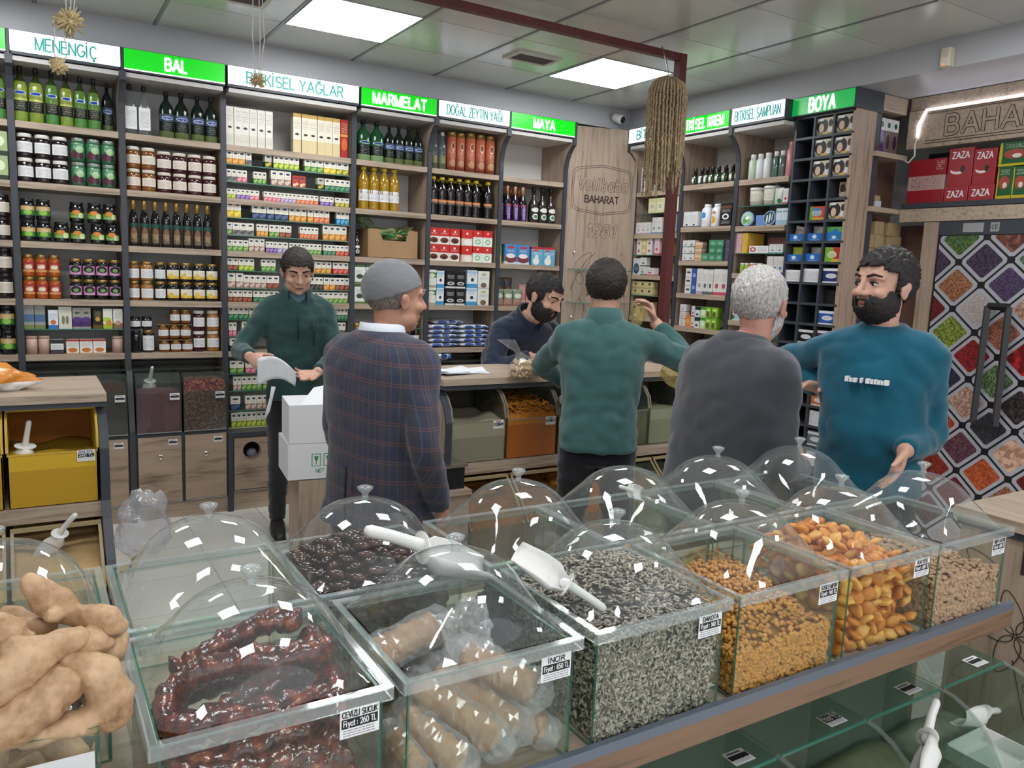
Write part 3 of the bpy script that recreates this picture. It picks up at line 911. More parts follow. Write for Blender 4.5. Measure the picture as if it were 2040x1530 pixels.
def ik(S, W, a, b, hint):
    S, W = Vector(S), Vector(W)
    d = W - S; L = min(d.length, (a + b) * 0.995)
    dn = d.normalized()
    x = (a * a - b * b + L * L) / (2 * L)
    h = math.sqrt(max(0.0, a * a - x * x))
    hv = Vector(hint); hv = hv - dn * hv.dot(dn)
    hv = hv.normalized() if hv.length > 1e-6 else dn.orthogonal().normalized()
    return S + dn * x + hv * h, S + dn * L

def smooth_path(pts, rad, k=4):
    P, R = [Vector(p) for p in pts], list(rad)
    oP, oR = [], []
    for i in range(len(P) - 1):
        p0, p1, p2, p3 = P[max(i - 1, 0)], P[i], P[i + 1], P[min(i + 2, len(P) - 1)]
        for q in range(k):
            t = q / k
            oP.append(0.5 * ((2 * p1) + (p2 - p0) * t + (2 * p0 - 5 * p1 + 4 * p2 - p3) * t * t + (3 * p1 - p0 - 3 * p2 + p3) * t ** 3))
            oR.append(R[i] + (R[i + 1] - R[i]) * t)
    return oP + [P[-1]], oR + [R[-1]]

def hand(mb, W, d, n, side, curl=0.5, spread=0.12, scale=1.0, thumb=0.7):
    """Palm, four fingers of unequal length and a thumb. W wrist, d finger direction, n palm-facing normal, side +1 thumb along (d x n)."""
    d = Vector(d).normalized(); n = Vector(n); n = (n - d * n.dot(d)).normalized(); s = d.cross(n) * side
    k = scale
    P = lambda a, b, c: Vector(W) + d * (a * k) + s * (b * k) + n * (c * k)
    mb.tube([P(-0.012, 0, 0), P(0.02, 0.002, 0), P(0.055, 0.002, 0.002), P(0.085, 0, 0.004)], [0.026 * k, 0.034 * k, 0.041 * k, 0.038 * k], 12, flat=0.42, up=tuple(n))
    for i, (off, ln, ang) in enumerate(((0.030, 0.068, spread), (0.010, 0.078, spread * 0.3), (-0.011, 0.072, -spread * 0.4), (-0.030, 0.056, -spread * 1.2))):
        base = P(0.080 - abs(i - 1.3) * 0.006, off, 0.003)
        dd = (d + s * ang).normalized()
        pts = [base - dd * 0.012, base]; cur = base; dirv = dd
        for seg, f in enumerate((0.44, 0.31, 0.25)):
            c = curl * (0.55, 0.8, 0.6)[seg] * (1 + 0.12 * i)
            dirv = (dirv * math.cos(c) + n * math.sin(c)).normalized()
            cur = cur + dirv * (ln * f * k); pts.append(cur)
        mb.tube(pts, [0.0095 * k, 0.0095 * k, 0.0088 * k, 0.008 * k, 0.007 * k], 8, round_ends=True)
    b0 = P(0.018, 0.026, 0.004); td = (d * 0.62 + s * 0.78 * thumb + n * 0.35).normalized()
    p1 = b0 + td * 0.036 * k; td2 = (td * 0.85 + d * 0.25 + n * 0.3 * curl).normalized(); p2 = p1 + td2 * 0.030 * k; p3 = p2 + (td2 + n * 0.25 * curl).normalized() * 0.024 * k
    mb.tube([b0 - td * 0.015, b0, p1, p2, p3], [0.014 * k, 0.0145 * k, 0.0115 * k, 0.010 * k, 0.008 * k], 8, round_ends=True)

def head_shapes(mb, M, k=1.0):
    def B(c, r, n=14, m=10): mb.ball(M @ Vector([v * k for v in c]), tuple(v * k for v in r), n, m, M.to_3x3())
    def T(p, r): mb.tube([M @ Vector([v * k for v in q]) for q in p], [v * k for v in r], 10, round_ends=True)
    B((0, -0.012, 0.030), (0.077, 0.098, 0.086)); B((0, 0.022, -0.020), (0.066, 0.074, 0.090)); B((0, 0.030, -0.070), (0.054, 0.056, 0.046))
    B((0, 0.070, -0.094), (0.020, 0.017, 0.016)); B((0, 0.052, 0.044), (0.060, 0.036, 0.044))
    T([(0, 0.094, 0.020), (0, 0.106, -0.006), (0, 0.118, -0.026)], [0.008, 0.0095, 0.012]); B((0.012, 0.102, -0.030), (0.009, 0.011, 0.008)); B((-0.012, 0.102, -0.030), (0.009, 0.011, 0.008))
    for s in (-1, 1):
        T([(s * 0.012, 0.094, 0.024), (s * 0.034, 0.089, 0.028), (s * 0.055, 0.070, 0.022)], [0.008, 0.009, 0.008])
        B((s * 0.043, 0.064, -0.026), (0.024, 0.024, 0.020)); B((s * 0.0795, -0.004, -0.010), (0.009, 0.018, 0.031)); B((s * 0.086, -0.012, 0.004), (0.007, 0.012, 0.017))
        B((s * 0.033, 0.076, 0.004), (0.016, 0.012, 0.012)); B((s * 0.045, 0.025, -0.065), (0.02, 0.04, 0.03))
    T([(-0.022, 0.086, -0.058), (0, 0.096, -0.055), (0.022, 0.086, -0.058)], [0.004, 0.0065, 0.004]); T([(-0.020, 0.085, -0.067), (0, 0.094, -0.067), (0.020, 0.085, -0.067)], [0.004, 0.007, 0.004])

def shell(M, k, cen, rad, keep, m, name, parent, amp=0.006, freq=30, seed=0, n=84, mm=56, thick=0.0):
    """Part of an ellipsoid round the head (hair, beard, cap) where keep(x,y,z) is true, in head coordinates."""
    vs, idx, fs = [], {}, []
    for j in range(mm + 1):
        a = math.pi * j / mm - HP
        for i in range(n):
            b = 2 * math.pi * i / n
            d = Vector((math.cos(a) * math.cos(b), math.cos(a) * math.sin(b), math.sin(a)))
            f = 1 + amp / 0.09 * noise.noise(d * freq * 0.09 * 3 + Vector((seed, 0, 0))) + amp / 0.09 * 0.6 * noise.noise(d * freq * 0.35 + Vector((0, seed, 0)))
            vs.append(Vector((cen[0] + rad[0] * d.x * f, cen[1] + rad[1] * d.y * f, cen[2] + rad[2] * d.z * f)))
    for j in range(mm):
        for i in range(n):
            q = (j * n + i, j * n + (i + 1) % n, (j + 1) * n + (i + 1) % n, (j + 1) * n + i)
            c = sum((vs[w] for w in q), Vector()) / 4
            w_ = 0.004 * noise.noise(c * 90)
            if keep(c.x + w_, c.y + w_, c.z + w_): fs.append(q)
    used = sorted({w for f in fs for w in f}); re = {w: i for i, w in enumerate(used)}
    V = [vs[w] for w in used]
    nV = len(V); C_ = Vector(cen)
    F = [tuple(re[w] for w in f) for f in fs]
    inner = [C_ + (p - C_) * (1 - (0.10 if not thick else thick)) for p in V]
    edges = {}
    for f in F:
        for a, b in zip(f, f[1:] + f[:1]): edges[(a, b)] = edges.get((a, b), 0) + 1
    rim = [(a, b) for (a, b) in edges if (b, a) not in edges]
    F2 = F + [tuple(w + nV for w in f[::-1]) for f in F] + [(b, a, a + nV, b + nV) for a, b in rim]
    mb = MB()._add([M @ (p * k) for p in V + inner], F2, True)
    return mb.build(name, m, parent)

def person(loc, face, H, label, skin_m, pose, outfit, hair=None, build=1.0, headk=1.07):
    """Standing figure. pose: lean, head (yaw, pitch, roll), arms {+1 right, -1 left}: (wrist world, elbow hint local, finger dir, palm normal, curl)."""
    M0 = Matrix.Translation(loc) @ Matrix.Rotation(face, 4, 'Z')
    inv = M0.inverted()
    hip = 0.52 * H
    lean = pose.get('lean', 0.0); twist = pose.get('twist', 0.0); side = pose.get('side', 0.0)
    def T(x, y, z):
        if z <= hip: return Vector((x, y, z))
        f = min(1.0, (z - hip) / (0.28 * H)); a = lean * (0.45 + 0.55 * f); b = twist * f
        x, y = x * math.cos(b) - y * math.sin(b), x * math.sin(b) + y * math.cos(b)
        u = z - hip
        return Vector((x + side * u, y * math.cos(a) + u * math.sin(a), hip + u * math.cos(a) - y * math.sin(a)))
    body = MB(); top = MB(); legs = MB()
    bw = build
    def ring(z, rx, ry, yo=0.0, n=20, g=0.0):
        out = []
        for i in range(n):
            t = 2 * math.pi * i / n
            c, s = math.cos(t), math.sin(t)
            out.append(T((rx + g) * abs(c) ** 0.85 * (1 if c > 0 else -1), (ry + g) * abs(s) ** 0.9 * (1 if s > 0 else -1) + yo, z * H))
        return out
    belly = outfit.get('belly', 0.0)
    prof = [(0.49, 0.160, 0.112, 0.0), (0.54, 0.162, 0.118 + belly * 0.5, belly * 0.4), (0.60, 0.155, 0.112 + belly, belly * 0.6), (0.67, 0.165, 0.116 + belly * 0.6, belly * 0.4), (0.735, 0.182, 0.122, 0.0), (0.775, 0.186, 0.112, -0.008), (0.803, 0.162, 0.094, -0.012), (0.826, 0.112, 0.075, -0.015), (0.848, 0.068, 0.060, -0.012)]
    body.loft([ring(z, (rx - 0.025) * bw, ry - 0.02, yo) for z, rx, ry, yo in prof])
    hem = outfit.get('hem', 0.50); flare = outfit.get('flare', 0.0)
    tp = [(hem, 0.166 + flare, 0.125 + flare * 0.6 + belly * 0.6, belly * 0.4)] + [p for p in prof if p[0] > hem + 0.015]
    gain = outfit.get('gain', 0.008)
    top.loft([ring(z, rx * bw, ry, yo, 24, gain if z < 0.84 else gain * 0.5) for z, rx, ry, yo in tp])
    # legs
    for s in (-1, 1):
        fx, fy = pose.get('feet', {}).get(s, (s * 0.10, 0.0))
        kn = ((s * 0.095 * bw + fx) / 2, fy * 0.5 + 0.025, 0.285 * H)
        for mb_, g in ((body, -0.014), (legs, 0.0)):
            P, R_ = smooth_path([(s * 0.085 * bw, 0, 0.51 * H), (s * 0.092 * bw, 0.005, 0.42 * H), kn, (fx, fy, 0.16 * H), (fx, fy - 0.01, 0.045 * H)], [0.095 + g, 0.088 + g, 0.064 + g, 0.056 + g, 0.050 + g * 1.2])
            mb_.tube(P, R_, 14)
        body.tube([(fx, fy - 0.02, 0.045), (fx, fy + 0.10, 0.03), (fx, fy + 0.16, 0.025)], [0.035, 0.034, 0.025], 10, round_ends=True)
    legs.loft([ring(z, rx * bw, ry + belly * 0.5, yo, 20, -0.004) for z, rx, ry, yo in [(0.46, 0.150, 0.112, 0.0), (0.50, 0.158, 0.116, 0), (0.56, 0.150, 0.112, belly * 0.3)]])
    # arms
    arms = {}
    for s in (-1, 1):
        Sh = T(s * 0.156 * bw, -0.012, 0.787 * H)
        A = pose['arms'][s]
        Wt = inv @ Vector(A['w']) if A.get('world', True) else Vector(A['w'])
        El, W = ik(Sh, Wt, 0.172 * H, 0.155 * H, A['hint'])
        arms[s] = (Sh, El, W)
        Sh0 = T(s * 0.09 * bw, -0.012, 0.797 * H)
        P, R_ = smooth_path([Sh0, Sh, Sh + (El - Sh) * 0.4, El, El + (W - El) * 0.45, W], [0.055, 0.050, 0.044, 0.037, 0.036, 0.027])
        body.tube(P, R_, 12)
        cut = outfit.get('sleeve', 0.93)
        P, R_ = smooth_path([Sh0, Sh, Sh + (El - Sh) * 0.4, El, El + (W - El) * 0.45, El + (W - El) * cut], [0.076, 0.071, 0.064, 0.056, 0.053, 0.042])
        slv = outfit.get('sleeves', top)
        if slv is not None: (outfit['_sl'] if '_sl' in outfit else top).tube(P, R_, 14)
        fd = Vector(A.get('d', tuple(W - El))) if 'd' in A else (W - El)
        if A.get('dw'): fd = M0.to_3x3().inverted() @ Vector(A['dw'])
        nn = Vector(A.get('n', (0, 0, -1)))
        if A.get('nw'): nn = M0.to_3x3().inverted() @ Vector(A['nw'])
        hand(body, W, fd, nn, A.get('thumb', s), A.get('curl', 0.5), A.get('spread', 0.12), H / 1.72 * 1.02)
    # neck and head
    yaw, pit, rol = pose.get('head', (0, 0, 0))
    nb = T(0, -0.012, 0.835 * H)
    up = (T(0, -0.012, 0.85 * H) - nb).normalized()
    k = headk * H / 1.72
    fwdv = pose.get('neckfwd', 0.025)
    base = nb + up * pose.get('neck', 0.034) * H / 1.72 + Vector((0, fwdv, 0))
    MH = Matrix.Translation(base) @ Matrix.Rotation(twist + yaw, 4, 'Z') @ Matrix.Rotation(-pit, 4, 'X') @ Matrix.Rotation(rol, 4, 'Y') @ Matrix.Translation((0, 0.012 * k, 0.108 * k))
    body.tube([nb - up * 0.05, nb, base, MH @ Vector((0, -0.02, -0.03))], [0.070, 0.062, 0.057, 0.056], 14)
    head_shapes(body, MH, k)
    root = remesh(body, 'person', 0.0055, 3, skin_m)
    root.matrix_world = M0
    tag(root, label, 'person', 'people in the shop')
    def wrinkle(o, amp, sc, seed=0.0, zs=1.0):
        def f(p):
            n1 = noise.noise(Vector((p.x * sc, p.y * sc, p.z * sc * zs + seed))); n2 = noise.noise(Vector((p.x * sc * 2.3 + seed, p.y * sc * 2.3, p.z * sc * 2.0 * zs)))
            return amp * (abs(n1) * 1.6 - 0.5 + 0.5 * n2)
        offset(o, f)
    if '_sl' in outfit:
        o = remesh(outfit['_sl'], 'sleeves', 0.012, 3, outfit['sleeve_m']); o.parent = root; wrinkle(o, 0.006, 14, 2.0, 1.6)
    o = remesh(top, outfit['name'], 0.012, 5, outfit['m']); o.parent = root
    wrinkle(o, outfit.get('amp', 0.007), outfit.get('sc', 11), H * 7 + face, 1.3)
    if outfit.get('quilt'):
        offset(o, lambda p: 0.012 * abs(math.sin(p.z * math.pi / 0.105)) ** 0.5 - 0.008)
    o2 = remesh(legs, 'trousers', 0.014, 3, outfit['legs']); o2.parent = root
    wrinkle(o2, 0.008, 10, 3.0, 2.0)
    for s in (-1, 1):
        fx, fy = pose.get('feet', {}).get(s, (s * 0.10, 0.0))
        sh = MB(); sh.tube([(fx, fy - 0.06, 0.045), (fx, fy + 0.02, 0.05), (fx, fy + 0.12, 0.036), (fx, fy + 0.20, 0.028)], [0.040, 0.044, 0.042, 0.030], 14, flat=0.9, round_ends=True); sh.box(fx - 0.042, fx + 0.042, fy - 0.09, fy + 0.21, 0.0, 0.018)
        so = remesh(sh, 'shoe', 0.008, 3, mat('black shoe', '#18181a', 0.5)); so.parent = root
    # face
    for s in (-1, 1):
        e = MB(); e.ball(MH @ Vector((s * 0.0325 * k, 0.0800 * k, 0.0045 * k)), (0.0135 * k, 0.0105 * k, (0.0042 if pose.get('eyes') == 'down' else 0.0072) * k), 12, 8, MH.to_3x3())
        eo = e.build('eye', mat('eye white', '#d9d2c8', 0.2) if pose.get('eyes') != 'down' else mat('lash dark', '#2a1c18', 0.6), root)
        if pose.get('eyes') != 'down':
            i_ = MB(); i_.ball(MH @ Vector(((s * 0.0325 - 0.004 * pose.get('look', 0)) * k, 0.0872 * k, 0.0045 * k)), (0.0065 * k, 0.005 * k, 0.0065 * k), 10, 8, MH.to_3x3()); i_.build('iris', mat('iris brown', '#2a1810', 0.2), eo)
            l_ = MB(); l_.tube([MH @ (Vector(q) * k) for q in ((s * 0.019, 0.088, 0.008), (s * 0.032, 0.0925, 0.0125), (s * 0.047, 0.083, 0.007))], 0.0028 * k, 6); l_.build('lash', mat('lash dark', '#2a1c18', 0.6), eo)
        br = MB(); br.tube([MH @ (Vector(q) * k) for q in ((s * 0.013, 0.100, 0.027), (s * 0.034, 0.0965, 0.034), (s * 0.055, 0.077, 0.029))], [0.0045 * k, 0.005 * k, 0.003 * k], 8, flat=1.0); br.build('eyebrow', pose.get('brow', mat('brow dark', '#1d1512', 0.8)), root)
    lm = MB(); lm.tube([MH @ (Vector(q) * k) for q in ((-0.022, 0.0900, -0.0615), (0, 0.1000, -0.0605), (0.022, 0.0900, -0.0615))], [0.002 * k, 0.0045 * k, 0.002 * k], 8); lm.build('mouth', mat('lip line', '#7a3e36', 0.5), root)
    # hair, beard, cap
    for h in (hair or []):
        shell(MH, k, h['c'], h['r'], h['keep'], h['m'], h['name'], root, h.get('amp', 0.006), h.get('freq', 30), h.get('seed', 0), thick=h.get('thick', 0.0), n=h.get('n', 84), mm=h.get('mm', 56))
    return root, M0, MH, T, arms

def collar(T, H, root, m, z0, z1, r0, r1, name='collar', yo=-0.012, open_front=0.0, th=0.006):
    """Band round the neck from height z0 to z1 (fractions of H)."""
    rings = []
    n = 24
    for (z, r, dz) in ((z0, r0, 0), ((z0 + z1) / 2, (r0 + r1) / 2 + 0.002, 0), (z1, r1, 0), (z1, r1 - th, 0), ((z0 + z1) / 2, (r0 + r1) / 2 - th, 0), (z0, r0 - th, 0)):
        ring = []
        for i in range(n + 1):
            t = HP + open_front + (2 * math.pi - 2 * open_front) * i / n
            front = max(0.0, math.sin(t))
            ring.append(T(r * math.cos(t), r * 1.02 * math.sin(t) + yo + 0.012 * front, (z - 0.012 * front) * H))
        rings.append(ring)
    rings.append(rings[0])
    return MB().loft(rings, True, False, False).build(name, m, root)

DKH = hairm('near black', '#0e0b0b', '#241c1a'); BRH = hairm('dark brown', '#15100e', '#33271f'); WHH = hairm('white grey', '#8f8a88', '#d2cecb')
BEARD = hairm('black beard', '#0f0b0b', '#211815')
def hair_keep(front=0.062, side=0.012, back=-0.075, side_y=0.045):
    def f(x, y, z):
        if y > side_y: return z > front - 0.25 * abs(x) * (abs(x) > 0.05)
        t = (side_y - y) / (side_y + 0.10)
        return z > side + (back - side) * min(1, max(0, t)) ** 0.8 if abs(x) < 0.2 else False
    return f
def beard_keep(top=-0.03, ear=0.005, mouth=True):
    def f(x, y, z):
        if y < -0.012: return False
        t = min(1.0, max(0.0, y / 0.085))
        lim = ear + (top - ear) * t
        if mouth and abs(x) < 0.021 and -0.072 < z < -0.050 and y > 0.05: return False
        if abs(x) < 0.03 and z > -0.046 and y > 0.05: return False
        return z < lim and z > -0.125
    return f
SK1 = skin('fair', '#d0a791'); SK2 = skin('tan', '#c0907a', '#a0604e'); SK3 = skin('olive', '#cba28e'); SK4 = skin('ruddy', '#c59484', '#a85a50')
GREENF = cloth('dark green fleece', '#2c4a48', 420, 0.10); GREEN2 = cloth('teal green fleece', '#3d6362', 420, 0.12); BLK = cloth('black denim', '#26272b', 600, 0.15); NVY = cloth('black trousers', '#1a1b22', 600, 0.1)
GREY = cloth('charcoal knit', '#404147', 520, 0.16, 0.08); TEAL = cloth('petrol sweatshirt', '#12586e', 460, 0.12, 0.10); NAVY = cloth('navy knit', '#222c3e', 460, 0.12); VEST = cloth('navy quilted vest', '#1d2638', 300, 0.10)
TURT = cloth('blue grey turtleneck', '#5d7587', 500, 0.1)
def _plaid():
    t = NT('cloth navy plaid wool')
    tc = t.add('ShaderNodeTexCoord'); sp = t.add('ShaderNodeSeparateXYZ'); t.link(tc.outputs['Object'], sp.inputs[0])
    ang = t.math('ARCTAN2', sp.outputs[0], sp.outputs[1])
    u = t.math('MULTIPLY', ang, 0.17)
    z = t.math('ADD', sp.outputs[2], t.math('MULTIPLY', t.math('SINE', t.math('MULTIPLY', ang, 1.0)), 0.02))
    def stripes(v, period, width, off=0.0):
        f = t.math('FRACT', t.math('ADD', t.math('DIVIDE', v, period), off))
        return t.math('LESS_THAN', f, width)
    c = lin('#38373f')
    n = t.noise(t.coord('Object', (1, 1, 1)), 220, 2)
    c = t.mix(t.math('MULTIPLY', stripes(u, 0.052, 0.45), 0.55), c, lin('#2b3450'))
    c = t.mix(t.math('MULTIPLY', stripes(z, 0.066, 0.45), 0.5), c, lin('#2a3046'))
    c = t.mix(t.math('MULTIPLY', stripes(u, 0.026, 0.12, 0.3), 0.30), c, lin('#5c6a8c'))
    for off in (0.0, 0.14):
        c = t.mix(t.math('MULTIPLY', stripes(z, 0.066, 0.055, off), 0.55), c, lin('#7e4a42'))
        c = t.mix(t.math('MULTIPLY', stripes(u, 0.104, 0.035, off), 0.35), c, lin('#75483f'))
    c = t.mix(t.math('MULTIPLY', n, 0.25), c, lin('#4c4c5c'))
    t.base(c)
    t.b.inputs['Roughness'].default_value = 0.9; t.b.inputs['Sheen Weight'].default_value = 0.2
    t.bump(t.math('ADD', n, t.math('MULTIPLY', t.noise(t.coord('Object', (1, 1, 0.5)), 8, 3), 2.5)), 0.12, 0.02)
    return t.m
PLAID = _plaid()
def facing(dx, dy): return math.atan2(-dx, dy)

# ---- young man in dark green fleece, looking down at a white bag
LW, RW = px(597, 742, 'Y', 4.30), px(512, 722, 'Y', 4.30)
yl = Vector((1.36, 4.66, 0))
y_root, y_M, y_MH, y_T, y_arms = person(yl, facing(-0.20, -0.98), 1.71, 'young man in a dark green fleece unfolding a white bag', SK1,
    {'lean': 0.03, 'head': (0.05, 0.30, 0.02), 'eyes': 'down', 'feet': {1: (0.11, 0.03), -1: (-0.13, -0.02)},
     'arms': {1: {'w': RW + Vector((-0.02, 0.06, 0.02)), 'hint': (0.6, -0.5, -0.6), 'dw': (0.35, -0.75, -0.25), 'nw': (0.8, 0.1, -0.5), 'curl': 0.9}, -1: {'w': LW + Vector((0.10, 0.02, -0.01)), 'hint': (-0.7, -0.4, -0.6), 'dw': (-0.95, -0.25, -0.12), 'nw': (0.1, -0.6, 0.8), 'curl': 0.35, 'spread': 0.2}}},
    {'name': 'fleece', 'm': GREENF, 'legs': BLK, 'hem': 0.475, 'gain': 0.012, 'amp': 0.008, 'sleeve': 0.90},
    [{'name': 'hair', 'c': (0, -0.012, 0.034), 'r': (0.087, 0.110, 0.098), 'keep': hair_keep(0.058, 0.02, -0.05), 'm': BRH, 'amp': 0.006, 'freq': 60}], 0.98)
collar(y_T, 1.71, y_root, TURT, 0.82, 0.885, 0.076, 0.066, 'turtleneck')
collar(y_T, 1.71, y_root, GREENF, 0.815, 0.862, 0.094, 0.088, 'collar', open_front=0.62, th=0.010)
zp = [y_M.inverted() @ y_M @ y_T(-0.085, 0.150, z * 1.69) for z in (0.68, 0.72, 0.765)]
MB().tube([p + Vector((0, 0.004, 0)) for p in zp], 0.004, 6).build('pocket_zip', mat('zip black', '#14161a', 0.4), y_root)
zp = [y_T(0.0, yy, z * 1.69) for z, yy in ((0.70, 0.142), (0.745, 0.142), (0.79, 0.130))]
MB().tube(zp, 0.004, 6).build('front_zip', MATS['zip black'], y_root)

# ---- old man in plaid jacket and grey cap
ol = Vector((1.035, 2.555, 0))
o_root, o_M, o_MH, o_T, o_arms = person(ol, facing(0.86, 0.51), 1.655, 'old man in plaid jacket and grey skullcap, seen from behind', SK2,
    {'lean': 0.04, 'head': (-0.42, 0.03, 0.0), 'eyes': 'open', 'brow': mat('brow grey', '#6a625e', 0.8), 'feet': {1: (0.11, 0.02), -1: (-0.11, 0.0)}, 'neckfwd': 0.05, 'neck': 0.018,
     'arms': {1: {'world': False, 'w': (0.235, 0.05, 0.80), 'hint': (0.3, -0.8, 0.0), 'curl': 0.5, 'n': (-1, 0, 0)}, -1: {'world': False, 'w': (-0.20, 0.16, 0.80), 'hint': (-0.3, -0.8, 0), 'curl': 0.5, 'n': (1, 0, 0)}}},
    {'name': 'jacket', 'm': PLAID, 'legs': NVY, 'hem': 0.44, 'flare': 0.022, 'gain': 0.024, 'amp': 0.006, 'sc': 8, 'sleeve': 1.0, 'belly': 0.015},
    [{'name': 'skullcap', 'c': (0, -0.014, 0.034), 'r': (0.087, 0.107, 0.098), 'keep': lambda x, y, z: z > 0.026 + 0.36 * y, 'm': cloth('grey felt cap', '#77787c', 500, 0.06, 0.05), 'amp': 0.002, 'thick': 0.12, 'n': 64, 'mm': 48},
     {'name': 'hair', 'c': (0, -0.012, 0.030), 'r': (0.0805, 0.101, 0.089), 'keep': lambda x, y, z: z < 0.05 + 0.36 * y and y < -0.012 and z > -0.055 + 0.1 * y and (abs(x) < 0.07 or z > -0.01), 'm': hairm('grey stubble', '#5a4e48', '#9a8e86'), 'amp': 0.002}], 1.06)
collar(o_T, 1.655, o_root, mat('white shirt', '#d4d8e0', 0.8), 0.826, 0.862, 0.082, 0.074, 'shirt_collar', open_front=0.2)
collar(o_T, 1.655, o_root, PLAID, 0.812, 0.846, 0.104, 0.086, 'jacket_collar', open_front=0.7, th=0.012)
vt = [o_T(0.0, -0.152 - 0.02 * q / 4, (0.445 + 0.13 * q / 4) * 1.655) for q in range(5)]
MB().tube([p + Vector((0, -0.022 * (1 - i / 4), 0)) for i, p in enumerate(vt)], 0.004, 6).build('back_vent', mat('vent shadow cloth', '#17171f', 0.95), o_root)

# ---- bearded man in navy vest behind the counter
vl = Vector((2.55, 4.24, 0))
v_sl = MB()
v_root, v_M, v_MH, v_T, v_arms = person(vl, facing(-0.05, -1.0), 1.72, 'bearded man in a navy quilted vest leaning over the counter', SK3,
    {'lean': 0.60, 'twist': 0.10, 'head': (0.30, 0.35, -0.10), 'eyes': 'down', 'feet': {1: (0.12, 0), -1: (-0.12, 0)}, 'neckfwd': 0.05,
     'arms': {1: {'w': px(1062, 708, 'Y', 3.80), 'hint': (0.9, -0.3, -0.3), 'dw': (0.75, -0.5, -0.3), 'nw': (0, 0, -1), 'curl': 0.4}, -1: {'w': px(1135, 716, 'Y', 3.80), 'hint': (-0.9, -0.4, -0.3), 'dw': (-0.2, -0.9, -0.3), 'nw': (0, 0, -1), 'curl': 0.4}}},
    {'name': 'vest', 'm': VEST, 'legs': NVY, 'hem': 0.48, 'gain': 0.026, 'amp': 0.004, 'sleeve': 0.93, '_sl': v_sl, 'sleeve_m': NAVY, 'quilt': True},
    [{'name': 'hair', 'c': (0, -0.014, 0.034), 'r': (0.085, 0.108, 0.097), 'keep': hair_keep(0.060, 0.0, -0.06), 'm': DKH, 'amp': 0.008, 'freq': 50},
     {'name': 'beard', 'c': (0, 0.022, -0.045), 'r': (0.072, 0.086, 0.085), 'keep': beard_keep(-0.032, 0.0), 'm': BEARD, 'amp': 0.006, 'freq': 60}], 0.98)
collar(v_T, 1.72, v_root, VEST, 0.815, 0.868, 0.092, 0.086, 'collar', open_front=0.25, th=0.014)

# ---- boy in green fleece seen from behind, scooping from a bin
bl = Vector((2.17, 2.76, 0))
b_root, b_M, b_MH, b_T, b_arms = person(bl, facing(0.60, 0.80), 1.70, 'boy in a teal-green fleece seen from behind, filling a bag', SK1,
    {'lean': 0.12, 'head': (0.0, 0.12, 0.0), 'eyes': 'open', 'feet': {1: (0.12, 0.0), -1: (-0.12, 0.05)},
     'arms': {-1: {'w': px(1138, 772, 'Y', 3.20), 'hint': (-1.0, -0.3, 0.25), 'dw': (0.15, 0.6, -0.75), 'nw': (0.8, 0.3, 0.2), 'curl': 0.6}, 1: {'w': px(1303, 640, 'Y', 2.85), 'hint': (0.9, 0.1, -0.55), 'dw': (-0.25, 0.15, 0.9), 'nw': (-0.8, 0.3, -0.2), 'curl': 1.0}}},
    {'name': 'fleece', 'm': GREEN2, 'legs': NVY, 'hem': 0.495, 'gain': 0.014, 'amp': 0.010, 'sc': 9, 'sleeve': 0.86},
    [{'name': 'hair', 'c': (0, -0.014, 0.030), 'r': (0.088, 0.109, 0.098), 'keep': hair_keep(0.058, 0.012, -0.085, 0.03), 'm': BRH, 'amp': 0.006, 'freq': 60}], 1.0)
collar(b_T, 1.70, b_root, GREEN2, 0.812, 0.868, 0.090, 0.078, 'collar', th=0.012)

# ---- white-haired man seen from behind
wl = Vector((1.99, 1.88, 0))
w_root, w_M, w_MH, w_T, w_arms = person(wl, facing(0.995, 0.02), 1.70, 'white-haired man in a charcoal sweater seen from behind', SK4,
    {'lean': 0.20, 'neck': 0.02, 'head': (0.28, 0.06, 0.0), 'eyes': 'open', 'brow': mat('brow white', '#b0aaa6', 0.8), 'neckfwd': 0.05, 'feet': {1: (0.12, 0.0), -1: (-0.12, 0.0)},
     'arms': {1: {'world': False, 'w': (0.12, 0.30, 0.98), 'hint': (0.35, -0.5, -0.8), 'curl': 0.5, 'n': (-1, 0, 0)}, -1: {'world': False, 'w': (-0.12, 0.32, 0.98), 'hint': (-0.35, -0.5, -0.8), 'curl': 0.5, 'n': (1, 0, 0)}}},
    {'name': 'sweater', 'm': GREY, 'legs': NVY, 'hem': 0.47, 'gain': 0.026, 'amp': 0.007, 'sc': 8, 'sleeve': 0.95, 'belly': 0.02},
    [{'name': 'hair', 'c': (0, -0.014, 0.030), 'r': (0.0845, 0.106, 0.095), 'keep': hair_keep(0.062, 0.0, -0.072, 0.03), 'm': WHH, 'amp': 0.005, 'freq': 60},
     {'name': 'beard', 'c': (0, 0.022, -0.045), 'r': (0.068, 0.082, 0.080), 'keep': beard_keep(-0.035, -0.005), 'm': WHH, 'amp': 0.003}], 1.10)
collar(w_T, 1.70, w_root, GREY, 0.812, 0.852, 0.100, 0.084, 'collar', th=0.012)

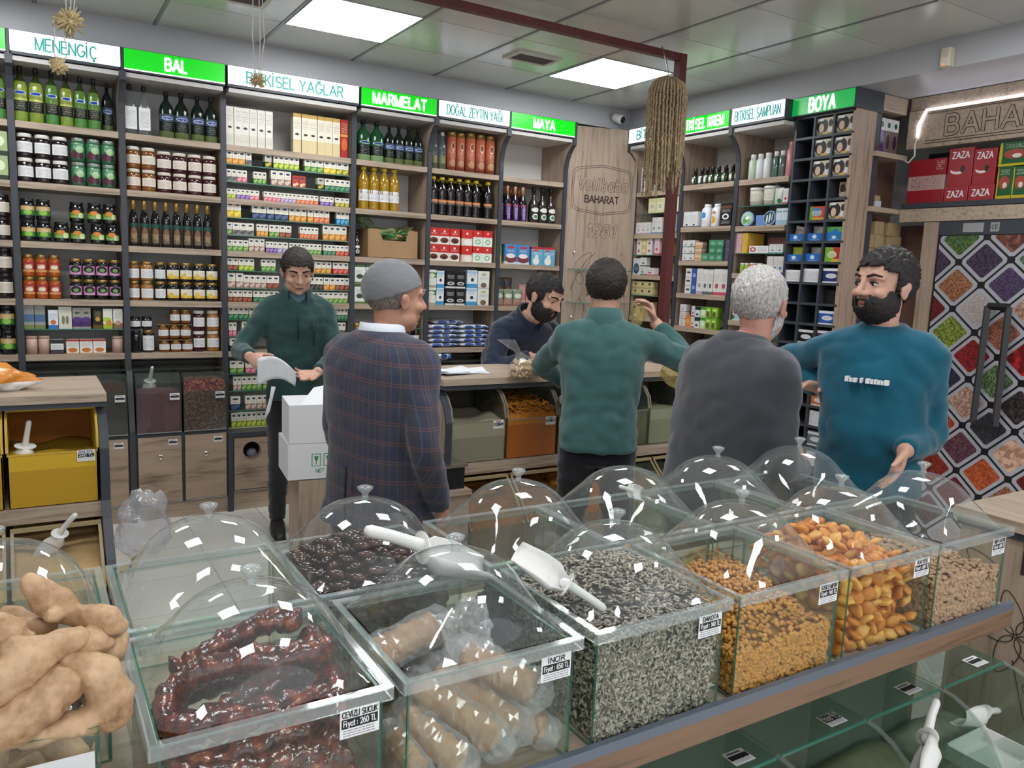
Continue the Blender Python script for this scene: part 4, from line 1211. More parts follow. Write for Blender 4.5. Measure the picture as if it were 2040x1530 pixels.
# ---- bearded man in petrol sweatshirt
tl = Vector((2.70, 1.78, 0))
t_root, t_M, t_MH, t_T, t_arms = person(tl, facing(-0.90, -0.35), 1.755, 'bearded man in a petrol-blue sweatshirt talking by the spice door', SK3,
    {'lean': 0.02, 'head': (-0.50, -0.06, 0.0), 'eyes': 'open', 'look': -0.6, 'feet': {1: (0.12, 0.0), -1: (-0.12, 0.02)},
     'arms': {1: {'w': px(1640, 778, 'Y', 1.96), 'hint': (0.9, -0.5, -0.3), 'dw': (-0.7, 0.2, 0.25), 'nw': (-0.2, -0.3, -0.9), 'curl': 0.6}, -1: {'w': px(1800, 900, 'Y', 1.56), 'hint': (-0.15, -0.9, -0.3), 'dw': (-0.50, -0.10, -0.85), 'nw': (-0.7, 0.6, 0.2), 'curl': 0.35, 'spread': 0.18}}},
    {'name': 'sweatshirt', 'm': TEAL, 'legs': cloth('dark blue jeans', '#26323f', 500, 0.12), 'hem': 0.49, 'gain': 0.020, 'amp': 0.009, 'sc': 9, 'sleeve': 0.93, 'belly': 0.03},
    [{'name': 'hair', 'c': (0, -0.010, 0.036), 'r': (0.086, 0.110, 0.101), 'keep': hair_keep(0.066, -0.005, -0.065, 0.03), 'm': DKH, 'amp': 0.010, 'freq': 50},
     {'name': 'beard', 'c': (0, 0.022, -0.045), 'r': (0.070, 0.085, 0.084), 'keep': beard_keep(-0.034, 0.0), 'm': BEARD, 'amp': 0.005, 'freq': 60}], 1.04)
collar(t_T, 1.755, t_root, TEAL, 0.822, 0.848, 0.090, 0.074, 'collar', th=0.010)
# ================================================================ island counters with spice bins
def tinted(name, col, alpha=0.5):
    return clear(name, '#ffffff', 0.7, 0.06, alpha, col, 1.4)
def flow(pts, rx, m):  # helper for profile strips
    return MB().prism(pts, rx[0], rx[1], axis='x').build('edge_strip', m)

CY = 3.75
KS = 0.88          # counters stand a little nearer and higher than first laid out
def ks(p):
    return Vector((p[0] * KS, p[1] * KS, CAMZ + (p[2] - CAMZ) * KS))
def bin_counter(x0, n, bw, label, bins, lowers, name='spice_counter'):
    """Counter with n upper bins facing the customers, oak top, stepped lower bins."""
    w = n * bw
    e = thing(name, ks((x0, CY, 0)), label, 'counter', 'oak spice counters')
    e.scale = (KS, KS, KS)
    MB().box(-0.03, w + 0.03, -0.20, 0.57, -0.2205, 0.0).build('base_board', WOOD_X, e)
    MB().box(-0.035, w + 0.035, 0.02, 0.60, 0.995, 1.03).build('worktop', WOOD_X, e)
    MB().box(-0.035, w + 0.035, 0.03, 0.58, 0.972, 0.995).build('top_edge', CHAR, e)
    MB().box(0, w, 0.42, 0.58, 0.02, 0.972).build('back_panel', WOOD_X, e)
    MB().box(0, w, -0.02, 0.42, 0.50, 0.565).build('middle_rail', WOOD_X, e)
    MB().box(0, w, -0.24, 0.42, 0.02, 0.08).build('plinth', WOOD_X, e)
    prof = [(-0.28, 0.0), (-0.28, 0.22), (-0.20, 0.36), (-0.07, 0.50), (-0.03, 0.57), (-0.03, 0.80), (0.0, 0.88), (0.09, 0.97), (0.58, 0.97), (0.58, 0.0)]
    for u in (-0.032, w + 0.002):
        p = MB().prism([(a + (0.012 if a < 0.5 else 0), b) for a, b in prof], u, u + 0.03, axis='x').build('side_panel', WOOD_Z, e)
        fr = prof[:8]
        MB().prism(fr + [(a + 0.014, b) for a, b in fr[::-1]], u - 0.003, u + 0.033, axis='x').build('edge_strip', CHAR, p)
    for k, b in enumerate(bins):
        a0, a1 = k * bw + 0.008, (k + 1) * bw - 0.008
        nb = MB().box(a0, a1, -0.012, -0.008, 0.57, 0.79).build('bin', b['front'] if 'front' in b else PANE, e)
        sp = [(-0.012, 0.57), (-0.012, 0.80), (0.005, 0.87), (0.05, 0.925), (0.10, 0.955), (0.40, 0.965), (0.40, 0.57)]
        for uu in (a0, a1 - 0.005):
            MB().prism(sp, uu, uu + 0.005, axis='x').build('bin_side', b.get('side', PANE), nb)
        rim = sp[1:5]
        for uu in (a0 - 0.004, a1 - 0.004):
            MB().prism([(q - 0.006, r + 0.004) for q, r in rim] + rim[::-1], uu, uu + 0.009, axis='x').build('rim', b.get('rim', clear('bin rim acrylic', '#e4e0d4', 0.8, 0.1, 0.45, '#b8b2a2')), nb)
        MB().box(a0, a1, -0.014, -0.007, 0.788, 0.794).box(a0, a1, 0.09, 0.13, 0.955, 0.963).build('bin_edge', b.get('rim', MATS['bin rim acrylic']), nb)
        MB().box(a0, a1, 0.396, 0.40, 0.57, 0.95).build('bin_back', b.get('back', mat('bin back olive', '#5f574c', 0.7)), nb)
        if b.get('tag'):
            sticker(nb, (a1 - 0.045, -0.0155, 0.772), (0, 0, 0), 0.066, b['tag'])
        if 'm' in b:
            o = heap(a0 + 0.006, a1 - 0.006, -0.0068, 0.392, 0.572, b['fill'], b.get('rough', 0.012), k * 3.3 + x0, 16, b.get('slope', 0.0), b.get('freq', 7.0)).build(b['name'], b['m'], None, e.location)
            o.scale = (KS, KS, KS)
            tag(o, b['label'], 'spice', kind='stuff')
    for k, b in enumerate(lowers):
        a0, a1 = k * bw + 0.008, (k + 1) * bw - 0.008
        nb = MB().box(a0, a1, -0.265, -0.26, 0.085, 0.27).build('lower_bin', b.get('front', PANE), e)
        MB().prism([(-0.265, 0.27), (-0.19, 0.37), (-0.06, 0.49), (-0.06, 0.484), (-0.186, 0.364), (-0.258, 0.27)], a0, a0 + 0.012, axis='x').prism([(-0.265, 0.27), (-0.19, 0.37), (-0.06, 0.49), (-0.06, 0.484), (-0.186, 0.364), (-0.258, 0.27)], a1 - 0.012, a1, axis='x').box(a0, a1, -0.07, -0.05, 0.48, 0.495).build('rim', b.get('rim', mat('dusty bin rim', '#a0906a', 0.5)), nb)
        o = heap(a0 + 0.004, a1 - 0.004, -0.258, 0.41, 0.085, b['fill'], b.get('rough', 0.012), k * 2.3 + x0 * 5, 16, b.get('slope', 0.12), 7.0).build(b['name'], b['m'], None, e.location)
        o.scale = (KS, KS, KS)
        tag(o, b['label'], 'spice', kind='stuff')
    return e

TURM = mat('turmeric powder', '#b8921c', 0.9, vary=0.12, vscale=9)
TURD = printed('turmeric dusted pane', '#b48c1e', [(0.70, 1.0, '#c9a326')], [], [], 0.55, 0.06)
YRIM = mat('turmeric dusted rim', '#c9a437', 0.6)
YBK = mat('turmeric stained wall', '#a8651a', 0.7, vary=0.2, vscale=6)
FLOUR = mat('beige ground spice', '#b99a6c', 0.95, vary=0.12, vscale=12, bump=0.3, bscale=40)
bin_counter(-0.79, 3, 0.345, 'oak spice counter with the bright yellow turmeric bin', [
    {'m': TURM, 'fill': 0.75, 'name': 'ground_turmeric', 'label': 'yellow ground turmeric in a bin cut off by the frame', 'side': YRIM, 'rim': YRIM, 'back': YBK, 'front': TURD},
    {'m': TURM, 'fill': 0.75, 'name': 'ground_turmeric', 'label': 'yellow ground turmeric in the bin next to the tagged one', 'side': YRIM, 'rim': YRIM, 'back': YBK, 'front': TURD},
    {'m': TURM, 'fill': 0.77, 'name': 'ground_turmeric', 'label': 'yellow ground turmeric in the bin with a price tag', 'side': YRIM, 'rim': YRIM, 'back': YBK, 'front': TURD, 'tag': ('ZENCEFİL', '240 TL')},
], [{'m': FLOUR, 'fill': 0.44, 'name': 'ground_ginger', 'label': 'beige ground spice in a lower bin cut off by the frame'}, {'m': FLOUR, 'fill': 0.44, 'name': 'ground_ginger', 'label': 'beige ground spice in the lower bin without a scoop'}, {'m': FLOUR, 'fill': 0.45, 'name': 'ground_ginger', 'label': 'beige ground spice below the yellow bin, with a scoop'}])
scoop(ks((-0.02, CY + 0.08, 0.79)), (0.25, 1.15, 2.0), 'white scoop standing in the yellow turmeric bin', 0.8)
scoop(ks((0.10, CY - 0.12, 0.44)), (0.2, 0.75, 2.4), 'white scoop lying in the beige spice below the yellow bin', 0.8)

HENNA = mat('grey green henna', '#8d8670', 0.95, vary=0.08, vscale=8)
HENF = printed('henna dusted pane', '#857f6c', [(0.62, 1.0, '#9a937d')], [], [], 0.4, 0.05)
ORSH = mat('orange shredded spice', '#b8701c', 0.8, vary=0.25, vscale=60, bump=1.0, bscale=70, bdist=0.01)
OLV = mat('olive brown spice', '#6f5a2c', 0.9, vary=0.1, vscale=10)
SAGE = mat('sage green spice', '#7f8468', 0.95, vary=0.1, vscale=10)
ORDF = printed('orange dusted pane', '#9a5418', [(0.86, 1.0, '#a86a24')], [], [], 0.4, 0.12)
OLVF = printed('olive dusted pane', '#6c5a30', [(0.75, 1.0, '#7a683c')], [], [], 0.4, 0.06)
DUSTB = mat('orange dusted rim', '#a8742c', 0.6)
bin_counter(1.93, 5, 0.352, 'oak spice counter with henna and orange bins before the vest man', [
    {'m': HENNA, 'fill': 0.80, 'name': 'ground_henna', 'label': 'grey-green henna powder in the bin nearest the old man', 'front': HENF, 'tag': ('KINA', '80 TL'), 'rough': 0.02},
    {'m': ORSH, 'fill': 0.86, 'name': 'shredded_spice', 'label': 'bright orange shredded spice heaped in the second bin', 'front': ORDF, 'tag': ('SAFRAN', '120 TL'), 'rough': 0.025, 'slope': 0.05, 'freq': 16},
    {'m': OLV, 'fill': 0.76, 'name': 'ground_spice', 'label': 'olive-brown spice in the bin being scooped', 'front': OLVF},
    {'m': OLV, 'fill': 0.76, 'name': 'ground_spice', 'label': 'olive-brown spice in the bin behind the boy'},
    {'m': SAGE, 'fill': 0.78, 'name': 'ground_sage', 'label': 'sage-green spice in the bin right of the boy', 'front': printed('sage dusted pane', '#7d8268', [(0.7, 1, '#8d927a')], [], [], 0.4, 0.05), 'tag': None},
], [{'m': mat('brown dusty spice', '#8a5a22', 0.9, vary=0.2, vscale=14), 'fill': 0.44, 'name': 'ground_spice', 'label': 'brown spice in the lower bin under the henna'},
    {'m': MATS['brown dusty spice'], 'fill': 0.45, 'name': 'ground_spice', 'label': 'brown spice in the lower bin under the orange spice'},
    {'m': ORSH, 'fill': 0.45, 'name': 'shredded_spice', 'label': 'orange spice in the lower bin under the olive one'},
    {'m': OLV, 'fill': 0.43, 'name': 'ground_spice', 'label': 'olive spice in the lower bin behind the boy'},
    {'m': SAGE, 'fill': 0.43, 'name': 'ground_sage', 'label': 'sage-green spice in the lowest bin right of the boy'}])
# orange shreds on top of the heap
mb = MB()
for i in range(420):
    x, y = 1.93 + 0.352 + RND.uniform(0.03, 0.32), CY + RND.uniform(0.0, 0.33)
    z = 0.835 + 0.05 * (y - CY) / 0.39 + RND.uniform(-0.012, 0.028)
    a, l = RND.uniform(0, 6.3), RND.uniform(0.012, 0.035)
    c, s_2 = math.cos(a), math.sin(a)
    mb.tube([ks((x - c * l, y - s_2 * l, z)), ks((x, y, z + RND.uniform(0, 0.012))), ks((x + c * l, y + s_2 * l, z + RND.uniform(-0.006, 0.006)))], 0.0027, 4)
tag(mb.build('spice_shreds', mat('orange shreds', '#c07a20', 0.7, vary=0.3, vscale=25)), 'curly orange shreds on top of the orange spice bin', 'spice', kind='stuff')

# ================================================================ foreground bulk counter
ACR = clear('acrylic lid', '#fbfdfd', 1.0, 0.012, 0.05, '#e6ecee', 1.62)
ACRIM = clear('acrylic rim', '#f8fbfb', 1.0, 0.06, 0.10, '#eef2f4', 1.75)
GPANE = clear('bin glass', '#fafdfb', 0.9, 0.01, 0.006, '#c8d8d0', 1.45)
GGRN = clear('bin glass edge', '#bfe0d2', 0.8, 0.08, 0.55, '#4d8474', 1.5)
FT_Z, RIM_Z = 0.79, 1.006
FR = thing('bulk_counter', (0, 0, 0), 'oak display counter carrying two rows of domed glass bins', 'counter')
MB().box(-0.75, 2.22, 1.012, 1.72, 0.735, 0.788).build('deck', WOOD_X, FR)
MB().box(-0.75, 2.22, 0.998, 1.012, 0.782, 0.802).build('metal_strip', mat('blue grey metal strip', '#6f7886', 0.4, 0.4), FR)
MB().box(-0.75, 2.22, 0.998, 1.012, 0.735, 0.782).build('front_trim', wood('brown trim', '#57402f', '#7c614c', (1.5, 20, 30)), FR)
MB().box(-0.75, 2.22, 1.25, 1.72, 0.02, 0.735).build('cabinet_body', mat('cabinet grey green', '#7d8378', 0.6), FR)
MB().box(2.22, 2.245, 1.25, 1.72, 0.0, 0.80).build('end_panel', WOOD_Z, FR)

def pane_obj(x0, x1, y0, y1, z0, z1, parent, axis):
    me = MB().box(x0, x1, y0, y1, z0, z1).mesh('pane', GPANE)
    me.materials.append(GGRN)
    for p in me.polygons:
        k = abs(p.normal.y) if axis == 'y' else abs(p.normal.x)
        p.material_index = 0 if k > 0.5 else 1
    return link('pane', me, parent)

def dome_mesh(hw, h):
    """Square skirt flaring into a round dome."""
    prof = [(1.0, 0), (0.975, 0.05), (0.945, 0.12), (0.925, 0.21), (0.895, 0.32), (0.85, 0.44), (0.79, 0.56), (0.71, 0.68), (0.605, 0.79), (0.475, 0.88), (0.32, 0.948), (0.15, 0.988), (0.02, 1.0)]
    rings, n = [], 40
    for r, z in prof:
        sq = max(0.0, 1 - z / 0.6) ** 1.2
        ring = []
        for i in range(n):
            b = 2 * math.pi * (i + 0.5) / n
            c, s2 = math.cos(b), math.sin(b)
            ring.append(Vector((hw * r * (1 + (1 / max(abs(c), abs(s2)) - 1) * sq) * c, hw * r * (1 + (1 / max(abs(c), abs(s2)) - 1) * sq) * s2, h * z)))
        rings.append(ring)
    return MB().loft(rings, True, False)

DOME = None
def glass_bin(x0, y0, label, tagline=None, lid=True, w=0.33, d=0.33, ztop=RIM_Z, knob='round'):
    cx, cy = x0 + w / 2, y0 + d / 2
    e = thing('glass_bin', (cx, cy, 0), label, 'container', 'domed glass bins')
    g = w / 2 - 0.012; gd = d / 2 - 0.012; t = 0.005
    zt = ztop - 0.004
    pane_obj(-g, g, -gd, -gd + t, FT_Z, zt, e, 'y'); pane_obj(-g, g, gd - t, gd, FT_Z, zt, e, 'y')
    pane_obj(-g, -g + t, -gd + t, gd - t, FT_Z, zt, e, 'x'); pane_obj(g - t, g, -gd + t, gd - t, FT_Z, zt, e, 'x')
    if tagline is not None:
        sticker(e, (g - 0.036, -gd - 0.0012, zt - 0.036), (0, 0, 0), 0.06, tagline or None)
    if lid:
        hw = w / 2
        L = MB().box(-hw, hw, -hw, -hw + 0.003, ztop - 0.014, ztop + 0.006).box(-hw, hw, hw - 0.003, hw, ztop - 0.014, ztop + 0.006).box(-hw, -hw + 0.003, -hw, hw, ztop - 0.014, ztop + 0.006).box(hw - 0.003, hw, -hw, hw, ztop - 0.014, ztop + 0.006)
        fl_ = hw - 0.012
        L.prism([(-hw, -hw), (hw, -hw), (fl_, -fl_), (-fl_, -fl_)], ztop + 0.004, ztop + 0.007).prism([(-hw, hw), (hw, hw), (fl_, fl_), (-fl_, fl_)], ztop + 0.004, ztop + 0.007).prism([(-hw, -hw), (-hw, hw), (-fl_, fl_), (-fl_, -fl_)], ztop + 0.004, ztop + 0.007).prism([(hw, -hw), (hw, hw), (fl_, fl_), (fl_, -fl_)], ztop + 0.004, ztop + 0.007)
        lo = L.build('lid', ACRIM, e)
        global DOME
        if DOME is None: DOME = dome_mesh(0.149, 0.125).mesh('dome', ACR)
        link('dome', DOME, lo, (0, 0, ztop + 0.007))
        if knob:
            zk = ztop + 0.007 + 0.125
            MB().lathe([(0.008, -0.001), (0.006, 0.006), (0.007, 0.012), (0.016, 0.022), (0.0165, 0.026), (0.008, 0.029)], 14).build('knob', clear('clear knob', '#f4f8f8', 1.0, 0.05, 0.16, '#f0f4f4', 1.7), lo, (0, 0, zk))
    return e

FRONT = [('cev', 0.108, 'domed glass bin of walnut sausages tagged CEVİZLİ SUCUK', ('CEVİZLİ SUCUK', 'Fiyat : 260 TL')), ('inc', 0.454, 'domed glass bin of wrapped figs tagged İNCİR', ('İNCİR', 'Fiyat : 650 TL')), ('dak', 0.812, 'domed glass bin of sunflower seeds tagged DAKOTA', ('DAKOTA', 'Fiyat : 140 TL')), ('sos', 1.163, 'domed glass bin of roasted corn tagged SOSLU MISIR', ('SOSLU MISIR', 'Fiyat : 140 TL')), ('kay', 1.507, 'domed glass bin of dried apricots tagged KAYISI', ('KAYISI', 'Fiyat : 600 TL')), ('sur', 1.85, 'domed glass bin of pistachios at the counter end', ('SİİRT FISTIK', 'Fiyat : 600 TL'))]
YA, YB = 1.002, 1.352
for k, x, lb, tg in FRONT: glass_bin(x, YA, lb, tg)
glass_bin(-0.262, YA, 'open glass bin heaped with ginger roots', None, lid=False, ztop=1.055)
BACKR = [(-0.225, 'domed glass bin behind the ginger holding knobbly sausages'), (0.113, 'empty domed glass bin behind the walnut sausages'), (0.423, 'domed glass bin of dates behind the figs'), (0.80, 'domed glass bin of dark raisins behind the sunflower seeds'), (1.13, 'knobless domed glass bin with a small heap of chickpeas'), (1.45, 'domed glass bin nearest the white-haired man'), (1.79, 'domed glass bin under the teal man\'s hand')]
for i, (x, lb) in enumerate(BACKR): glass_bin(x, YB, lb, None, knob=None if i == 4 else 'round')

# ---------------- loose goods
def scatter_obj(prs, pts, name, label, cat, group):
    for (p, rot, s) in pts:
        o = place(prs[RND.randrange(len(prs))], p, rot=rot, scale=s, label=label, cat=cat, group=group)

def cover_points(x0, x1, y0, y1, z0, topf, n_top, n_front, n_left, n_right=0):
    """Random points over the top, front and side faces of a heap."""
    P = []
    for _ in range(n_top):
        x, y = RND.uniform(x0, x1), RND.uniform(y0, y1)
        P.append((Vector((x, y, topf(x, y) + RND.uniform(-0.004, 0.004))), 0))
    for _ in range(n_front):
        x = RND.uniform(x0, x1); zt = topf(x, y0)
        P.append((Vector((x, y0 + RND.uniform(0, 0.006), RND.uniform(z0, zt))), 1))
    for (xx, n, s) in ((x0, n_left, 1), (x1, n_right, -1)):
        for _ in range(n):
            y = RND.uniform(y0, y1)
            P.append((Vector((xx + s * RND.uniform(0, 0.006), y, RND.uniform(z0, topf(xx, y)))), 2))
    return P

def loose_fill(key, x0, topf, grain, sizes, m, name, lab_one, lab_many, cat, group, nt, nf, nl, nr=0, core=None, flatten=True, lift=0.004, jitter=1.0, inset=0.02):
    """A heap: solid core and thousands of grains (one stuff object) plus 300 grains as objects of their own, nearest the viewer."""
    a0, a1, b0, b1 = x0 + inset, x0 + 0.33 - inset, YA + inset, YA + 0.33 - inset
    pts = cover_points(a0, a1, b0, b1, FT_Z + 0.004, topf, nt, nf, nl, nr)
    gm = grain
    mb = MB()
    # core, its darker colour painted in as the shade between grains
    n = 14; vs = []; fs = []
    c0 = 0.006
    hp = []
    for j in range(n + 1):
        for i in range(n + 1):
            x, y = a0 + c0 + (a1 - a0 - 2 * c0) * i / n, b0 + c0 + (b1 - b0 - 2 * c0) * j / n
            hp.append((x, y, topf(x, y) - 0.006))
    base = heap(0, 1, 0, 1, 0, 1, 0, 0, n)
    vs = hp + [(hp[0][0], 0, 0)] * 0
    rim = [i for i in range(n + 1)] + [(j + 1) * (n + 1) - 1 for j in range(1, n + 1)] + [n * (n + 1) + i for i in range(n - 1, -1, -1)] + [j * (n + 1) for j in range(n - 1, 0, -1)]
    full = hp + [(hp[r][0], hp[r][1], FT_Z + 0.002) for r in rim]
    mb._add(full, base.f, True)
    ncore = len(mb.f)
    def rotm(kind):
        r = Matrix.Rotation(RND.uniform(0, 6.28), 3, 'Z') @ Matrix.Rotation(RND.uniform(-0.5, 0.5) * jitter, 3, 'Y') @ Matrix.Rotation(RND.uniform(-0.6, 0.6) * jitter, 3, 'X')
        if kind == 1: r = Matrix.Rotation(HP, 3, 'X') @ r
        if kind == 2: r = Matrix.Rotation(HP, 3, 'Y') @ r
        return r
    cam_p = Vector((0, 0, CAMZ))
    order = sorted(range(len(pts)), key=lambda i: (pts[i][0] - cam_p).length + RND.uniform(0, 0.25))
    singles = set(order[:300])
    pr = proto(raw(name, gm.mesh(name, m)))
    for i, (p, kind) in enumerate(pts):
        R_ = rotm(kind); s = RND.uniform(*sizes)
        if i in singles:
            place(pr, p, rot=R_.to_euler(), scale=s, label=lab_one, cat=cat, group=group)
        else:
            mb._add([p + R_ @ (Vector(v) * s) for v in gm.v], gm.f, True)
    o = mb.build(name + '_heap', m)
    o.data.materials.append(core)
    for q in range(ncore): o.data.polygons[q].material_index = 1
    tag(o, lab_many, cat, kind='stuff')
    return o

def seed_mesh(l, w, t):
    mb = MB(); rings = []
    for q, k in ((0.0, 0.12), (0.25, 0.75), (0.55, 1.0), (0.85, 0.6), (1.0, 0.12)):
        rings.append([Vector((-l / 2 + l * q, w / 2 * k * math.cos(a), t / 2 * k * math.sin(a))) for a in [2 * math.pi * i / 6 for i in range(6)]])
    return mb.loft(rings, True)
def _seed_mat():
    t = NT('striped sunflower seed')
    g = t.coord('Generated', (1, 1, 1)); 
    sp = t.add('ShaderNodeSeparateXYZ'); tc = t.add('ShaderNodeTexCoord'); t.link(tc.outputs['Object'], sp.inputs[0])
    n = t.noise(t.coord('Object', (1, 1, 1)), 150, 1)
    t.base(t.ramp(n, [(0.36, lin('#5e564c')), (0.48, lin('#94897a')), (0.62, lin('#c6bcaa'))]))
    t.b.inputs['Roughness'].default_value = 0.6
    return t.m
SEEDM = _seed_mat()
def mound(cx, cy, top, edge, r=0.19, dirx=0.0, diry=0.0):
    return lambda x, y: edge + (top - edge) * max(0.0, 1 - (((x - cx) ** 2 + (y - cy) ** 2) ** 0.5 / r) ** 1.7) + 0.006 * noise.noise(Vector((x * 14, y * 14, top * 9))) + dirx * (x - cx) + diry * (y - cy)
x = 0.812
loose_fill('dak', x, mound(x + 0.2, YA + 0.2, 1.04, 0.985, 0.2), seed_mesh(0.0165, 0.0062, 0.0038), (0.85, 1.15), SEEDM, 'sunflower_seed', 'striped grey sunflower seed in the DAKOTA bin', 'mass of striped sunflower seeds filling the DAKOTA bin', 'seed', 'sunflower seeds in the DAKOTA bin', 1700, 1900, 900, core=mat('seed gap shade', '#37332c', 0.9))
CORN = mat('roasted corn', '#c88a36', 0.4, vary=0.22, vscale=60)
cm = MB(); cm.ball((0, 0, 0), (0.0055, 0.0048, 0.0045), 7, 5)
x = 1.163
loose_fill('sos', x, mound(x + 0.15, YA + 0.25, 0.945, 0.905, 0.22, 0.06, 0.1), cm, (0.85, 1.25), CORN, 'corn_kernel', 'golden roasted corn kernel in the SOSLU MISIR bin', 'mass of golden roasted corn in the SOSLU MISIR bin', 'corn', 'roasted corn in the SOSLU MISIR bin', 1000, 1200, 700, core=mat('corn gap shade', '#8a5a1e', 0.8))
PIST = mat('pistachio shell', '#c0987c', 0.45, vary=0.15, vscale=70)
pm_ = MB(); pm_.ball((0, 0, 0), (0.0088, 0.0056, 0.005), 8, 6)
x = 1.85
loose_fill('sur', x, mound(x + 0.1, YA + 0.2, 0.925, 0.90, 0.2, 0.02), pm_, (0.85, 1.15), PIST, 'pistachio', 'pale brown pistachio in the end bin', 'mass of pale brown pistachios in the end bin', 'nut', 'pistachios in the end bin', 620, 700, 400, core=mat('nut gap shade', '#7a5a44', 0.8))

# dried apricots
APR = [mat('dried apricot a', '#e09438', 0.35, vary=0.15, vscale=30, sss=0.15), mat('dried apricot b', '#d27f26', 0.35, vary=0.15, vscale=30, sss=0.15), mat('dried apricot c', '#eaad52', 0.35, vary=0.12, vscale=30, sss=0.15)]
APP = [proto(raw('dried_apricot', blob('dried_apricot', (0.021, 0.017, 0.009), APR[i % 3], i * 5.1, 0.2))) for i in range(6)]
x0 = 1.507
tf = mound(x0 + 0.16, YA + 0.19, 1.035, 0.965, 0.19)
n = 0
for zl in range(8):
    z = 0.803 + zl * 0.03
    for gx in range(8):
        for gy in range(8):
            xx, yy = x0 + 0.036 + 0.0369 * gx + RND.uniform(-0.006, 0.006), YA + 0.036 + 0.0369 * gy + RND.uniform(-0.006, 0.006)
            top = tf(xx, yy)
            if z > top: continue
            if gy > 0 and gx > 0 and z < top - 0.055: continue       # only what can be seen
            if gy == 0 and gx > 4 and 0.86 < z < 0.93: yy += 0.02
            n += 1
            o = place(APP[RND.randrange(6)], (xx, yy, z), rot=(RND.uniform(-0.9, 0.9) + (0.8 if gy == 0 else 0), RND.uniform(-0.9, 0.9), RND.uniform(0, 6.28)), label='orange dried apricot in the KAYISI bin', cat='apricot', group='dried apricots in the KAYISI bin')
tag(heap(x0 + 0.06, x0 + 0.275, YA + 0.06, YA + 0.275, FT_Z + 0.002, 0.945, 0.005, 3, 8).build('apricot_heap', APR[1]), 'packed dried apricots deep inside the KAYISI bin', 'apricot', kind='stuff')

# walnut sausages
SUCM = None
def _suc():
    t = NT('walnut sausage glaze')
    n = t.noise(t.coord('Object', (1, 1, 1)), 55, 3)
    t.base(t.ramp(n, [(0.35, lin('#32100c')), (0.52, lin('#5e2012')), (0.66, lin('#8a3c18')), (0.76, lin('#b87436'))]))
    t.b.inputs['Roughness'].default_value = 0.18
    t.b.inputs['Specular IOR Level'].default_value = 0.7
    t.b.inputs['Coat Weight'].default_value = 0.4
    t.b.inputs['Subsurface Weight'].default_value = 0.12
    t.b.inputs['Subsurface Radius'].default_value = (0.012, 0.004, 0.002)
    t.bump(t.noise(t.coord('Object', (1, 1, 1)), 90, 2), 0.5, 0.004)
    return t.m
SUCM = _suc()
def strand(name, pts, r, seed, m, label, cat, group, knob=0.55, n=12):
    # resample a polyline smoothly
    P = [Vector(p) for p in pts]
    C_ = []
    for i in range(len(P) - 1):
        p0, p1, p2, p3 = P[max(i - 1, 0)], P[i], P[i + 1], P[min(i + 2, len(P) - 1)]
        k = max(3, int((p2 - p1).length / 0.006))
        for q in range(k):
            t = q / k
            C_.append(0.5 * ((2 * p1) + (p2 - p0) * t + (2 * p0 - 5 * p1 + 4 * p2 - p3) * t * t + (3 * p1 - p0 - 3 * p2 + p3) * t ** 3))
    C_.append(P[-1])
    mb = MB(); rings = []
    ref = Vector((0, 0, 1))
    for i, p in enumerate(C_):
        d = (C_[min(i + 1, len(C_) - 1)] - C_[max(i - 1, 0)]).normalized()
        a = d.cross(ref)
        if a.length < 0.1: a = d.orthogonal()
        a.normalize(); b = a.cross(d); ref = b
        e = min(1.0, 0.35 + min(i, len(C_) - 1 - i) / 3.0)
        ring = []
        for k in range(n):
            t = 2 * math.pi * k / n
            o = a * math.cos(t) + b * math.sin(t)
            rr = r * e * (1 + knob * noise.noise(p * 60 + o * 0.9 + Vector((seed, 0, 0))) + 0.5 * knob * noise.noise(p * 140 + o * 1.5))
            ring.append(p + o * rr)
        rings.append(ring)
    mb.loft(rings)
    o = mb.build(name, m)
    return tag(o, label, cat, group)
cx, cy = 0.273, YA + 0.165
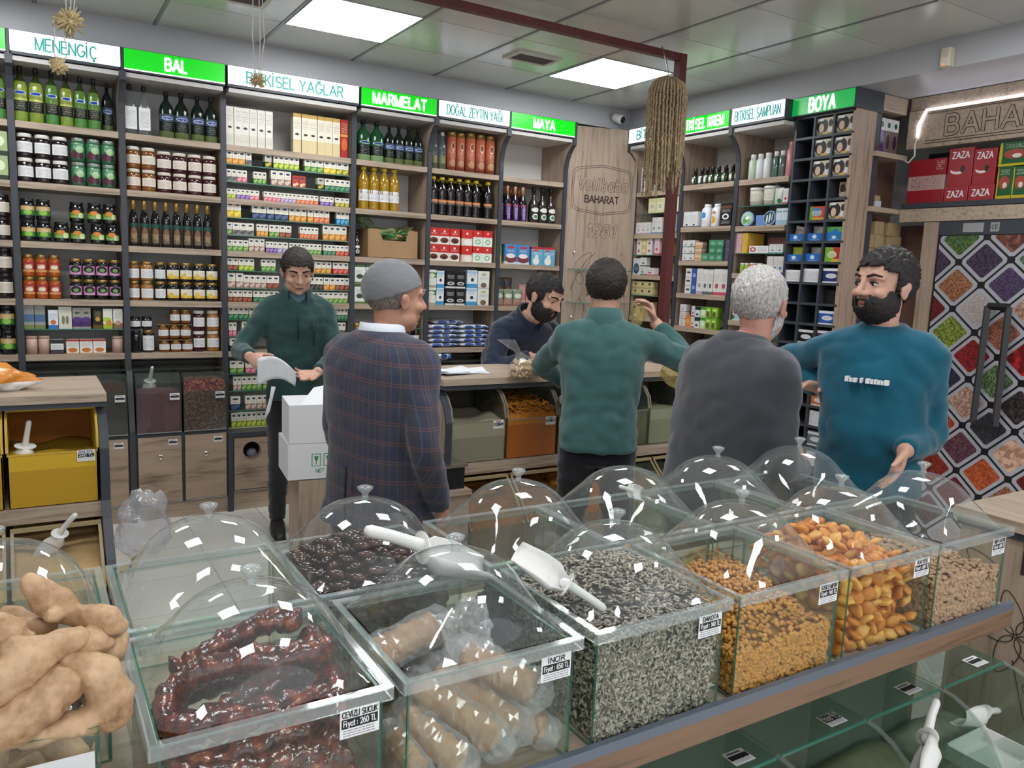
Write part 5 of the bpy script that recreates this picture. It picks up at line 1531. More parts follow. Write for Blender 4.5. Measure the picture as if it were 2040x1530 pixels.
S = [
    ([(-0.115, 0.02, .885), (-0.10, -0.07, .90), (-0.02, -0.11, .905), (0.08, -0.105, .91), (0.12, -0.06, .915)], 'long sausage curving along the front glass'),
    ([(0.12, -0.02, .945), (0.06, -0.055, .96), (-0.04, -0.05, .955), (-0.11, -0.02, .945), (-0.11, 0.06, .955), (-0.03, 0.095, .97)], 'hooped sausage on top with an open loop'),
    ([(0.118, 0.10, .985), (0.115, 0.02, .99), (0.05, 0.02, 1.0), (-0.03, 0.045, .995), (-0.09, 0.04, .985)], 'top sausage bending past the right corner'),
    ([(-0.10, 0.11, .965), (0.0, 0.115, 1.0), (0.07, 0.11, 1.02), (0.10, 0.085, 1.015)], 'highest sausage at the back'),
    ([(-0.12, -0.10, .865), (-0.04, -0.122, .86), (0.05, -0.12, .865), (0.122, -0.115, .87)], 'sausage pressed low against the front glass'),
    ([(-0.125, -0.12, .82), (-0.05, -0.125, .815), (0.04, -0.12, .82), (0.12, -0.125, .815)], 'lowest sausage against the front glass'),
    ([(0.122, -0.09, .83), (0.125, 0.0, .84), (0.12, 0.1, .85)], 'low sausage along the fig side'),
    ([(-0.122, -0.08, .84), (-0.125, 0.02, .86), (-0.12, 0.11, .87)], 'low sausage along the ginger side'),
    ([(-0.06, -0.06, .86), (0.02, -0.03, .87), (0.10, 0.03, .88), (0.06, 0.10, .90)], 'sausage lying under the loop'),
    ([(-0.10, 0.07, .90), (-0.02, 0.03, .91), (0.05, 0.06, .92), (0.11, 0.05, .935)], 'sausage lying across the middle'),
    ([(0.10, -0.11, .945), (0.118, -0.03, .96), (0.122, 0.06, .965)], 'short sausage standing by the fig side'),
    ([(-0.11, -0.05, .90), (-0.03, -0.075, .915), (0.07, -0.06, .92), (0.11, 0.02, .925)], 'sausage under the hooped one'),
    ([(-0.115, 0.115, .91), (-0.02, 0.12, .93), (0.09, 0.118, .94)], 'sausage along the rear glass'),
    ([(-0.08, 0.0, .93), (0.0, 0.02, .945), (0.08, 0.06, .95)], 'sausage filling the loop'),
    ([(0.0, -0.118, .90), (0.06, -0.12, .895), (0.118, -0.11, .89)], 'short sausage in the front right corner'),
    ([(-0.09, -0.10, .835), (0.0, -0.085, .84), (0.09, -0.09, .835), (0.1, 0.0, .83), (0.0, 0.05, .83), (-0.09, 0.02, .835)], 'curled sausage at the bin bottom'),
]
for i, (p, lb) in enumerate(S):
    strand('walnut_sausage', [(cx + a, cy + b, z) for a, b, z in p], 0.0205, i * 7.7, SUCM, lb + ', CEVİZLİ SUCUK bin', 'sausage', 'walnut sausages in the CEVİZLİ SUCUK bin')
for i, (p, lb) in enumerate([([(-0.03, 0.06, .95), (-0.045, 0.05, .99), (-0.05, 0.0, 1.02)], 'stubby sausage end rising behind the ginger'), ([(0.07, 0.08, .96), (0.07, 0.05, 1.0), (0.065, 0.0, 1.03)], 'second sausage end beside the empty bin'), ([(-0.11, -0.03, .93), (-0.09, -0.05, .97), (-0.07, -0.05, .985)], 'third sausage end near the frame edge'), ([(-0.1, 0.1, .83), (0.0, 0.0, .85), (0.11, -0.08, .84)], 'sausage lying low behind the ginger'), ([(-0.12, -0.1, .83), (0.0, -0.12, .84), (0.12, -0.1, .86), (0.1, 0.05, .88)], 'curved sausage behind the ginger')]):
    strand('walnut_sausage', [(-0.06 + a, YB + 0.165 + b, z) for a, b, z in p], 0.021, 90 + i * 5.3, SUCM, lb, 'sausage', 'knobbly sausages behind the ginger')

# wrapped figs
FIGM = mat('pressed dried fig', '#a8793c', 0.5, vary=0.25, vscale=25, sss=0.1)
FILM = clear('crinkled film', '#ffffff', 1.0, 0.12, 0.16, '#eef0f2', 1.75)
def fig_packet(a, b, r, label, seed):
    a, b = Vector(a), Vector(b)
    e = thing('fig_packet', a, label, 'packet', 'wrapped fig rolls in the İNCİR bin')
    d = b - a; L = d.length; dn = d.normalized()
    q = dn.to_track_quat('X', 'Z'); e.rotation_euler = q.to_euler()
    mb = MB(); rings = []
    for i in range(29):
        t = i / 28
        env = min(1.0, (0.35 + min(t, 1 - t) * 9))
        seg = 1 - 0.10 * abs(math.cos(t * math.pi * L / (r * 1.0)))
        rings.append([Vector((L * t, r * env * seg * (1 + 0.16 * noise.noise(Vector((t * 9 + seed, math.cos(u) * 1.4, math.sin(u) * 1.4)))) * math.cos(u), r * env * seg * (1 + 0.16 * noise.noise(Vector((t * 9 + seed, math.cos(u) * 1.4, math.sin(u) * 1.4)))) * math.sin(u))) for u in [2 * math.pi * w_ / 14 for w_ in range(14)]])
    mb.loft(rings)
    mb.build('figs', FIGM, e)
    rings = []
    N = 26; m_ = 18
    for i in range(N + 1):
        t = i / N
        x = -0.035 + (L + 0.07) * t
        env = 1.0 if 0.1 < t < 0.9 else (0.25 + 0.75 * min(t, 1 - t) / 0.1)
        rings.append([Vector((x, (r * 1.2 * env * (1 + 0.30 * noise.noise(Vector((x * 50 + seed, math.cos(u) * 3, math.sin(u) * 3))))) * math.cos(u), (r * 1.2 * env * (1 + 0.30 * noise.noise(Vector((x * 50 + seed, math.cos(u) * 3, math.sin(u) * 3 + 5))))) * math.sin(u))) for u in [2 * math.pi * w_ / m_ for w_ in range(m_)]])
    o = MB().loft(rings, False, False).build('film', FILM, e)
    return e
bx, by = 0.454 + 0.165, YA + 0.165
for i, (a, b, r, lb) in enumerate([((-0.08, 0.02, .835), (-0.045, -0.125, .822), .030, 'steeply lying fig roll nearest the sausages'), ((-0.045, 0.05, .875), (0.03, -0.118, .835), .030, 'second fig roll from the sausages'), ((0.0, 0.06, .89), (0.075, -0.11, .845), .029, 'third fig roll from the sausages'), ((0.03, 0.02, .93), (0.12, -0.09, .89), .032, 'topmost fig roll with a cut end'), ((0.085, 0.03, .84), (0.13, -0.11, .82), .026, 'fig roll in the lower right corner'), ((-0.12, 0.08, .93), (0.02, 0.10, .955), .03, 'fig roll lying at the back under film'), ((-0.12, -0.02, .83), (-0.12, -0.12, .825), .025, 'fig roll tucked by the left glass')]):
    fig_packet((bx + a[0], by + a[1], a[2]), (bx + b[0], by + b[1], b[2]), r, lb, i * 9.1)
crumple('film_bag', (bx + 0.05, by + 0.04, 0.955), (0.05, 0.045, 0.055), FILM, 'empty crinkled film standing up among the fig rolls', 'bag', 3, 4, 0.55)

# ginger roots
GIN = None
def _gin():
    t = NT('ginger skin')
    v = t.coord('Object', (1, 1, 1))
    n = t.noise(v, 22, 5); n2 = t.noise(v, 120, 2)
    t.base(t.ramp(t.math('ADD', t.math('MULTIPLY', n, 0.8), t.math('MULTIPLY', n2, 0.2)), [(0.3, lin('#6f4e30')), (0.40, lin('#a8835f')), (0.56, lin('#c7a582')), (0.75, lin('#d2ac8c'))]))
    t.b.inputs['Roughness'].default_value = 0.6
    t.b.inputs['Subsurface Weight'].default_value = 0.1
    t.b.inputs['Subsurface Radius'].default_value = (0.01, 0.006, 0.003)
    t.bump(t.math('ADD', n, t.math('MULTIPLY', n2, 0.6)), 0.35, 0.003)
    return t.m
GIN = _gin()
def ginger(limbs, label, seed):
    """limbs: list of polylines with radii [(x,y,z,r),...]; united by remeshing into one knobbly root."""
    mb = MB()
    for l in limbs:
        mb.tube([q[:3] for q in l], [q[3] for q in l], 12, round_ends=True)
    rg = random.Random(seed)
    for l in limbs:
        for q in l[1:-1]:
            a = Vector((rg.uniform(-1, 1), rg.uniform(-1, 0.2), rg.uniform(-0.2, 1))).normalized()
            mb.ball(Vector(q[:3]) + a * q[3] * 0.88, q[3] * rg.uniform(0.3, 0.5), 8, 6)
    o = remesh(mb, 'ginger_root', 0.0035, 2, GIN)
    offset(o, lambda p: 0.0035 * noise.noise(p * 45 + Vector((seed, 0, 0))) + 0.0012 * noise.noise(p * 130))
    return tag(o, label, 'ginger', 'ginger roots heaped in the open bin')

def gp(x, y, Y, r):   # a point of a root seen at that pixel, at depth Y
    p = px(x, y, 'Y', Y); return (p.x, p.y, p.z, r)
ginger([[gp(60, 1160, 1.13, .012), gp(90, 1190, 1.13, .021), gp(120, 1205, 1.13, .022), gp(150, 1225, 1.12, .016), gp(180, 1232, 1.10, .018), gp(220, 1240, 1.09, .019), gp(238, 1247, 1.09, .012)], [gp(110, 1215, 1.12, .014), gp(105, 1228, 1.10, .012)]], 'topmost ginger root lying across the heap', 1)
ginger([[gp(-60, 1395, 1.04, .024), gp(0, 1360, 1.04, .026), gp(60, 1320, 1.05, .026), gp(105, 1290, 1.06, .018), gp(150, 1272, 1.06, .016)], [gp(30, 1300, 1.06, .02), gp(70, 1290, 1.06, .016)]], 'long pink-skinned ginger root angled up to the right', 2)
ginger([[gp(-50, 1480, 1.03, .026), gp(30, 1440, 1.03, .028), gp(90, 1390, 1.035, .029), gp(135, 1355, 1.04, .024), gp(150, 1340, 1.05, .02)]], 'thick smooth ginger finger across the front', 3)
ginger([[gp(150, 1330, 1.05, .022), gp(200, 1345, 1.04, .026), gp(225, 1390, 1.035, .026), gp(225, 1425, 1.03, .022)], [gp(190, 1345, 1.05, .024), gp(215, 1335, 1.05, .016)], [gp(215, 1410, 1.035, .02), gp(170, 1435, 1.03, .016)]], 'bulbous ginger root at the bin corner', 4)
ginger([[gp(140, 1285, 1.075, .014), gp(165, 1290, 1.07, .02), gp(190, 1280, 1.07, .02), gp(185, 1262, 1.08, .014)]], 'small round ginger knob below the topmost root', 5)
ginger([[gp(-40, 1250, 1.09, .022), gp(10, 1262, 1.09, .023), gp(45, 1275, 1.085, .018), gp(58, 1268, 1.085, .009)]], 'ginger root at the left of the heap', 6)
ginger([[gp(60, 1470, 1.035, .016), gp(110, 1450, 1.03, .018), gp(160, 1440, 1.03, .016), gp(190, 1448, 1.03, .012)]], 'slim ginger finger along the front glass', 7)
ginger([[gp(205, 1300, 1.09, .016), gp(232, 1290, 1.09, .018), gp(238, 1275, 1.1, .012)]], 'small ginger piece tucked under the topmost root', 8)
ginger([[gp(-40, 1330, 1.07, .02), gp(20, 1310, 1.075, .018), gp(50, 1285, 1.08, .012)]], 'ginger finger behind the long pink one', 9)
ginger([[gp(90, 1245, 1.14, .016), gp(60, 1250, 1.14, .018), gp(20, 1235, 1.15, .018)]], 'dark shadowed ginger root at the back', 10)
ginger([[(-0.21, 1.06, 0.83, .024), (-0.12, 1.05, 0.85, .028), (-0.03, 1.06, 0.84, .026), (0.02, 1.06, 0.85, .02)], [(-0.12, 1.05, 0.85, .024), (-0.10, 1.08, 0.93, .028), (-0.06, 1.10, 1.0, .024)]], 'ginger root low inside the bin', 11)
ginger([[(-0.2, 1.14, 0.9, .03), (-0.1, 1.16, 0.97, .034), (0.0, 1.14, 1.0, .03), (0.03, 1.12, 0.95, .024)], [(-0.1, 1.2, 0.88, .03), (0.0, 1.22, 0.92, .03)]], 'ginger root buried in the middle of the bin', 12)
ginger([[(-0.2, 1.05, 0.93, .024), (-0.14, 1.05, 0.96, .026), (-0.06, 1.05, 0.93, .024), (0.01, 1.05, 0.92, .02)]], 'ginger root half hidden below the front finger', 13)
# reverse side of the ginger bin tag
MB().box(-0.05, 0.05, -0.0008, 0, -0.032, 0.032).build('paper_note', mat('blank note paper', '#d9dadb', 0.7), None, (0.0, YA + 0.0105, 0.99))
tag(bpy.context.scene.objects['paper_note'], 'blank white paper note taped to the ginger bin', 'note')

# dates, raisins, chickpeas in the back row
DATE = [mat('date skin a', '#34160e', 0.16, vary=0.3, vscale=40, coat=0.3), mat('date skin b', '#4a2414', 0.18, vary=0.3, vscale=40, coat=0.3)]
DPR = [proto(raw('date', blob('date', (0.020, 0.0105, 0.0095), DATE[i % 2], i * 3.3, 0.14, 2, 2.2))) for i in range(4)]
x0 = 0.423
tf = mound(x0 + 0.165, YB + 0.17, 1.05, 0.985, 0.18)
dk = 0
for gx in range(8):
    for gy in range(11):
        for lv in range(2):
            xx, yy = x0 + 0.045 + 0.034 * gx + RND.uniform(-0.006, 0.006), YB + 0.03 + 0.0265 * gy + RND.uniform(-0.005, 0.005)
            z = tf(xx, yy) - 0.021 * lv
            place(DPR[RND.randrange(4)], (xx, yy, z), rot=(RND.uniform(-0.3, 0.3), RND.uniform(-0.4, 0.4), RND.uniform(-0.9, 0.9)), label='glossy dark brown date in the date bin', cat='date', group='dates in the back-row bin')
for gx in range(8):
    for lv in range(5):
        place(DPR[RND.randrange(4)], (x0 + 0.045 + 0.034 * gx, YB + 0.03, 0.81 + 0.034 * lv), rot=(HP, RND.uniform(-0.4, 0.4), RND.uniform(-0.4, 0.4)), label='glossy dark brown date in the date bin', cat='date', group='dates in the back-row bin')
tag(heap(x0 + 0.03, x0 + 0.30, YB + 0.042, YB + 0.30, FT_Z + 0.002, 0.965, 0.005, 3, 8).build('date_heap', DATE[0]), 'packed dates deep inside the date bin', 'date', kind='stuff')
def small_heap(name, x0, n, size, m, top, rad, label, many, cat, group, cxo=0.165, cyo=0.15):
    pr = [proto(raw(name, blob(name, size, m, i * 2.7, 0.22, 1))) for i in range(4)]
    for i in range(n):
        a, r = RND.uniform(0, 6.28), rad * math.sqrt(RND.random())
        z = FT_Z + 0.006 + (top - FT_Z) * (1 - (r / rad) ** 1.3) * 1.0
        place(pr[i % 4], (x0 + cxo + r * math.cos(a), YB + cyo + r * math.sin(a), z), rot=(RND.uniform(0, 6), RND.uniform(0, 6), RND.uniform(0, 6)), label=label, cat=cat, group=group)
    prof = [(rad * k, FT_Z + 0.002 + (top - FT_Z - 0.008) * (1 - k ** 1.3)) for k in (1.0, 0.8, 0.6, 0.4, 0.2, 0.03)]
    tag(MB().lathe(prof, 24, M=Matrix.Translation((x0 + cxo, YB + cyo, 0))).build(name + '_heap', m), many, cat, kind='stuff')
small_heap('raisin', 0.80, 260, (0.0075, 0.0055, 0.005), mat('dark raisin', '#1b1a24', 0.5), 0.95, 0.125, 'small blue-black raisin in the raisin heap', 'rest of the raisin heap', 'raisin', 'raisins in the back-row bin')
small_heap('chickpea', 1.13, 200, (0.0068, 0.0062, 0.006), mat('roasted chickpea', '#b88a58', 0.55, vary=0.2, vscale=60), 0.93, 0.12, 'tan roasted chickpea in the knobless bin', 'rest of the chickpea heap', 'chickpea', 'chickpeas in the knobless bin')
small_heap('mulberry', 1.45, 120, (0.008, 0.005, 0.005), mat('dried mulberry', '#b0843e', 0.6, vary=0.3, vscale=60), 0.88, 0.125, 'dried golden mulberry near the white-haired man', 'rest of the mulberry heap', 'mulberry', 'dried mulberries in the back row')
# scoops on the lids
def px_scoop(tail, tip, Y, lift, label, s, roll=0.0):
    """Scoop whose handle end and bowl tip are seen at two pixels, resting near depth Y."""
    a, b = px(tail[0], tail[1], 'Y', Y[0]), px(tip[0], tip[1], 'Y', Y[1])
    d = (b - a)
    k = d.length / 0.29
    e = scoop((0, 0, 0), (0, 0, 0), label, k)
    q = d.normalized().to_track_quat('X', 'Z')
    R_ = q.to_matrix().to_4x4() @ Matrix.Rotation(roll, 4, 'X')
    e.matrix_world = Matrix.Translation(a - (R_ @ Vector((-0.115 * k, 0, 0.055 * k)))) @ R_ @ Matrix.Scale(k, 4)
    return e
px_scoop((735, 1062), (985, 1110), (1.36, 1.34), 0, 'large white scoop lying on the date and fig lids', 1.0, 0.25)
px_scoop((1198, 1212), (1040, 1090), (1.10, 1.19), 0, 'white scoop lying between the fig and sunflower lids', 1.0, -0.5)
px_scoop((1235, 970), (1290, 985), (1.5, 1.52), 0, 'small white scoop among the chickpeas', 1.0, 1.2)

# ---------------- lower tier of curved glass bins under the counter edge
LT = thing('curved_bin_rack', (0, 0, 0), 'low rack of curved glass bins under the counter edge', 'rack')
MB().box(-0.75, 2.45, 0.78, 1.245, 0.06, 0.10).build('base', WOOD_X, LT)
MB().box(-0.75, 2.45, 0.88, 1.245, 0.02, 0.06).build('plinth', CHAR, LT)
XD = [0.44, 0.77, 1.10, 1.43, 1.75, 2.08, 2.40]
arcp = [(1.09 - 0.21 * math.sin(t), 0.28 + 0.27 * math.cos(t)) for t in [HP * q / 8 for q in range(9)]]
for xd in XD:
    MB().prism([(1.24, 0.55)] + arcp + [(0.88, 0.10), (1.24, 0.10)], xd - 0.003, xd + 0.003, axis='x').build('divider', clear('divider glass', '#e6f0ea', 0.9, 0.02, 0.08, '#8fae9f'), LT)
    MB().prism(arcp + [(p[0] + 0.004, p[1] - 0.004) for p in arcp[::-1]], xd - 0.006, xd + 0.006, axis='x').build('rim', ACRIM, LT)
LOWC = [(0.44, 'dark'), (0.77, 'pale'), (1.10, 'hazel'), (1.43, 'chips'), (1.75, 'green'), (2.08, 'tea')]
LOWM = {'dark': mat('low dark nuts', '#5a4a3a', 0.7, vary=0.3, vscale=50), 'pale': mat('low pale nuts', '#8a7a5c', 0.7, vary=0.3, vscale=50), 'hazel': mat('low hazelnuts', '#7a6244', 0.7, vary=0.3, vscale=60), 'chips': mat('banana chip', '#bfa57c', 0.6, vary=0.2, vscale=40), 'green': mat('low green leaves', '#7d7d62', 0.9, vary=0.3, vscale=14, bump=0.6, bscale=60), 'tea': mat('low grey herbs', '#8c8a7c', 0.9, vary=0.25, vscale=18, bump=0.5, bscale=70)}
for i, (xd, k) in enumerate(LOWC):
    g = MB().box(xd + 0.004, xd + 0.316, 1.085, 1.235, 0.546, 0.551).build('glass_top', clear('low glass top', '#e4eee8', 0.9, 0.01, 0.05, '#8fa89a', 1.5), LT)
    MB().box(xd + 0.004, xd + 0.316, 1.081, 1.085, 0.545, 0.552).build('glass_edge', GEDGE, g)
    sticker(g, (xd + 0.24, 1.125, 0.5525), (-HP, 0, 0), 0.062, ('FINDIK İÇİ', '1100 TL') if i == 3 else None)
    ring = [[Vector((xd + 0.008, p[0], p[1])), Vector((xd + 0.312, p[0], p[1]))] for p in arcp[4:] + [(0.88, 0.10)]]
    MB().loft(ring, True, False, False).build('curved_pane', clear('low curved pane', '#dfeae4', 0.9, 0.01, 0.05, '#9fb8aa', 1.45), LT)
    o = heap(xd + 0.01, xd + 0.31, 0.895, 1.235, 0.102, 0.33, 0.012, i * 4.1, 14, 0.07).build('bulk_goods', LOWM[k], None)
    tag(o, 'bulk %s goods in the low curved bin, %s from the frame edge' % ({'dark': 'dark brown', 'pale': 'pale', 'hazel': 'brown', 'chips': 'beige', 'green': 'green leafy', 'tea': 'grey herbal'}[k], ORD[5 - i]), 'food', kind='stuff')
mb = MB()
for i in range(160):
    r_2 = RND.uniform(0.010, 0.017); M_ = Matrix.Translation((RND.uniform(1.46, 1.72), RND.uniform(0.93, 1.2), 0.335 + RND.uniform(-0.02, 0.025))) @ Matrix.Rotation(RND.uniform(0, 3), 4, 'X') @ Matrix.Rotation(RND.uniform(0, 3), 4, 'Y')
    mb.lathe([(r_2, -0.0015), (r_2, 0.0015)], 8, M=M_)
tag(mb.build('banana_chips', LOWM['chips']), 'pile of beige dried chips in the low curved bin', 'chips', kind='stuff')
px_scoop((1868, 1402), (1800, 1560), (0.99, 0.93), 0, 'white scoop standing in the green leafy low bin', 1.0, 1.2)
px_scoop((1990, 1418), (1900, 1416), (1.08, 1.1), 0, 'white scoop handle behind the low grey herbs', 1.0, 1.0)
tray = thing('plastic_tray', (2.19, 0.99, 0.352), 'white plastic tray in the low bin at the frame corner', 'tray')
MB().box(-0.09, 0.09, -0.06, 0.07, 0.0, 0.004).build('tray_floor', mat('cap white', '#e9e8e6', 0.35), tray)
MB().box(-0.095, 0.095, 0.066, 0.071, 0, 0.045).box(-0.095, 0.095, -0.065, -0.06, 0, 0.03).box(-0.095, -0.09, -0.06, 0.066, 0, 0.04).box(0.09, 0.095, -0.06, 0.066, 0, 0.04).build('tray_rim', mat('cap white', '#e9e8e6', 0.35), tray)

# ---------------- right-hand counter with engraved flowers
RC = thing('engraved_counter', (2.64, 0, 0), 'oak counter end with engraved flowers at the right frame edge', 'counter')
MB().box(-0.02, 0.62, 0.2, 1.40, 0.875, 0.91).build('worktop', WOOD_Y, RC)
MB().box(-0.01, 0.60, 0.22, 1.39, 0.85, 0.875).build('top_edge', CHAR, RC)
side = MB().box(0.0, 0.6, 0.22, 1.38, 0.0, 0.85).build('body', WOOD_Z, RC)
def wall_leaf(cy, cz, l, w, ang):
    pts = []
    for q in range(21):
        t = q / 20 * 2 * math.pi
        a, b = l * math.cos(t), w * math.sin(t) * (1 - 0.35 * math.cos(t))
        pts.append((-0.001, cy + a * math.cos(ang) - b * math.sin(ang), cz + a * math.sin(ang) + b * math.cos(ang)))
    line(pts, side, 0.0016)
for q in range(5): wall_leaf(1.17 + 0.075 * math.cos(q * 1.257), 0.54 + 0.075 * math.sin(q * 1.257), 0.07, 0.034, q * 1.257)
for q in range(5): wall_leaf(0.94 + 0.06 * math.cos(q * 1.257 + 0.5), 0.66 + 0.06 * math.sin(q * 1.257 + 0.5), 0.055, 0.027, q * 1.257 + 0.5)
line([(-0.001, 1.17, 0.46), (-0.001, 1.12, 0.3), (-0.001, 1.05, 0.15)], side)
for (a, b) in ((1.3, 0.74), (1.08, 0.36)): wall_leaf(a, b, 0.06, 0.03, 0.6)
text('İ', 0.10, ENGR, side, (-0.001, 1.17, 0.78), (HP, 0, -HP), 'engraving', 0.0006)

# base cupboards below the right-hand shelving
for key, lb in (('H', 'corner'), ('C', 'cream'), ('S', 'shampoo')):
    u = U[key]
    e = thing('base_cabinet', u.M @ Vector((0, 0.01, 0)), 'plain oak base cupboard below the %s shelves' % lb, 'cabinet', 'oak base cabinets', -HP)
    MB().box(0.002, u.w - 0.002, 0.02, 0.30, 0.0, 0.93 if key == 'H' else 0.96).build('body', WOOD_D, e)
    for k in range(2):
        MB().cbox(0.006 + k * u.w / 2, (k + 1) * u.w / 2 - 0.006, 0.0, 0.019, 0.1, 0.92, 0.002).build('door', WOOD_D, e)
# ================================================================ goods on the shelves
PC = {}
def lab_mat(name, base, ink='#555555', band=None, blob=None):
    return printed(name, base, [band] if band else [], [blob] if blob else [], [(0.1, 0.9, 0.12, 0.85, ink)])

def P_box(w, d, h, m, nm='carton_box'):
    key = ('box', round(w, 3), round(d, 3), round(h, 3), m.name, nm)
    if key not in PC:
        PC[key] = proto(raw(nm, MB().cbox(-w / 2, w / 2, -d / 2, d / 2, 0, h, 0.0012).mesh('carton_box', m)))
    return PC[key]

def P_jar(r, h, content, lid, label=None, lz=(0.22, 0.66), wide=1.0):
    key = ('jar', round(r, 3), round(h, 3), content.name, lid.name, label.name if label else '', lz, wide)
    if key not in PC:
        prof = [(r * 0.86, 0), (r * 0.98, h * 0.04), (r, h * 0.10), (r, h * 0.70), (r * 0.96, h * 0.77), (r * 0.84, h * 0.83), (r * 0.82, h * 0.85)]
        root = raw('glass_jar', MB().lathe(prof, 16).mesh('glass_jar', content))
        kids = [raw('lid', MB().lathe([(r * 0.88, h * 0.845), (r * 0.90, h * 0.86), (r * 0.90, h * 0.975), (r * 0.86, h)], 16).mesh('lid', lid))]
        if label:
            rr = r * 1.012
            kids.append(raw('label', MB().lathe([(rr, h * lz[0]), (rr, h * lz[1])], 10, caps=False, a0=-HP - 1.15 * wide, a1=-HP + 1.15 * wide).mesh('label', label)))
        PC[key] = proto(root, kids)
    return PC[key]

def P_bottle(w, h, glass, cap, label=None, lz=(0.08, 0.5), square=0.75, neck=0.2, sh=(0.56, 0.74), ribs=False, capz=0.90, label2=None, l2z=None, capr=1.15):
    key = ('bottle', round(w, 3), round(h, 3), glass.name, cap.name, label.name if label else '', lz, square, neck, sh, capz, label2.name if label2 else '')
    if key not in PC:
        r = w / 2
        rn = r * neck * 1.6
        n = 16
        def ring(rr, z, sq):
            out = []
            for i in range(n):
                a = 2 * math.pi * (i + 0.5) / n
                ca, sa = math.cos(a), math.sin(a)
                k = 1 + (1 / max(abs(ca), abs(sa)) - 1) * sq
                out.append(Vector((rr * k * ca, rr * k * sa, z)))
            return out
        k0 = 1 / (1 + 0.30 * square) if square else 1
        rb = r
        rings = [ring(rb * 0.92, 0, square), ring(rb, h * 0.02, square)]
        if ribs:
            for q in range(7):
                z = h * (0.05 + 0.055 * q)
                rings.append(ring(rb * (0.94 if q % 2 else 1.0), z, square))
        rings += [ring(rb, h * sh[0], square), ring(rb * 0.86, h * (sh[0] * 0.55 + sh[1] * 0.45), square * 0.7), ring(rn * 1.25, h * sh[1], 0), ring(rn, h * (sh[1] + 0.04), 0), ring(rn, h * capz, 0)]
        root = raw('bottle', MB().loft(rings).mesh('bottle', glass))
        rc = rn * capr
        kids = [raw('cap', MB().lathe([(rc, h * capz - h * 0.005), (rc, h * 0.985), (rc * 0.9, h)], 12).mesh('cap', cap))]
        for lb, z in ((label, lz), (label2, l2z)):
            if lb:
                if square > 0.5:
                    f = rb * 1.005
                    kids.append(raw('label', MB().box(-rb * 0.86, rb * 0.86, -f - 0.001, -f, h * z[0], h * z[1]).mesh('label', lb)))
                else:
                    rr = rb * 1.02
                    kids.append(raw('label', MB().lathe([(rr, h * z[0]), (rr, h * z[1])], 10, caps=False, a0=-HP - 1.3, a1=-HP + 1.3).mesh('label', lb)))
        PC[key] = proto(root, kids)
    return PC[key]

def P_tin(r, h, m, lid):
    key = ('tin', round(r, 3), round(h, 3), m.name)
    if key not in PC:
        root = raw('tin_canister', MB().lathe([(r, 0), (r, h * 0.88)], 18).mesh('tin_canister', m))
        PC[key] = proto(root, [raw('lid', MB().lathe([(r * 1.02, h * 0.87), (r * 1.02, h * 0.985), (r * 0.97, h)], 18).mesh('lid', lid))])
    return PC[key]

def P_pouch(w, h, m, t=0.035):
    key = ('pouch', round(w, 3), round(h, 3), m.name)
    if key not in PC:
        rings = []
        for j in range(9):
            q = j / 8
            th = t * math.sin(math.pi * min(0.97, 0.18 + q * 0.80)) * 0.5 + 0.001
            ww = w / 2 * (1 - 0.10 * math.sin(math.pi * q))
            rings.append([Vector((ww * math.cos(a), th * math.sin(a) * (0.6 + 0.4 * abs(math.sin(a))), h * q)) for a in [2 * math.pi * i / 14 for i in range(14)]])
        PC[key] = proto(raw('pouch', MB().loft(rings).mesh('pouch', m)))
    return PC[key]

SEEN = {}
PENDING = []
def run(u, z, ref, items, where, d0=0.02, depth=None):
    """items: (kind, x0, x1, n, levels, desc, category). x in reference pixels; kind(w) -> (prototype, height, depth)."""
    a, b = ref
    for it in items:
        kind, x0, x1, n, levels, desc, cat = it[:7]
        dd = it[7] if len(it) > 7 else d0
        zz = z + (it[8] if len(it) > 8 else 0.0)
        u0, u1 = (x0 - a) / (b - a) * u.w, (x1 - a) / (b - a) * u.w
        w = (u1 - u0) / n
        pr, h, dp = kind(w)
        for lv in range(levels):
            wh = where
            if levels == 2: wh = ('upper row, ' if lv else 'lower row, ') + where
            elif levels == 3: wh = ('bottom row, ', 'middle row, ', 'topmost row, ')[lv] + where
            elif len(it) > 9: wh = it[9] + ', ' + where
            for i in range(n):
                key = (desc, wh)
                k = SEEN.get(key, 0); SEEN[key] = k + 1
                jit = RND.uniform(-0.05, 0.05) if w < 0.045 else RND.uniform(-0.12, 0.12)
                o = place(pr, u.at(u0 + w * (i + 0.5), zz + lv * (h + 0.0015), dd + dp / 2), u.rz + jit * (0.5 if dp > 0.05 else 1), None)
                PENDING.append((o, desc, wh, k))
                tag(o, '', cat, '%s, %s' % (desc, wh))

def finish_labels():
    for o, desc, wh, k in PENDING:
        if SEEN[(desc, wh)] == 1: o['label'] = '%s, %s' % (desc, wh)
        else: o['label'] = '%s %s from left, %s' % (ORD[k] if k < len(ORD) else 'last', desc, wh)

# --- colours
LID_W = mat('lid white', '#dedbd4', 0.35); LID_B = mat('lid black', '#1c1b1d', 0.3); LID_G = mat('lid gold', '#a8894f', 0.3, 0.8)
LID_C = mat('lid cream', '#d9cfc0', 0.35); CAP_Y = mat('cap yellow', '#e2c53a', 0.35); CAP_GO = mat('cap gold', '#c09a55', 0.3, 0.7)
CAP_W = mat('cap white', '#e9e8e6', 0.35); CAP_CU = mat('cap copper', '#b98a6a', 0.35, 0.5)
C_DARK = mat('jar dark molasses', '#1f1314', 0.08, spec=0.7); C_RED = mat('jar dark cherry', '#3e1218', 0.08, spec=0.7)
C_HON = mat('jar honey', '#7c4a1c', 0.08, spec=0.7); C_LHON = mat('jar light honey', '#9a6a34', 0.08, spec=0.7); C_OR = mat('jar orange jam', '#a84e12', 0.08, spec=0.7)
C_BLK = mat('jar black olives', '#121314', 0.06, spec=0.8)
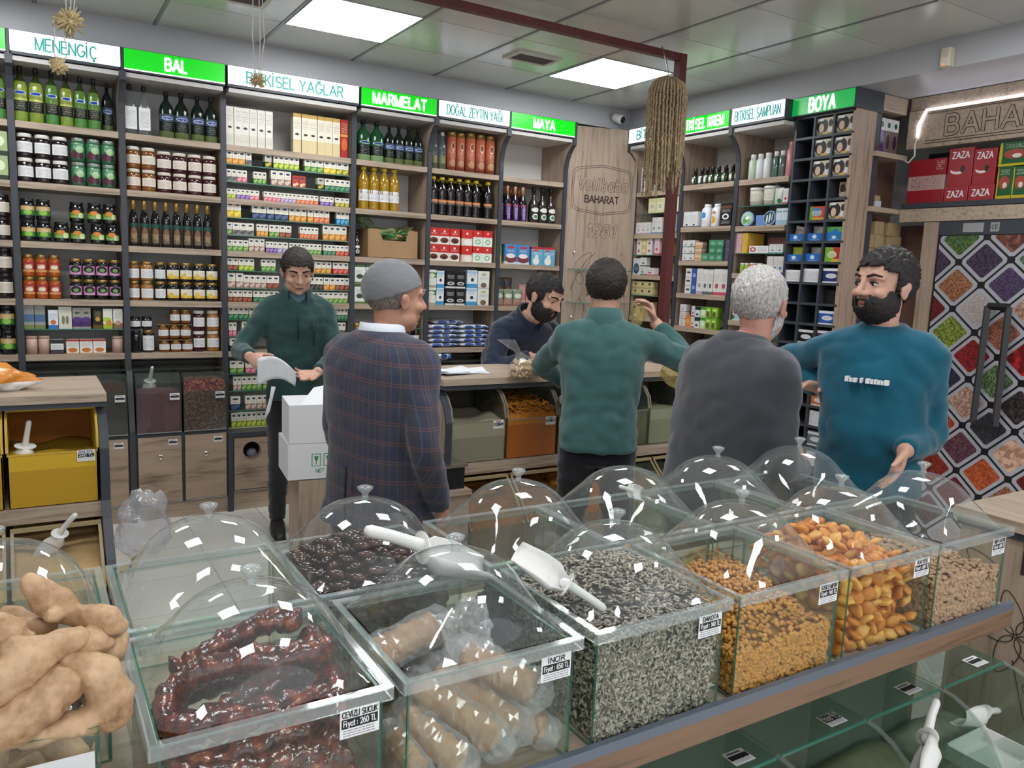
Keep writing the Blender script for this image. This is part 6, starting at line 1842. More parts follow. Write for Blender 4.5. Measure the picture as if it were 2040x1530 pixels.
L_WH = lab_mat('label white', '#e9e9ea'); L_CR = lab_mat('label cream', '#e6ddd0', '#7a3030'); L_GRN = printed('label green', '#3c7a3a', [(0.55, 1, '#c9a86a')], [(0.5, 0.3, 0.3, 0.25, '#8fbf4a')], [(0.2, 0.8, 0.5, 0.9, '#f0f0e0')])
C_GJ = printed('green fruit jar', '#3a7a52', [(0.0, 0.25, '#2f5a40')], [(0.3, 0.35, 0.25, 0.2, '#5c3040'), (0.6, 0.6, 0.28, 0.16, '#9cc08c'), (0.7, 0.3, 0.18, 0.15, '#4a2a38')], [(0.2, 0.8, 0.6, 0.9, '#d8e8d0')], 0.12)
L_ORG = printed('label green orange', '#5f9a2a', [(0.62, 1.0, '#1d1d1d')], [(0.45, 0.62, 0.3, 0.26, '#d98a3a'), (0.8, 0.3, 0.2, 0.3, '#cfe0a0')], [(0.1, 0.9, 0.02, 0.3, '#f2f4e8')])
L_PINK = printed('label pink', '#c98ab4', [], [(0.5, 0.6, 0.42, 0.4, '#26202a'), (0.5, 0.55, 0.25, 0.2, '#6fa05a')], [(0.1, 0.9, 0.0, 0.3, '#f0e0ea')])
L_RED = printed('label red', '#a8332c', [(0.0, 0.2, '#d8a05a')], [(0.5, 0.5, 0.34, 0.2, '#e8d8c0')], [(0.15, 0.85, 0.2, 0.8, '#f0e0c0')])
L_YEL = printed('label yellow white', '#efe9d8', [(0.0, 0.3, '#d8b23a')], [(0.3, 0.35, 0.2, 0.3, '#e8c85a')], [(0.3, 0.9, 0.3, 0.9, '#7a5a20')])
O_GRN = printed('olive oil bottle', '#82923a', [(0.0, 0.20, '#7a9434'), (0.20, 0.42, '#23261c'), (0.42, 0.46, '#b6bf5a'), (0.80, 1.0, '#2c3c1c')], [(0.5, 0.575, 0.40, 0.038, '#dfe6e0'), (0.5, 0.575, 0.36, 0.03, '#1f4aa0')], [(0.15, 0.85, 0.24, 0.40, '#8f9070')], 0.12, 0.25)  # body greens lowered to stand for the shade inside the shelf
O_GRN2 = printed('deep green oil bottle', '#587c38', [(0.0, 0.20, '#4c8438'), (0.20, 0.42, '#20241c'), (0.80, 1.0, '#2c3c1c')], [(0.5, 0.575, 0.40, 0.038, '#dfe6e0'), (0.5, 0.575, 0.36, 0.03, '#1f4aa0')], [(0.15, 0.85, 0.24, 0.40, '#8f9070')], 0.12, 0.25)  # greens darkened too, the shelf's shade put into the colour
O_DK = printed('dark oil bottle', '#15201a', [(0.0, 0.16, '#5f6a3c'), (0.40, 0.56, '#4a5870')], [(0.5, 0.47, 0.40, 0.04, '#dde3ea'), (0.5, 0.47, 0.35, 0.03, '#2a4a9a')], [(0.15, 0.85, 0.2, 0.38, '#7a8078')], 0.1)
O_DG = printed('dark green oil bottle', '#1c4a28', [(0.0, 0.17, '#7a9a6a'), (0.17, 0.42, '#14181a')], [(0.5, 0.50, 0.42, 0.04, '#cfd8d0'), (0.5, 0.50, 0.36, 0.03, '#2a4a8a')], [(0.15, 0.85, 0.2, 0.4, '#8a9088')], 0.08)
CLRB = clear('clear bottle glass', '#dfe6e6', 0.9, 0.03, 0.10, '#c9d2d4')
O_YEL = mat('yellow oil', '#a07a14', 0.08, spec=0.7, vary=0.12, vscale=20); PET_D = mat('dark molasses pet', '#171013', 0.1, spec=0.8)
BLKG = mat('black glass', '#0e0b0c', 0.06, spec=0.8); PURP = mat('dark purple glass', '#17101e', 0.08, spec=0.7)
L_BRN = printed('label brown picture', '#3a2820', [(0.8, 1, '#1f4a40')], [(0.5, 0.5, 0.36, 0.3, '#7a5a40')], [(0.1, 0.9, 0.05, 0.5, '#d8c8a0')])
L_PUR = printed('label violet', '#7a4aa8', [(0.86, 1, '#c0506a')], [], [(0.15, 0.85, 0.1, 0.8, '#e8e0f4')])
L_DKW = printed('label dark emblem', '#26221f', [], [(0.5, 0.75, 0.4, 0.16, '#e0dcd4'), (0.5, 0.28, 0.3, 0.2, '#e8eae6'), (0.5, 0.28, 0.2, 0.13, '#4a8a5a')], [])
L_PETO = printed('label orange dark', '#2a1a18', [(0.45, 0.9, '#c87a3a')], [], [(0.1, 0.9, 0.1, 0.8, '#e8d8c8')])
COPPER = printed('copper tin', '#b4634a', [(0.0, 0.10, '#9a4f3a')], [(0.5, 0.72, 0.22, 0.11, '#e6c8a4'), (0.5, 0.72, 0.18, 0.09, '#7a4a3a'), (0.5, 0.22, 0.34, 0.10, '#d8a884')], [(0.3, 0.7, 0.30, 0.56, '#e8d0b0')], 0.3)

def jar(content, lid, label=None, h=0.12, **kw): return lambda w: (P_jar(min(w * 0.48, 0.06), h, content, lid, label, **kw), h, min(w * 0.96, 0.12))
def btl(glass, cap, label=None, h=0.3, f=0.94, **kw): return lambda w: (P_bottle(min(w * f, 0.1) / (1.0 + 0.0), h, glass, cap, label, **kw), h, w)
def box(m, h, d=0.05, nm='carton_box'): return lambda w: (P_box(w * 0.97, d, h, m, nm), h, d)
def tin(m, lid, h): return lambda w: (P_tin(w * 0.48, h, m, lid), h, w)
def pouch(m, h): return lambda w: (P_pouch(w * 1.02, h, m), h, 0.04)

def sbox(col, base='#e9e3d4', col2=None):
    """Tiny oil carton: cream upper half with a blue oval, coloured picture below."""
    return printed('oil carton ' + col + base, base, [(0.0, 0.44, col)], [(0.5, 0.80, 0.30, 0.075, '#2c3e5c'), (0.36, 0.2, 0.28, 0.13, col2 or '#f0ead8'), (0.72, 0.30, 0.22, 0.11, col2 or '#efe6c8')], [(0.15, 0.85, 0.50, 0.66, '#8a8478')], 0.4, 0.08)
CB = {
    'orange': sbox('#c8883a', col2='#e8b060'), 'grey': sbox('#8a8a86', col2='#5a5a58'), 'green': sbox('#5a8a4a', col2='#9cc06a'), 'lime': sbox('#8aa83a', col2='#d0d860'),
    'olive': sbox('#8a8a3a', col2='#d8c850'), 'pink': sbox('#c8687a', col2='#e8a0a8'), 'brown': sbox('#a08476', col2='#d8c4b4'), 'red': sbox('#b04a3a', '#b8402f', '#e0c8a0'),
    'purple': sbox('#6a4a98', col2='#a88ac8'), 'lilac': sbox('#9a8ab4', col2='#c8bcd8'), 'coral': sbox('#cc6a4a', col2='#e89a70'), 'yellow': sbox('#d0b030', col2='#f0d860'),
    'navy': sbox('#2a3a5c', col2='#5a6a8c'), 'blue': sbox('#2a7aa8', col2='#6ab0d0'), 'redfoot': sbox('#b83a34', col2='#e07a6a'), 'darkgreen': sbox('#2f6a48', col2='#6a9a78'),
    'rust': sbox('#7a4030', col2='#a86a50'), 'black': sbox('#2a2a2c', col2='#6a5a50'), 'dark': sbox('#2f4a2a', '#c8c4b4', '#d0b040'),
}
U_ = U
WM, WB = 'under MENENGİÇ', 'under BAL'
# ---------------- MENENGİÇ unit
m = U['M']; ra = (90, 665)
run(m, SH[0], ra, [(btl(O_GRN, LID_B, None, 0.30, sh=(0.62, 0.80)), 82, 252, 2, 1, 'olive-green square oil bottle', 'bottle'), (btl(O_GRN2, LID_B, None, 0.30, sh=(0.62, 0.80)), 255, 333, 1, 1, 'leaf-green square oil bottle', 'bottle'), (btl(O_GRN, LID_B, None, 0.29, sh=(0.62, 0.80)), 335, 412, 1, 1, 'shorter olive-green oil bottle', 'bottle'), (btl(O_GRN2, LID_B, None, 0.285, sh=(0.62, 0.80)), 413, 568, 2, 1, 'short leaf-green oil bottle', 'bottle'), (btl(O_DK, LID_B, None, 0.28, sh=(0.62, 0.80)), 576, 645, 1, 1, 'dark shadowed oil bottle', 'bottle', 0.08)], 'top shelf ' + WM)
ra = (105, 670)
run(m, SH[1], ra, [(jar(C_DARK, LID_W, L_WH, 0.132), 102, 385, 3, 2, 'dark jar with white lid', 'jar'), (jar(C_GJ, mat('lid grey metal', '#8a9a90', 0.35, 0.5), None, 0.135), 395, 655, 3, 2, 'green fruit-print jar', 'jar')], 'second shelf ' + WM)
ra = (120, 685)
run(m, SH[2], ra, [(jar(C_BLK, LID_B, L_GRN, 0.118), 122, 292, 2, 2, 'black jar with gold-green label', 'jar'), (jar(C_BLK, LID_B, L_ORG, 0.118), 300, 482, 2, 1, 'black jar with orange-green label', 'jar'), (jar(C_BLK, LID_B, L_ORG, 0.118), 505, 680, 2, 1, 'black jar with orange-green label', 'jar'), (jar(C_BLK, LID_B, L_ORG, 0.118), 392, 478, 1, 1, 'single black jar on a card', 'jar', 0.04, 0.12), (jar(C_BLK, LID_B, L_ORG, 0.118), 492, 665, 2, 1, 'black jar stacked on top', 'jar', 0.02, 0.12)], 'third shelf ' + WM)
ra = (130, 695)
run(m, SH[3], ra, [(jar(C_OR, LID_G, L_RED, 0.125), 132, 342, 3, 2, 'orange jam jar with red label', 'jar'), (jar(C_BLK, LID_G, L_PINK, 0.118), 388, 690, 4, 2, 'dark berry jar with pink label', 'jar')], 'fourth shelf ' + WM)
ra = (147, 700)
BXG = printed('box grey blue', '#9a9c98', [(0.30, 0.62, '#4f6f94'), (0.0, 0.16, '#7a8a4a')], [], [(0.1, 0.9, 0.65, 0.9, '#50545a')])
BXB = printed('box white blue', '#e6ebf2', [(0.0, 0.2, '#3a7ac0')], [(0.5, 0.35, 0.3, 0.14, '#d07a4a')], [(0.1, 0.9, 0.5, 0.85, '#3a6ab0')])
BXP = printed('box pale leaflet', '#d6d6c4', [], [(0.35, 0.4, 0.12, 0.2, '#7a7a70'), (0.65, 0.4, 0.12, 0.2, '#7a7a70')], [(0.15, 0.85, 0.7, 0.9, '#808078')])
BXV = printed('box grey purple', '#9c9a94', [(0.10, 0.45, '#4a2a6a')], [(0.5, 0.45, 0.5, 0.12, '#5a3a7c'), (0.5, 0.75, 0.3, 0.06, '#3f5a44')], [])
BXK = printed('box black gold', '#1a1816', [(0.0, 0.2, '#6a4a20')], [(0.5, 0.5, 0.25, 0.12, '#c89a40')], [(0.2, 0.8, 0.6, 0.9, '#c8a860')])
BXL = printed('box white lime', '#dfe6d0', [(0.0, 0.25, '#a8bc3a')], [(0.4, 0.45, 0.5, 0.12, '#b8cc50'), (0.6, 0.3, 0.3, 0.14, '#d88a30')], [])
BXW = printed('box white brown', '#e4e0da', [(0.0, 0.28, '#8a6a54')], [(0.5, 0.3, 0.3, 0.12, '#c0a080')], [(0.15, 0.85, 0.5, 0.85, '#6a6460')])
run(m, 1.18, ra, [(box(BXG, 0.135), 147, 262, 2, 1, 'tall grey box with blue band', 'box'), (box(BXB, 0.11), 275, 330, 1, 1, 'white and blue carton', 'box'), (box(BXP, 0.13), 330, 405, 1, 1, 'pale carton with two bottles printed', 'box'), (box(BXV, 0.125), 406, 512, 2, 1, 'grey carton with purple wave', 'box'), (box(BXK, 0.115), 520, 577, 1, 1, 'black and gold carton', 'box'), (box(BXL, 0.12), 580, 636, 1, 1, 'white and lime carton', 'box'), (box(BXW, 0.12), 639, 696, 1, 1, 'white and brown carton', 'box')], 'glass shelf ' + WM)
PKC = mat('pink paper canister', '#c2a194', 0.6)
BXC = printed('box black white fig', '#e4e6e4', [(0.72, 1, '#2f3434'), (0.0, 0.3, '#4a3a4a')], [], [(0.1, 0.9, 0.35, 0.65, '#3a4a44')])
BXO = printed('box white carrot', '#ece7e0', [(0.86, 1, '#b03a34'), (0.0, 0.06, '#b88a5a')], [(0.5, 0.26, 0.36, 0.16, '#cc7a3a')], [(0.1, 0.9, 0.5, 0.8, '#3f7a5a')])
run(m, SH[4], ra, [(tin(PKC, PKC, 0.105), 150, 282, 2, 1, 'pink paper canister', 'canister'), (box(BXC, 0.085), 284, 357, 1, 1, 'white carton with black top', 'box'), (box(BXO, 0.085), 370, 592, 3, 1, 'white carton with orange fruit', 'box'), (tin(PKC, PKC, 0.10), 630, 698, 1, 1, 'lone pink paper canister', 'canister')], 'lowest shelf ' + WM)
# ---------------- BAL unit
b_ = U['B']; rb = (705, 1220)
run(b_, SH[0], rb, [(btl(CLRB, LID_B, L_WH, 0.285, square=0.6, lz=(0.1, 0.55), sh=(0.58, 0.78)), 700, 848, 2, 1, 'clear bottle with white label', 'bottle'), (btl(O_DK, LID_B, None, 0.275, sh=(0.6, 0.8)), 888, 1052, 2, 1, 'dark oil bottle with blue emblem', 'bottle'), (btl(O_DK, LID_B, None, 0.275, sh=(0.6, 0.8)), 1062, 1214, 2, 1, 'dark oil bottle with blue emblem', 'bottle')], 'top shelf ' + WB)
rb = (715, 1220)
run(b_, SH[1], rb, [(jar(C_HON, LID_C, L_CR, 0.128, lz=(0.24, 0.62)), 716, 874, 2, 2, 'honey jar with cream label', 'jar'), (jar(C_RED, LID_C, L_CR, 0.122, lz=(0.2, 0.62)), 876, 1206, 4, 2, 'dark red jam jar', 'jar')], 'second shelf ' + WB)
rb = (725, 1220)
run(b_, SH[2], rb, [(btl(BLKG, CAP_GO, L_BRN, 0.275, f=0.85, square=0.0, neck=0.30, lz=(0.06, 0.5), sh=(0.58, 0.74), capz=0.80, capr=1.3), 730, 1178, 8, 1, 'black bottle with gold cap', 'bottle')], 'third shelf ' + WB)
rb = (735, 1225)
for (c0, lb, x0, x1, ds) in ((C_HON, L_WH, 733, 792, 'brown honey jar'), (C_LHON, L_WH, 795, 864, 'pale honey jar'), (C_BLK, L_WH, 868, 928, 'black jar with white label'), (C_BLK, L_YEL, 930, 1212, 'black jar with yellow label')):
    run(b_, SH[3], rb, [(jar(c0, LID_G, lb, 0.117, lz=(0.15, 0.62)), x0, x1, 4 if x1 - x0 > 200 else 1, 2, ds, 'jar')], 'fourth shelf ' + WB)
rb = (742, 1228)
run(b_, SH[4], rb, [(jar(C_BLK, LID_B, None, 0.135), 745, 802, 1, 1, 'tall black jar', 'jar'), (jar(C_BLK, LID_G, L_WH, 0.14, lz=(0.1, 0.75)), 803, 868, 1, 1, 'tall jar with large white label', 'jar'), (jar(C_BLK, LID_B, L_WH, 0.075), 742, 858, 2, 1, 'small dark jar with white label', 'jar', 0.02, 0.145),
    (jar(C_HON, LID_G, L_WH, 0.075), 888, 1072, 3, 1, 'small honey jar', 'jar', 0.02, 0.0, 'bottom of the stack'), (jar(C_HON, LID_G, L_WH, 0.085), 884, 1062, 3, 1, 'small honey jar', 'jar', 0.02, 0.085, 'middle of the stack'), (jar(C_HON, LID_G, L_WH, 0.085), 948, 1062, 2, 1, 'small honey jar', 'jar', 0.02, 0.18, 'top of the stack'),
    (jar(C_RED, LID_W, L_WH, 0.13), 1070, 1140, 1, 2, 'dark red jar with white lid', 'jar'), (jar(C_LHON, LID_C, L_WH, 0.13), 1146, 1220, 1, 2, 'pale honey jar', 'jar')], 'lowest shelf ' + WB)
CARD = mat('brown cardboard', '#a5835f', 0.8, vary=0.08)
def card(u, u0, u1, z, d, label):
    o = MB().box(u0, u1, 0.02, 0.02 + d, 0, 0.002).build('cardboard_sheet', CARD, None, u.M @ Vector((0, 0, z)), (0, 0, u.rz))
    tag(o, label, 'cardboard', 'cardboard sheets between jars')
card(b_, 0.155, 0.355, SH[4] + 0.0755, 0.1, 'cardboard sheet between the bottom and middle small honey jars')
card(b_, 0.155, 0.355, SH[4] + 0.1722, 0.1, 'cardboard sheet between the middle and top small honey jars')
# ---------------- left edge unit
l_ = U['L']; rl = (0, 100)
run(l_, SH[0], rl, [(btl(O_GRN2, LID_B, None, 0.30, sh=(0.62, 0.80)), 60, 100, 3, 1, 'green oil bottle at picture edge', 'bottle')], 'top shelf')
run(l_, SH[1], rl, [(box(printed('green tea box', '#a8bc8a', [(0.0, 0.2, '#2a3a2a')], [(0.5, 0.6, 0.3, 0.2, '#e0ecc8')], []), 0.13, 0.08), 70, 99, 2, 2, 'green carton at picture edge', 'box')], 'second shelf')
run(l_, SH[2], rl, [(jar(C_DARK, LID_B, L_CR, 0.125), 66, 99, 2, 2, 'dark jar at picture edge', 'jar')], 'third shelf')
run(l_, SH[3], rl, [(jar(C_DARK, LID_B, L_CR, 0.14), 66, 99, 2, 2, 'dark jar at picture edge', 'jar')], 'fourth shelf')
run(l_, SH[4], rl, [(jar(C_BLK, LID_B, L_GRN, 0.14), 66, 99, 2, 2, 'black olive jar at picture edge', 'jar')], 'lowest shelf')
# ---------------- tiny oil cartons
k_ = U['K']; rk = (1283, 1990); WK = 'wide oil-box unit'
TW = printed('tall white box', '#e6e2d8', [(0.0, 0.3, '#d8d4c6')], [(0.5, 0.47, 0.26, 0.032, '#3a3634')], [(0.12, 0.88, 0.62, 0.92, '#8a8478'), (0.12, 0.88, 0.1, 0.25, '#b8b09c')])
TC = printed('tall cream box', '#e8e0cc', [(0.90, 1, '#c8a45a'), (0.0, 0.34, '#d8c69a')], [(0.5, 0.47, 0.26, 0.03, '#2f2a28')], [(0.12, 0.88, 0.60, 0.85, '#8a8070')])
TR = printed('tall red box', '#a82a24', [(0.55, 0.62, '#d8a040')], [(0.5, 0.35, 0.4, 0.16, '#d86a30')], [(0.1, 0.9, 0.65, 0.9, '#f0d0a0')])
run(k_, SH[0], rk, [(box(TW, 0.235, 0.05), 1283, 1537, 6, 1, 'tall white patterned box', 'box'), (box(TC, 0.25, 0.07), 1652, 1926, 6, 1, 'tall cream box with gold top', 'box'), (box(TR, 0.25, 0.07), 1927, 1972, 1, 1, 'tall red box', 'box')], 'top shelf, ' + WK)
KROWS = [
    (2.22, [('orange', 1283, 1385, 3), ('grey', 1386, 1420, 1), ('dark', 1490, 1530, 1), ('lime', 1540, 1686, 5), ('green', 1715, 1826, 3), ('yellow', 1828, 1904, 2), ('olive', 1905, 1980, 2)], 0.083),
    (2.112, [('grey', 1283, 1340, 2), ('pink', 1341, 1395, 2), ('green', 1430, 1500, 3), ('brown', 1525, 1640, 3, 0.095), ('red', 1646, 1724, 2, 0.075), ('dark', 1790, 1830, 1), ('darkgreen', 1835, 1990, 5)], 0.075),
    (2.008, [('lime', 1285, 1335, 2), ('purple', 1336, 1408, 3), ('pink', 1409, 1462, 2), ('pink', 1485, 1580, 4), ('lilac', 1581, 1668, 4), ('coral', 1669, 1798, 5), ('purple', 1810, 1890, 3), ('olive', 1900, 1985, 3)], 0.06),
    (1.89, [('yellow', 1285, 1362, 2, 0.10), ('navy', 1420, 1626, 5), ('orange', 1627, 1730, 3), ('orange', 1735, 1770, 1), ('coral', 1771, 1866, 3), ('blue', 1908, 1986, 3)], 0.09),
    (1.78, [('green', 1285, 1312, 1), ('grey', 1313, 1432, 3), ('orange', 1446, 1510, 3), ('green', 1515, 1572, 2), ('rust', 1573, 1642, 2), ('coral', 1690, 1800, 5), ('orange', 1828, 1972, 4, 0.098)], 0.078),
    (1.679, [('green', 1285, 1400, 4), ('brown', 1402, 1490, 3, 0.085), ('purple', 1496, 1560, 3), ('lilac', 1561, 1622, 2), ('olive', 1630, 1722, 4), ('green', 1723, 1820, 4), ('darkgreen', 1830, 1905, 3), ('redfoot', 1906, 1985, 3)], 0.07),
    (1.555, [('rust', 1285, 1345, 2), ('lime', 1346, 1432, 3), ('green', 1470, 1552, 3), ('orange', 1755, 1880, 4), ('redfoot', 1890, 1986, 3)], 0.078),
    (1.443, [('brown', 1285, 1372, 2, 0.096), ('brown', 1373, 1500, 4), ('rust', 1501, 1572, 2), ('black', 1755, 1832, 3), ('orange', 1834, 1905, 2), ('rust', 1906, 1990, 3)], 0.085),
    (1.353, [('rust', 1288, 1420, 5), ('darkgreen', 1425, 1572, 5), ('darkgreen', 1750, 1830, 3), ('green', 1832, 1985, 5)], 0.075),
    (1.24, [('darkgreen', 1288, 1400, 4), ('lime', 1402, 1460, 2), ('darkgreen', 1896, 1986, 4)], 0.08),
    (1.13, [('pink', 1290, 1332, 2), ('brown', 1362, 1402, 1, 0.095), ('grey', 1896, 1972, 3)], 0.09),
    (1.032, [('black', 1292, 1350, 1), ('black', 1355, 1410, 1)], 0.085),
    (0.885, [('green', 1294, 1372, 2), ('pink', 1380, 1440, 2)], 0.083),
    (0.77, [('brown', 1312, 1356, 2), ('green', 1358, 1472, 4), ('green', 1476, 1560, 3)], 0.092),
    (0.64, [('navy', 1296, 1352, 1), ('brown', 1378, 1506, 4), ('brown', 1512, 1600, 3)], 0.092),
    (0.523, [('lime', 1300, 1524, 8)], 0.10),
]
for r, (z, runs, h0) in enumerate(KROWS):
    run(k_, z, rk, [(box(CB[q[0]], q[4] if len(q) > 4 else h0, 0.04, 'oil_carton'), q[1], q[2], q[3], 1, 'tiny %s-footed oil carton' % q[0] if q[0] != 'red' else 'tiny all-red oil carton', 'box') for q in runs], '%s row, %s' % (ORD[r] if r < 16 else 'last', WK))
# ---------------- MARMELAT unit
r_ = U['R']; rr_ = (135, 530); WR = 'under MARMELAT'
run(r_, SH[0], rr_, [(btl(O_DG, LID_B, None, 0.275, sh=(0.6, 0.8)), 150, 296, 2, 1, 'dark green oil bottle', 'bottle'), (btl(O_DK, LID_B, None, 0.265, sh=(0.6, 0.8)), 298, 512, 4, 1, 'black-label oil bottle', 'bottle')], 'top shelf ' + WR)
run(r_, SH[1], rr_, [(btl(O_YEL, CAP_Y, L_WH, 0.29, f=0.98, square=0.15, neck=0.22, lz=(0.2, 0.46), sh=(0.66, 0.86), ribs=True, capz=0.92, capr=1.55), 162, 386, 4, 1, 'yellow oil bottle with yellow cap', 'bottle'), (btl(O_YEL, CAP_Y, None, 0.285, square=0.15, neck=0.22, sh=(0.66, 0.86), ribs=True, capz=0.92, capr=1.55), 130, 250, 2, 1, 'yellow oil bottle standing behind', 'bottle', 0.13)], 'second shelf ' + WR)
run(r_, SH[2], rr_, [(btl(BLKG, LID_B, L_DKW, 0.17, square=0.0, lz=(0.1, 0.5)), 137, 172, 1, 1, 'small dark bottle beside cardboard box', 'bottle')], 'third shelf ' + WR)
BXGW = printed('box white green olive', '#e6e8e2', [(0.88, 1, '#4a6a3a'), (0.0, 0.12, '#6a7a4a')], [(0.5, 0.4, 0.3, 0.12, '#3f4a34')], [(0.2, 0.8, 0.5, 0.75, '#5a5a54')])
run(r_, SH[3], rr_, [(box(BXGW, 0.135, 0.07), 137, 262, 2, 2, 'white and olive soap carton', 'box'), (tin(printed('lime tub', '#b8d040', [], [(0.5, 0.5, 0.3, 0.2, '#e8f0b0')], []), CAP_W, 0.13), 478, 525, 1, 1, 'lime green tub', 'tub')], 'fourth shelf ' + WR)
run(r_, SH[4], rr_, [(btl(O_YEL, CAP_Y, L_WH, 0.18, f=0.98, square=0.15, neck=0.22, sh=(0.62, 0.84)), 137, 290, 3, 1, 'small yellow oil bottle', 'bottle'), (btl(PET_D, CAP_Y, L_WH, 0.19, square=0.0, neck=0.3, sh=(0.6, 0.8)), 440, 520, 2, 1, 'small dark bottle with yellow cap', 'bottle')], 'lowest shelf ' + WR)
# cardboard box of green bags
cb = thing('cardboard_box', r_.at(0.30, SH[2], 0.165), 'open brown cardboard box of crumpled green bags under MARMELAT', 'box')
w2, d2, h2 = 0.19, 0.12, 0.20
front = [(-w2, 0), (w2, 0), (w2, h2), (w2 * 0.62, h2), (w2 * 0.5, h2 * 0.62), (-w2 * 0.42, h2 * 0.62), (-w2 * 0.56, h2), (-w2, h2)]
MB().prism(front, -d2, -d2 + 0.004, axis='y').build('front_panel', CARD, cb)
MB().box(-w2, w2, d2 - 0.004, d2, 0, h2).box(-w2, -w2 + 0.004, -d2 + 0.004, d2 - 0.004, 0, h2).box(w2 - 0.004, w2, -d2 + 0.004, d2 - 0.004, 0, h2).box(-w2, w2, -d2, d2, 0.0005, 0.004).build('carton_walls', CARD, cb)
GBAG = printed('green snack bag', '#7d8a5a', [(0.3, 0.6, '#b09a62')], [(0.5, 0.5, 0.25, 0.2, '#3f6a3a')], [], 0.3, 0.3)
crumple('snack_bag', r_.at(0.26, SH[2] + 0.165, 0.12), (0.12, 0.07, 0.05), GBAG, 'crumpled green bag lying across the cardboard box opening', 'bag', 2, 4, 0.5)
crumple('snack_bag', r_.at(0.40, SH[2] + 0.185, 0.12), (0.085, 0.05, 0.04), GBAG, 'tan and green bag at the cardboard box corner', 'bag', 5, 4, 0.5, (0, -0.3, 0))
crumple('snack_bag', r_.at(0.12, SH[2] + 0.24, 0.14), (0.075, 0.05, 0.04), mat('grey green bag', '#6a7a60', 0.4), 'grey-green bag standing up from the cardboard box', 'bag', 7, 4, 0.45, (0, 0.6, 0))
# ---------------- DOĞAL unit
d_ = U['D']; rd = (555, 938); WD = 'under DOĞAL'
run(d_, SH[0], rd, [(btl(CLRB, CAP_W, printed('olive fill label', '#7a7a4a', [(0, .4, '#4a4a2a')], [], [(0.1, 0.9, 0.4, 0.9, '#b0a880')]), 0.265, f=0.9, square=0.2, neck=0.25, lz=(0.02, 0.36), sh=(0.56, 0.8)), 556, 645, 2, 1, 'clear empty oil bottle', 'bottle'), (tin(COPPER, LID_G, 0.275), 650, 750, 2, 1, 'copper-coloured tin with gold lid', 'tin'), (tin(COPPER, LID_G, 0.285), 754, 926, 3, 1, 'copper-coloured tin with gold lid', 'tin')], 'top shelf ' + WD)
run(d_, SH[1], rd, [(btl(PET_D, CAP_Y, L_PETO, 0.275, f=1.05, square=0.0, neck=0.22, lz=(0.28, 0.42), sh=(0.66, 0.86), ribs=True, capz=0.92, capr=1.6), 556, 846, 6, 1, 'dark molasses bottle with yellow cap', 'bottle'), (btl(PET_D, CAP_Y, L_PETO, 0.275, f=1.0, square=0.0, neck=0.22, lz=(0.28, 0.42), sh=(0.66, 0.86), ribs=True, capz=0.92, capr=1.6), 868, 918, 1, 1, 'separate dark molasses bottle', 'bottle'), (btl(PET_D, CAP_Y, None, 0.275, f=1.05, square=0.0, neck=0.22, sh=(0.66, 0.86), ribs=True, capz=0.92, capr=1.6), 580, 920, 7, 1, 'dark molasses bottle in the rear row', 'bottle', 0.16)], 'second shelf ' + WD)
RB1 = printed('red cake box', '#c8302c', [(0.0, 0.50, '#ece6de')], [(0.5, 0.25, 0.40, 0.17, '#6a3a2a'), (0.55, 0.22, 0.2, 0.08, '#3a1c16'), (0.5, 0.80, 0.10, 0.07, '#f4e0dc')], [(0.2, 0.8, 0.60, 0.72, '#f4d8d0')])
RB2 = printed('red box green print', '#cc322e', [(0.0, 0.58, '#e9efe4')], [(0.5, 0.28, 0.28, 0.16, '#7ab07a'), (0.5, 0.28, 0.18, 0.1, '#e0eee0'), (0.5, 0.82, 0.10, 0.06, '#f4e0dc')], [(0.2, 0.8, 0.45, 0.55, '#3a6a3a')])
RB3 = printed('red cream box', '#cf3530', [(0.0, 0.45, '#e6cfc0')], [(0.6, 0.2, 0.4, 0.2, '#f0e8e0'), (0.5, 0.75, 0.10, 0.07, '#f4e0dc')], [])
for lv_m, x0, x1, n, ds in ((RB1, 553, 728, 3, 'red carton with cake picture'), (RB3, 740, 802, 1, 'red carton with cream picture'), (RB2, 804, 919, 2, 'red carton with green print')):
    run(d_, SH[2], rd, [(box(lv_m, 0.118, 0.06), x0, x1, n, 2, ds, 'box')], 'third shelf ' + WD)
SB1 = printed('soap box green', '#e2e4d8', [(0.55, 0.85, '#4a7a3a'), (0.0, 0.12, '#b0a48a')], [(0.5, 0.68, 0.34, 0.12, '#f0f0e6')], [(0.2, 0.8, 0.6, 0.78, '#202820')])
SB2 = printed('soap box blue white', '#e8ecf0', [(0.0, 0.22, '#4a9ad0'), (0.80, 0.95, '#a8c8e0')], [(0.5, 0.45, 0.16, 0.1, '#2a3440')], [(0.15, 0.85, 0.6, 0.8, '#3a5a80')])
SB3 = printed('soap box black', '#17171a', [(0.0, 0.10, '#d8d8d8')], [(0.5, 0.28, 0.36, 0.10, '#dcdad4'), (0.5, 0.28, 0.24, 0.06, '#6a6460')], [(0.15, 0.85, 0.55, 0.78, '#e0e0e0')])
SB4 = printed('soap box white dome', '#e6e6e0', [(0.0, 0.06, '#c0c0b8')], [(0.5, 0.18, 0.26, 0.15, '#7a6450'), (0.5, 0.8, 0.24, 0.09, '#b8c49a')], [(0.15, 0.85, 0.5, 0.66, '#5a6a5a')])
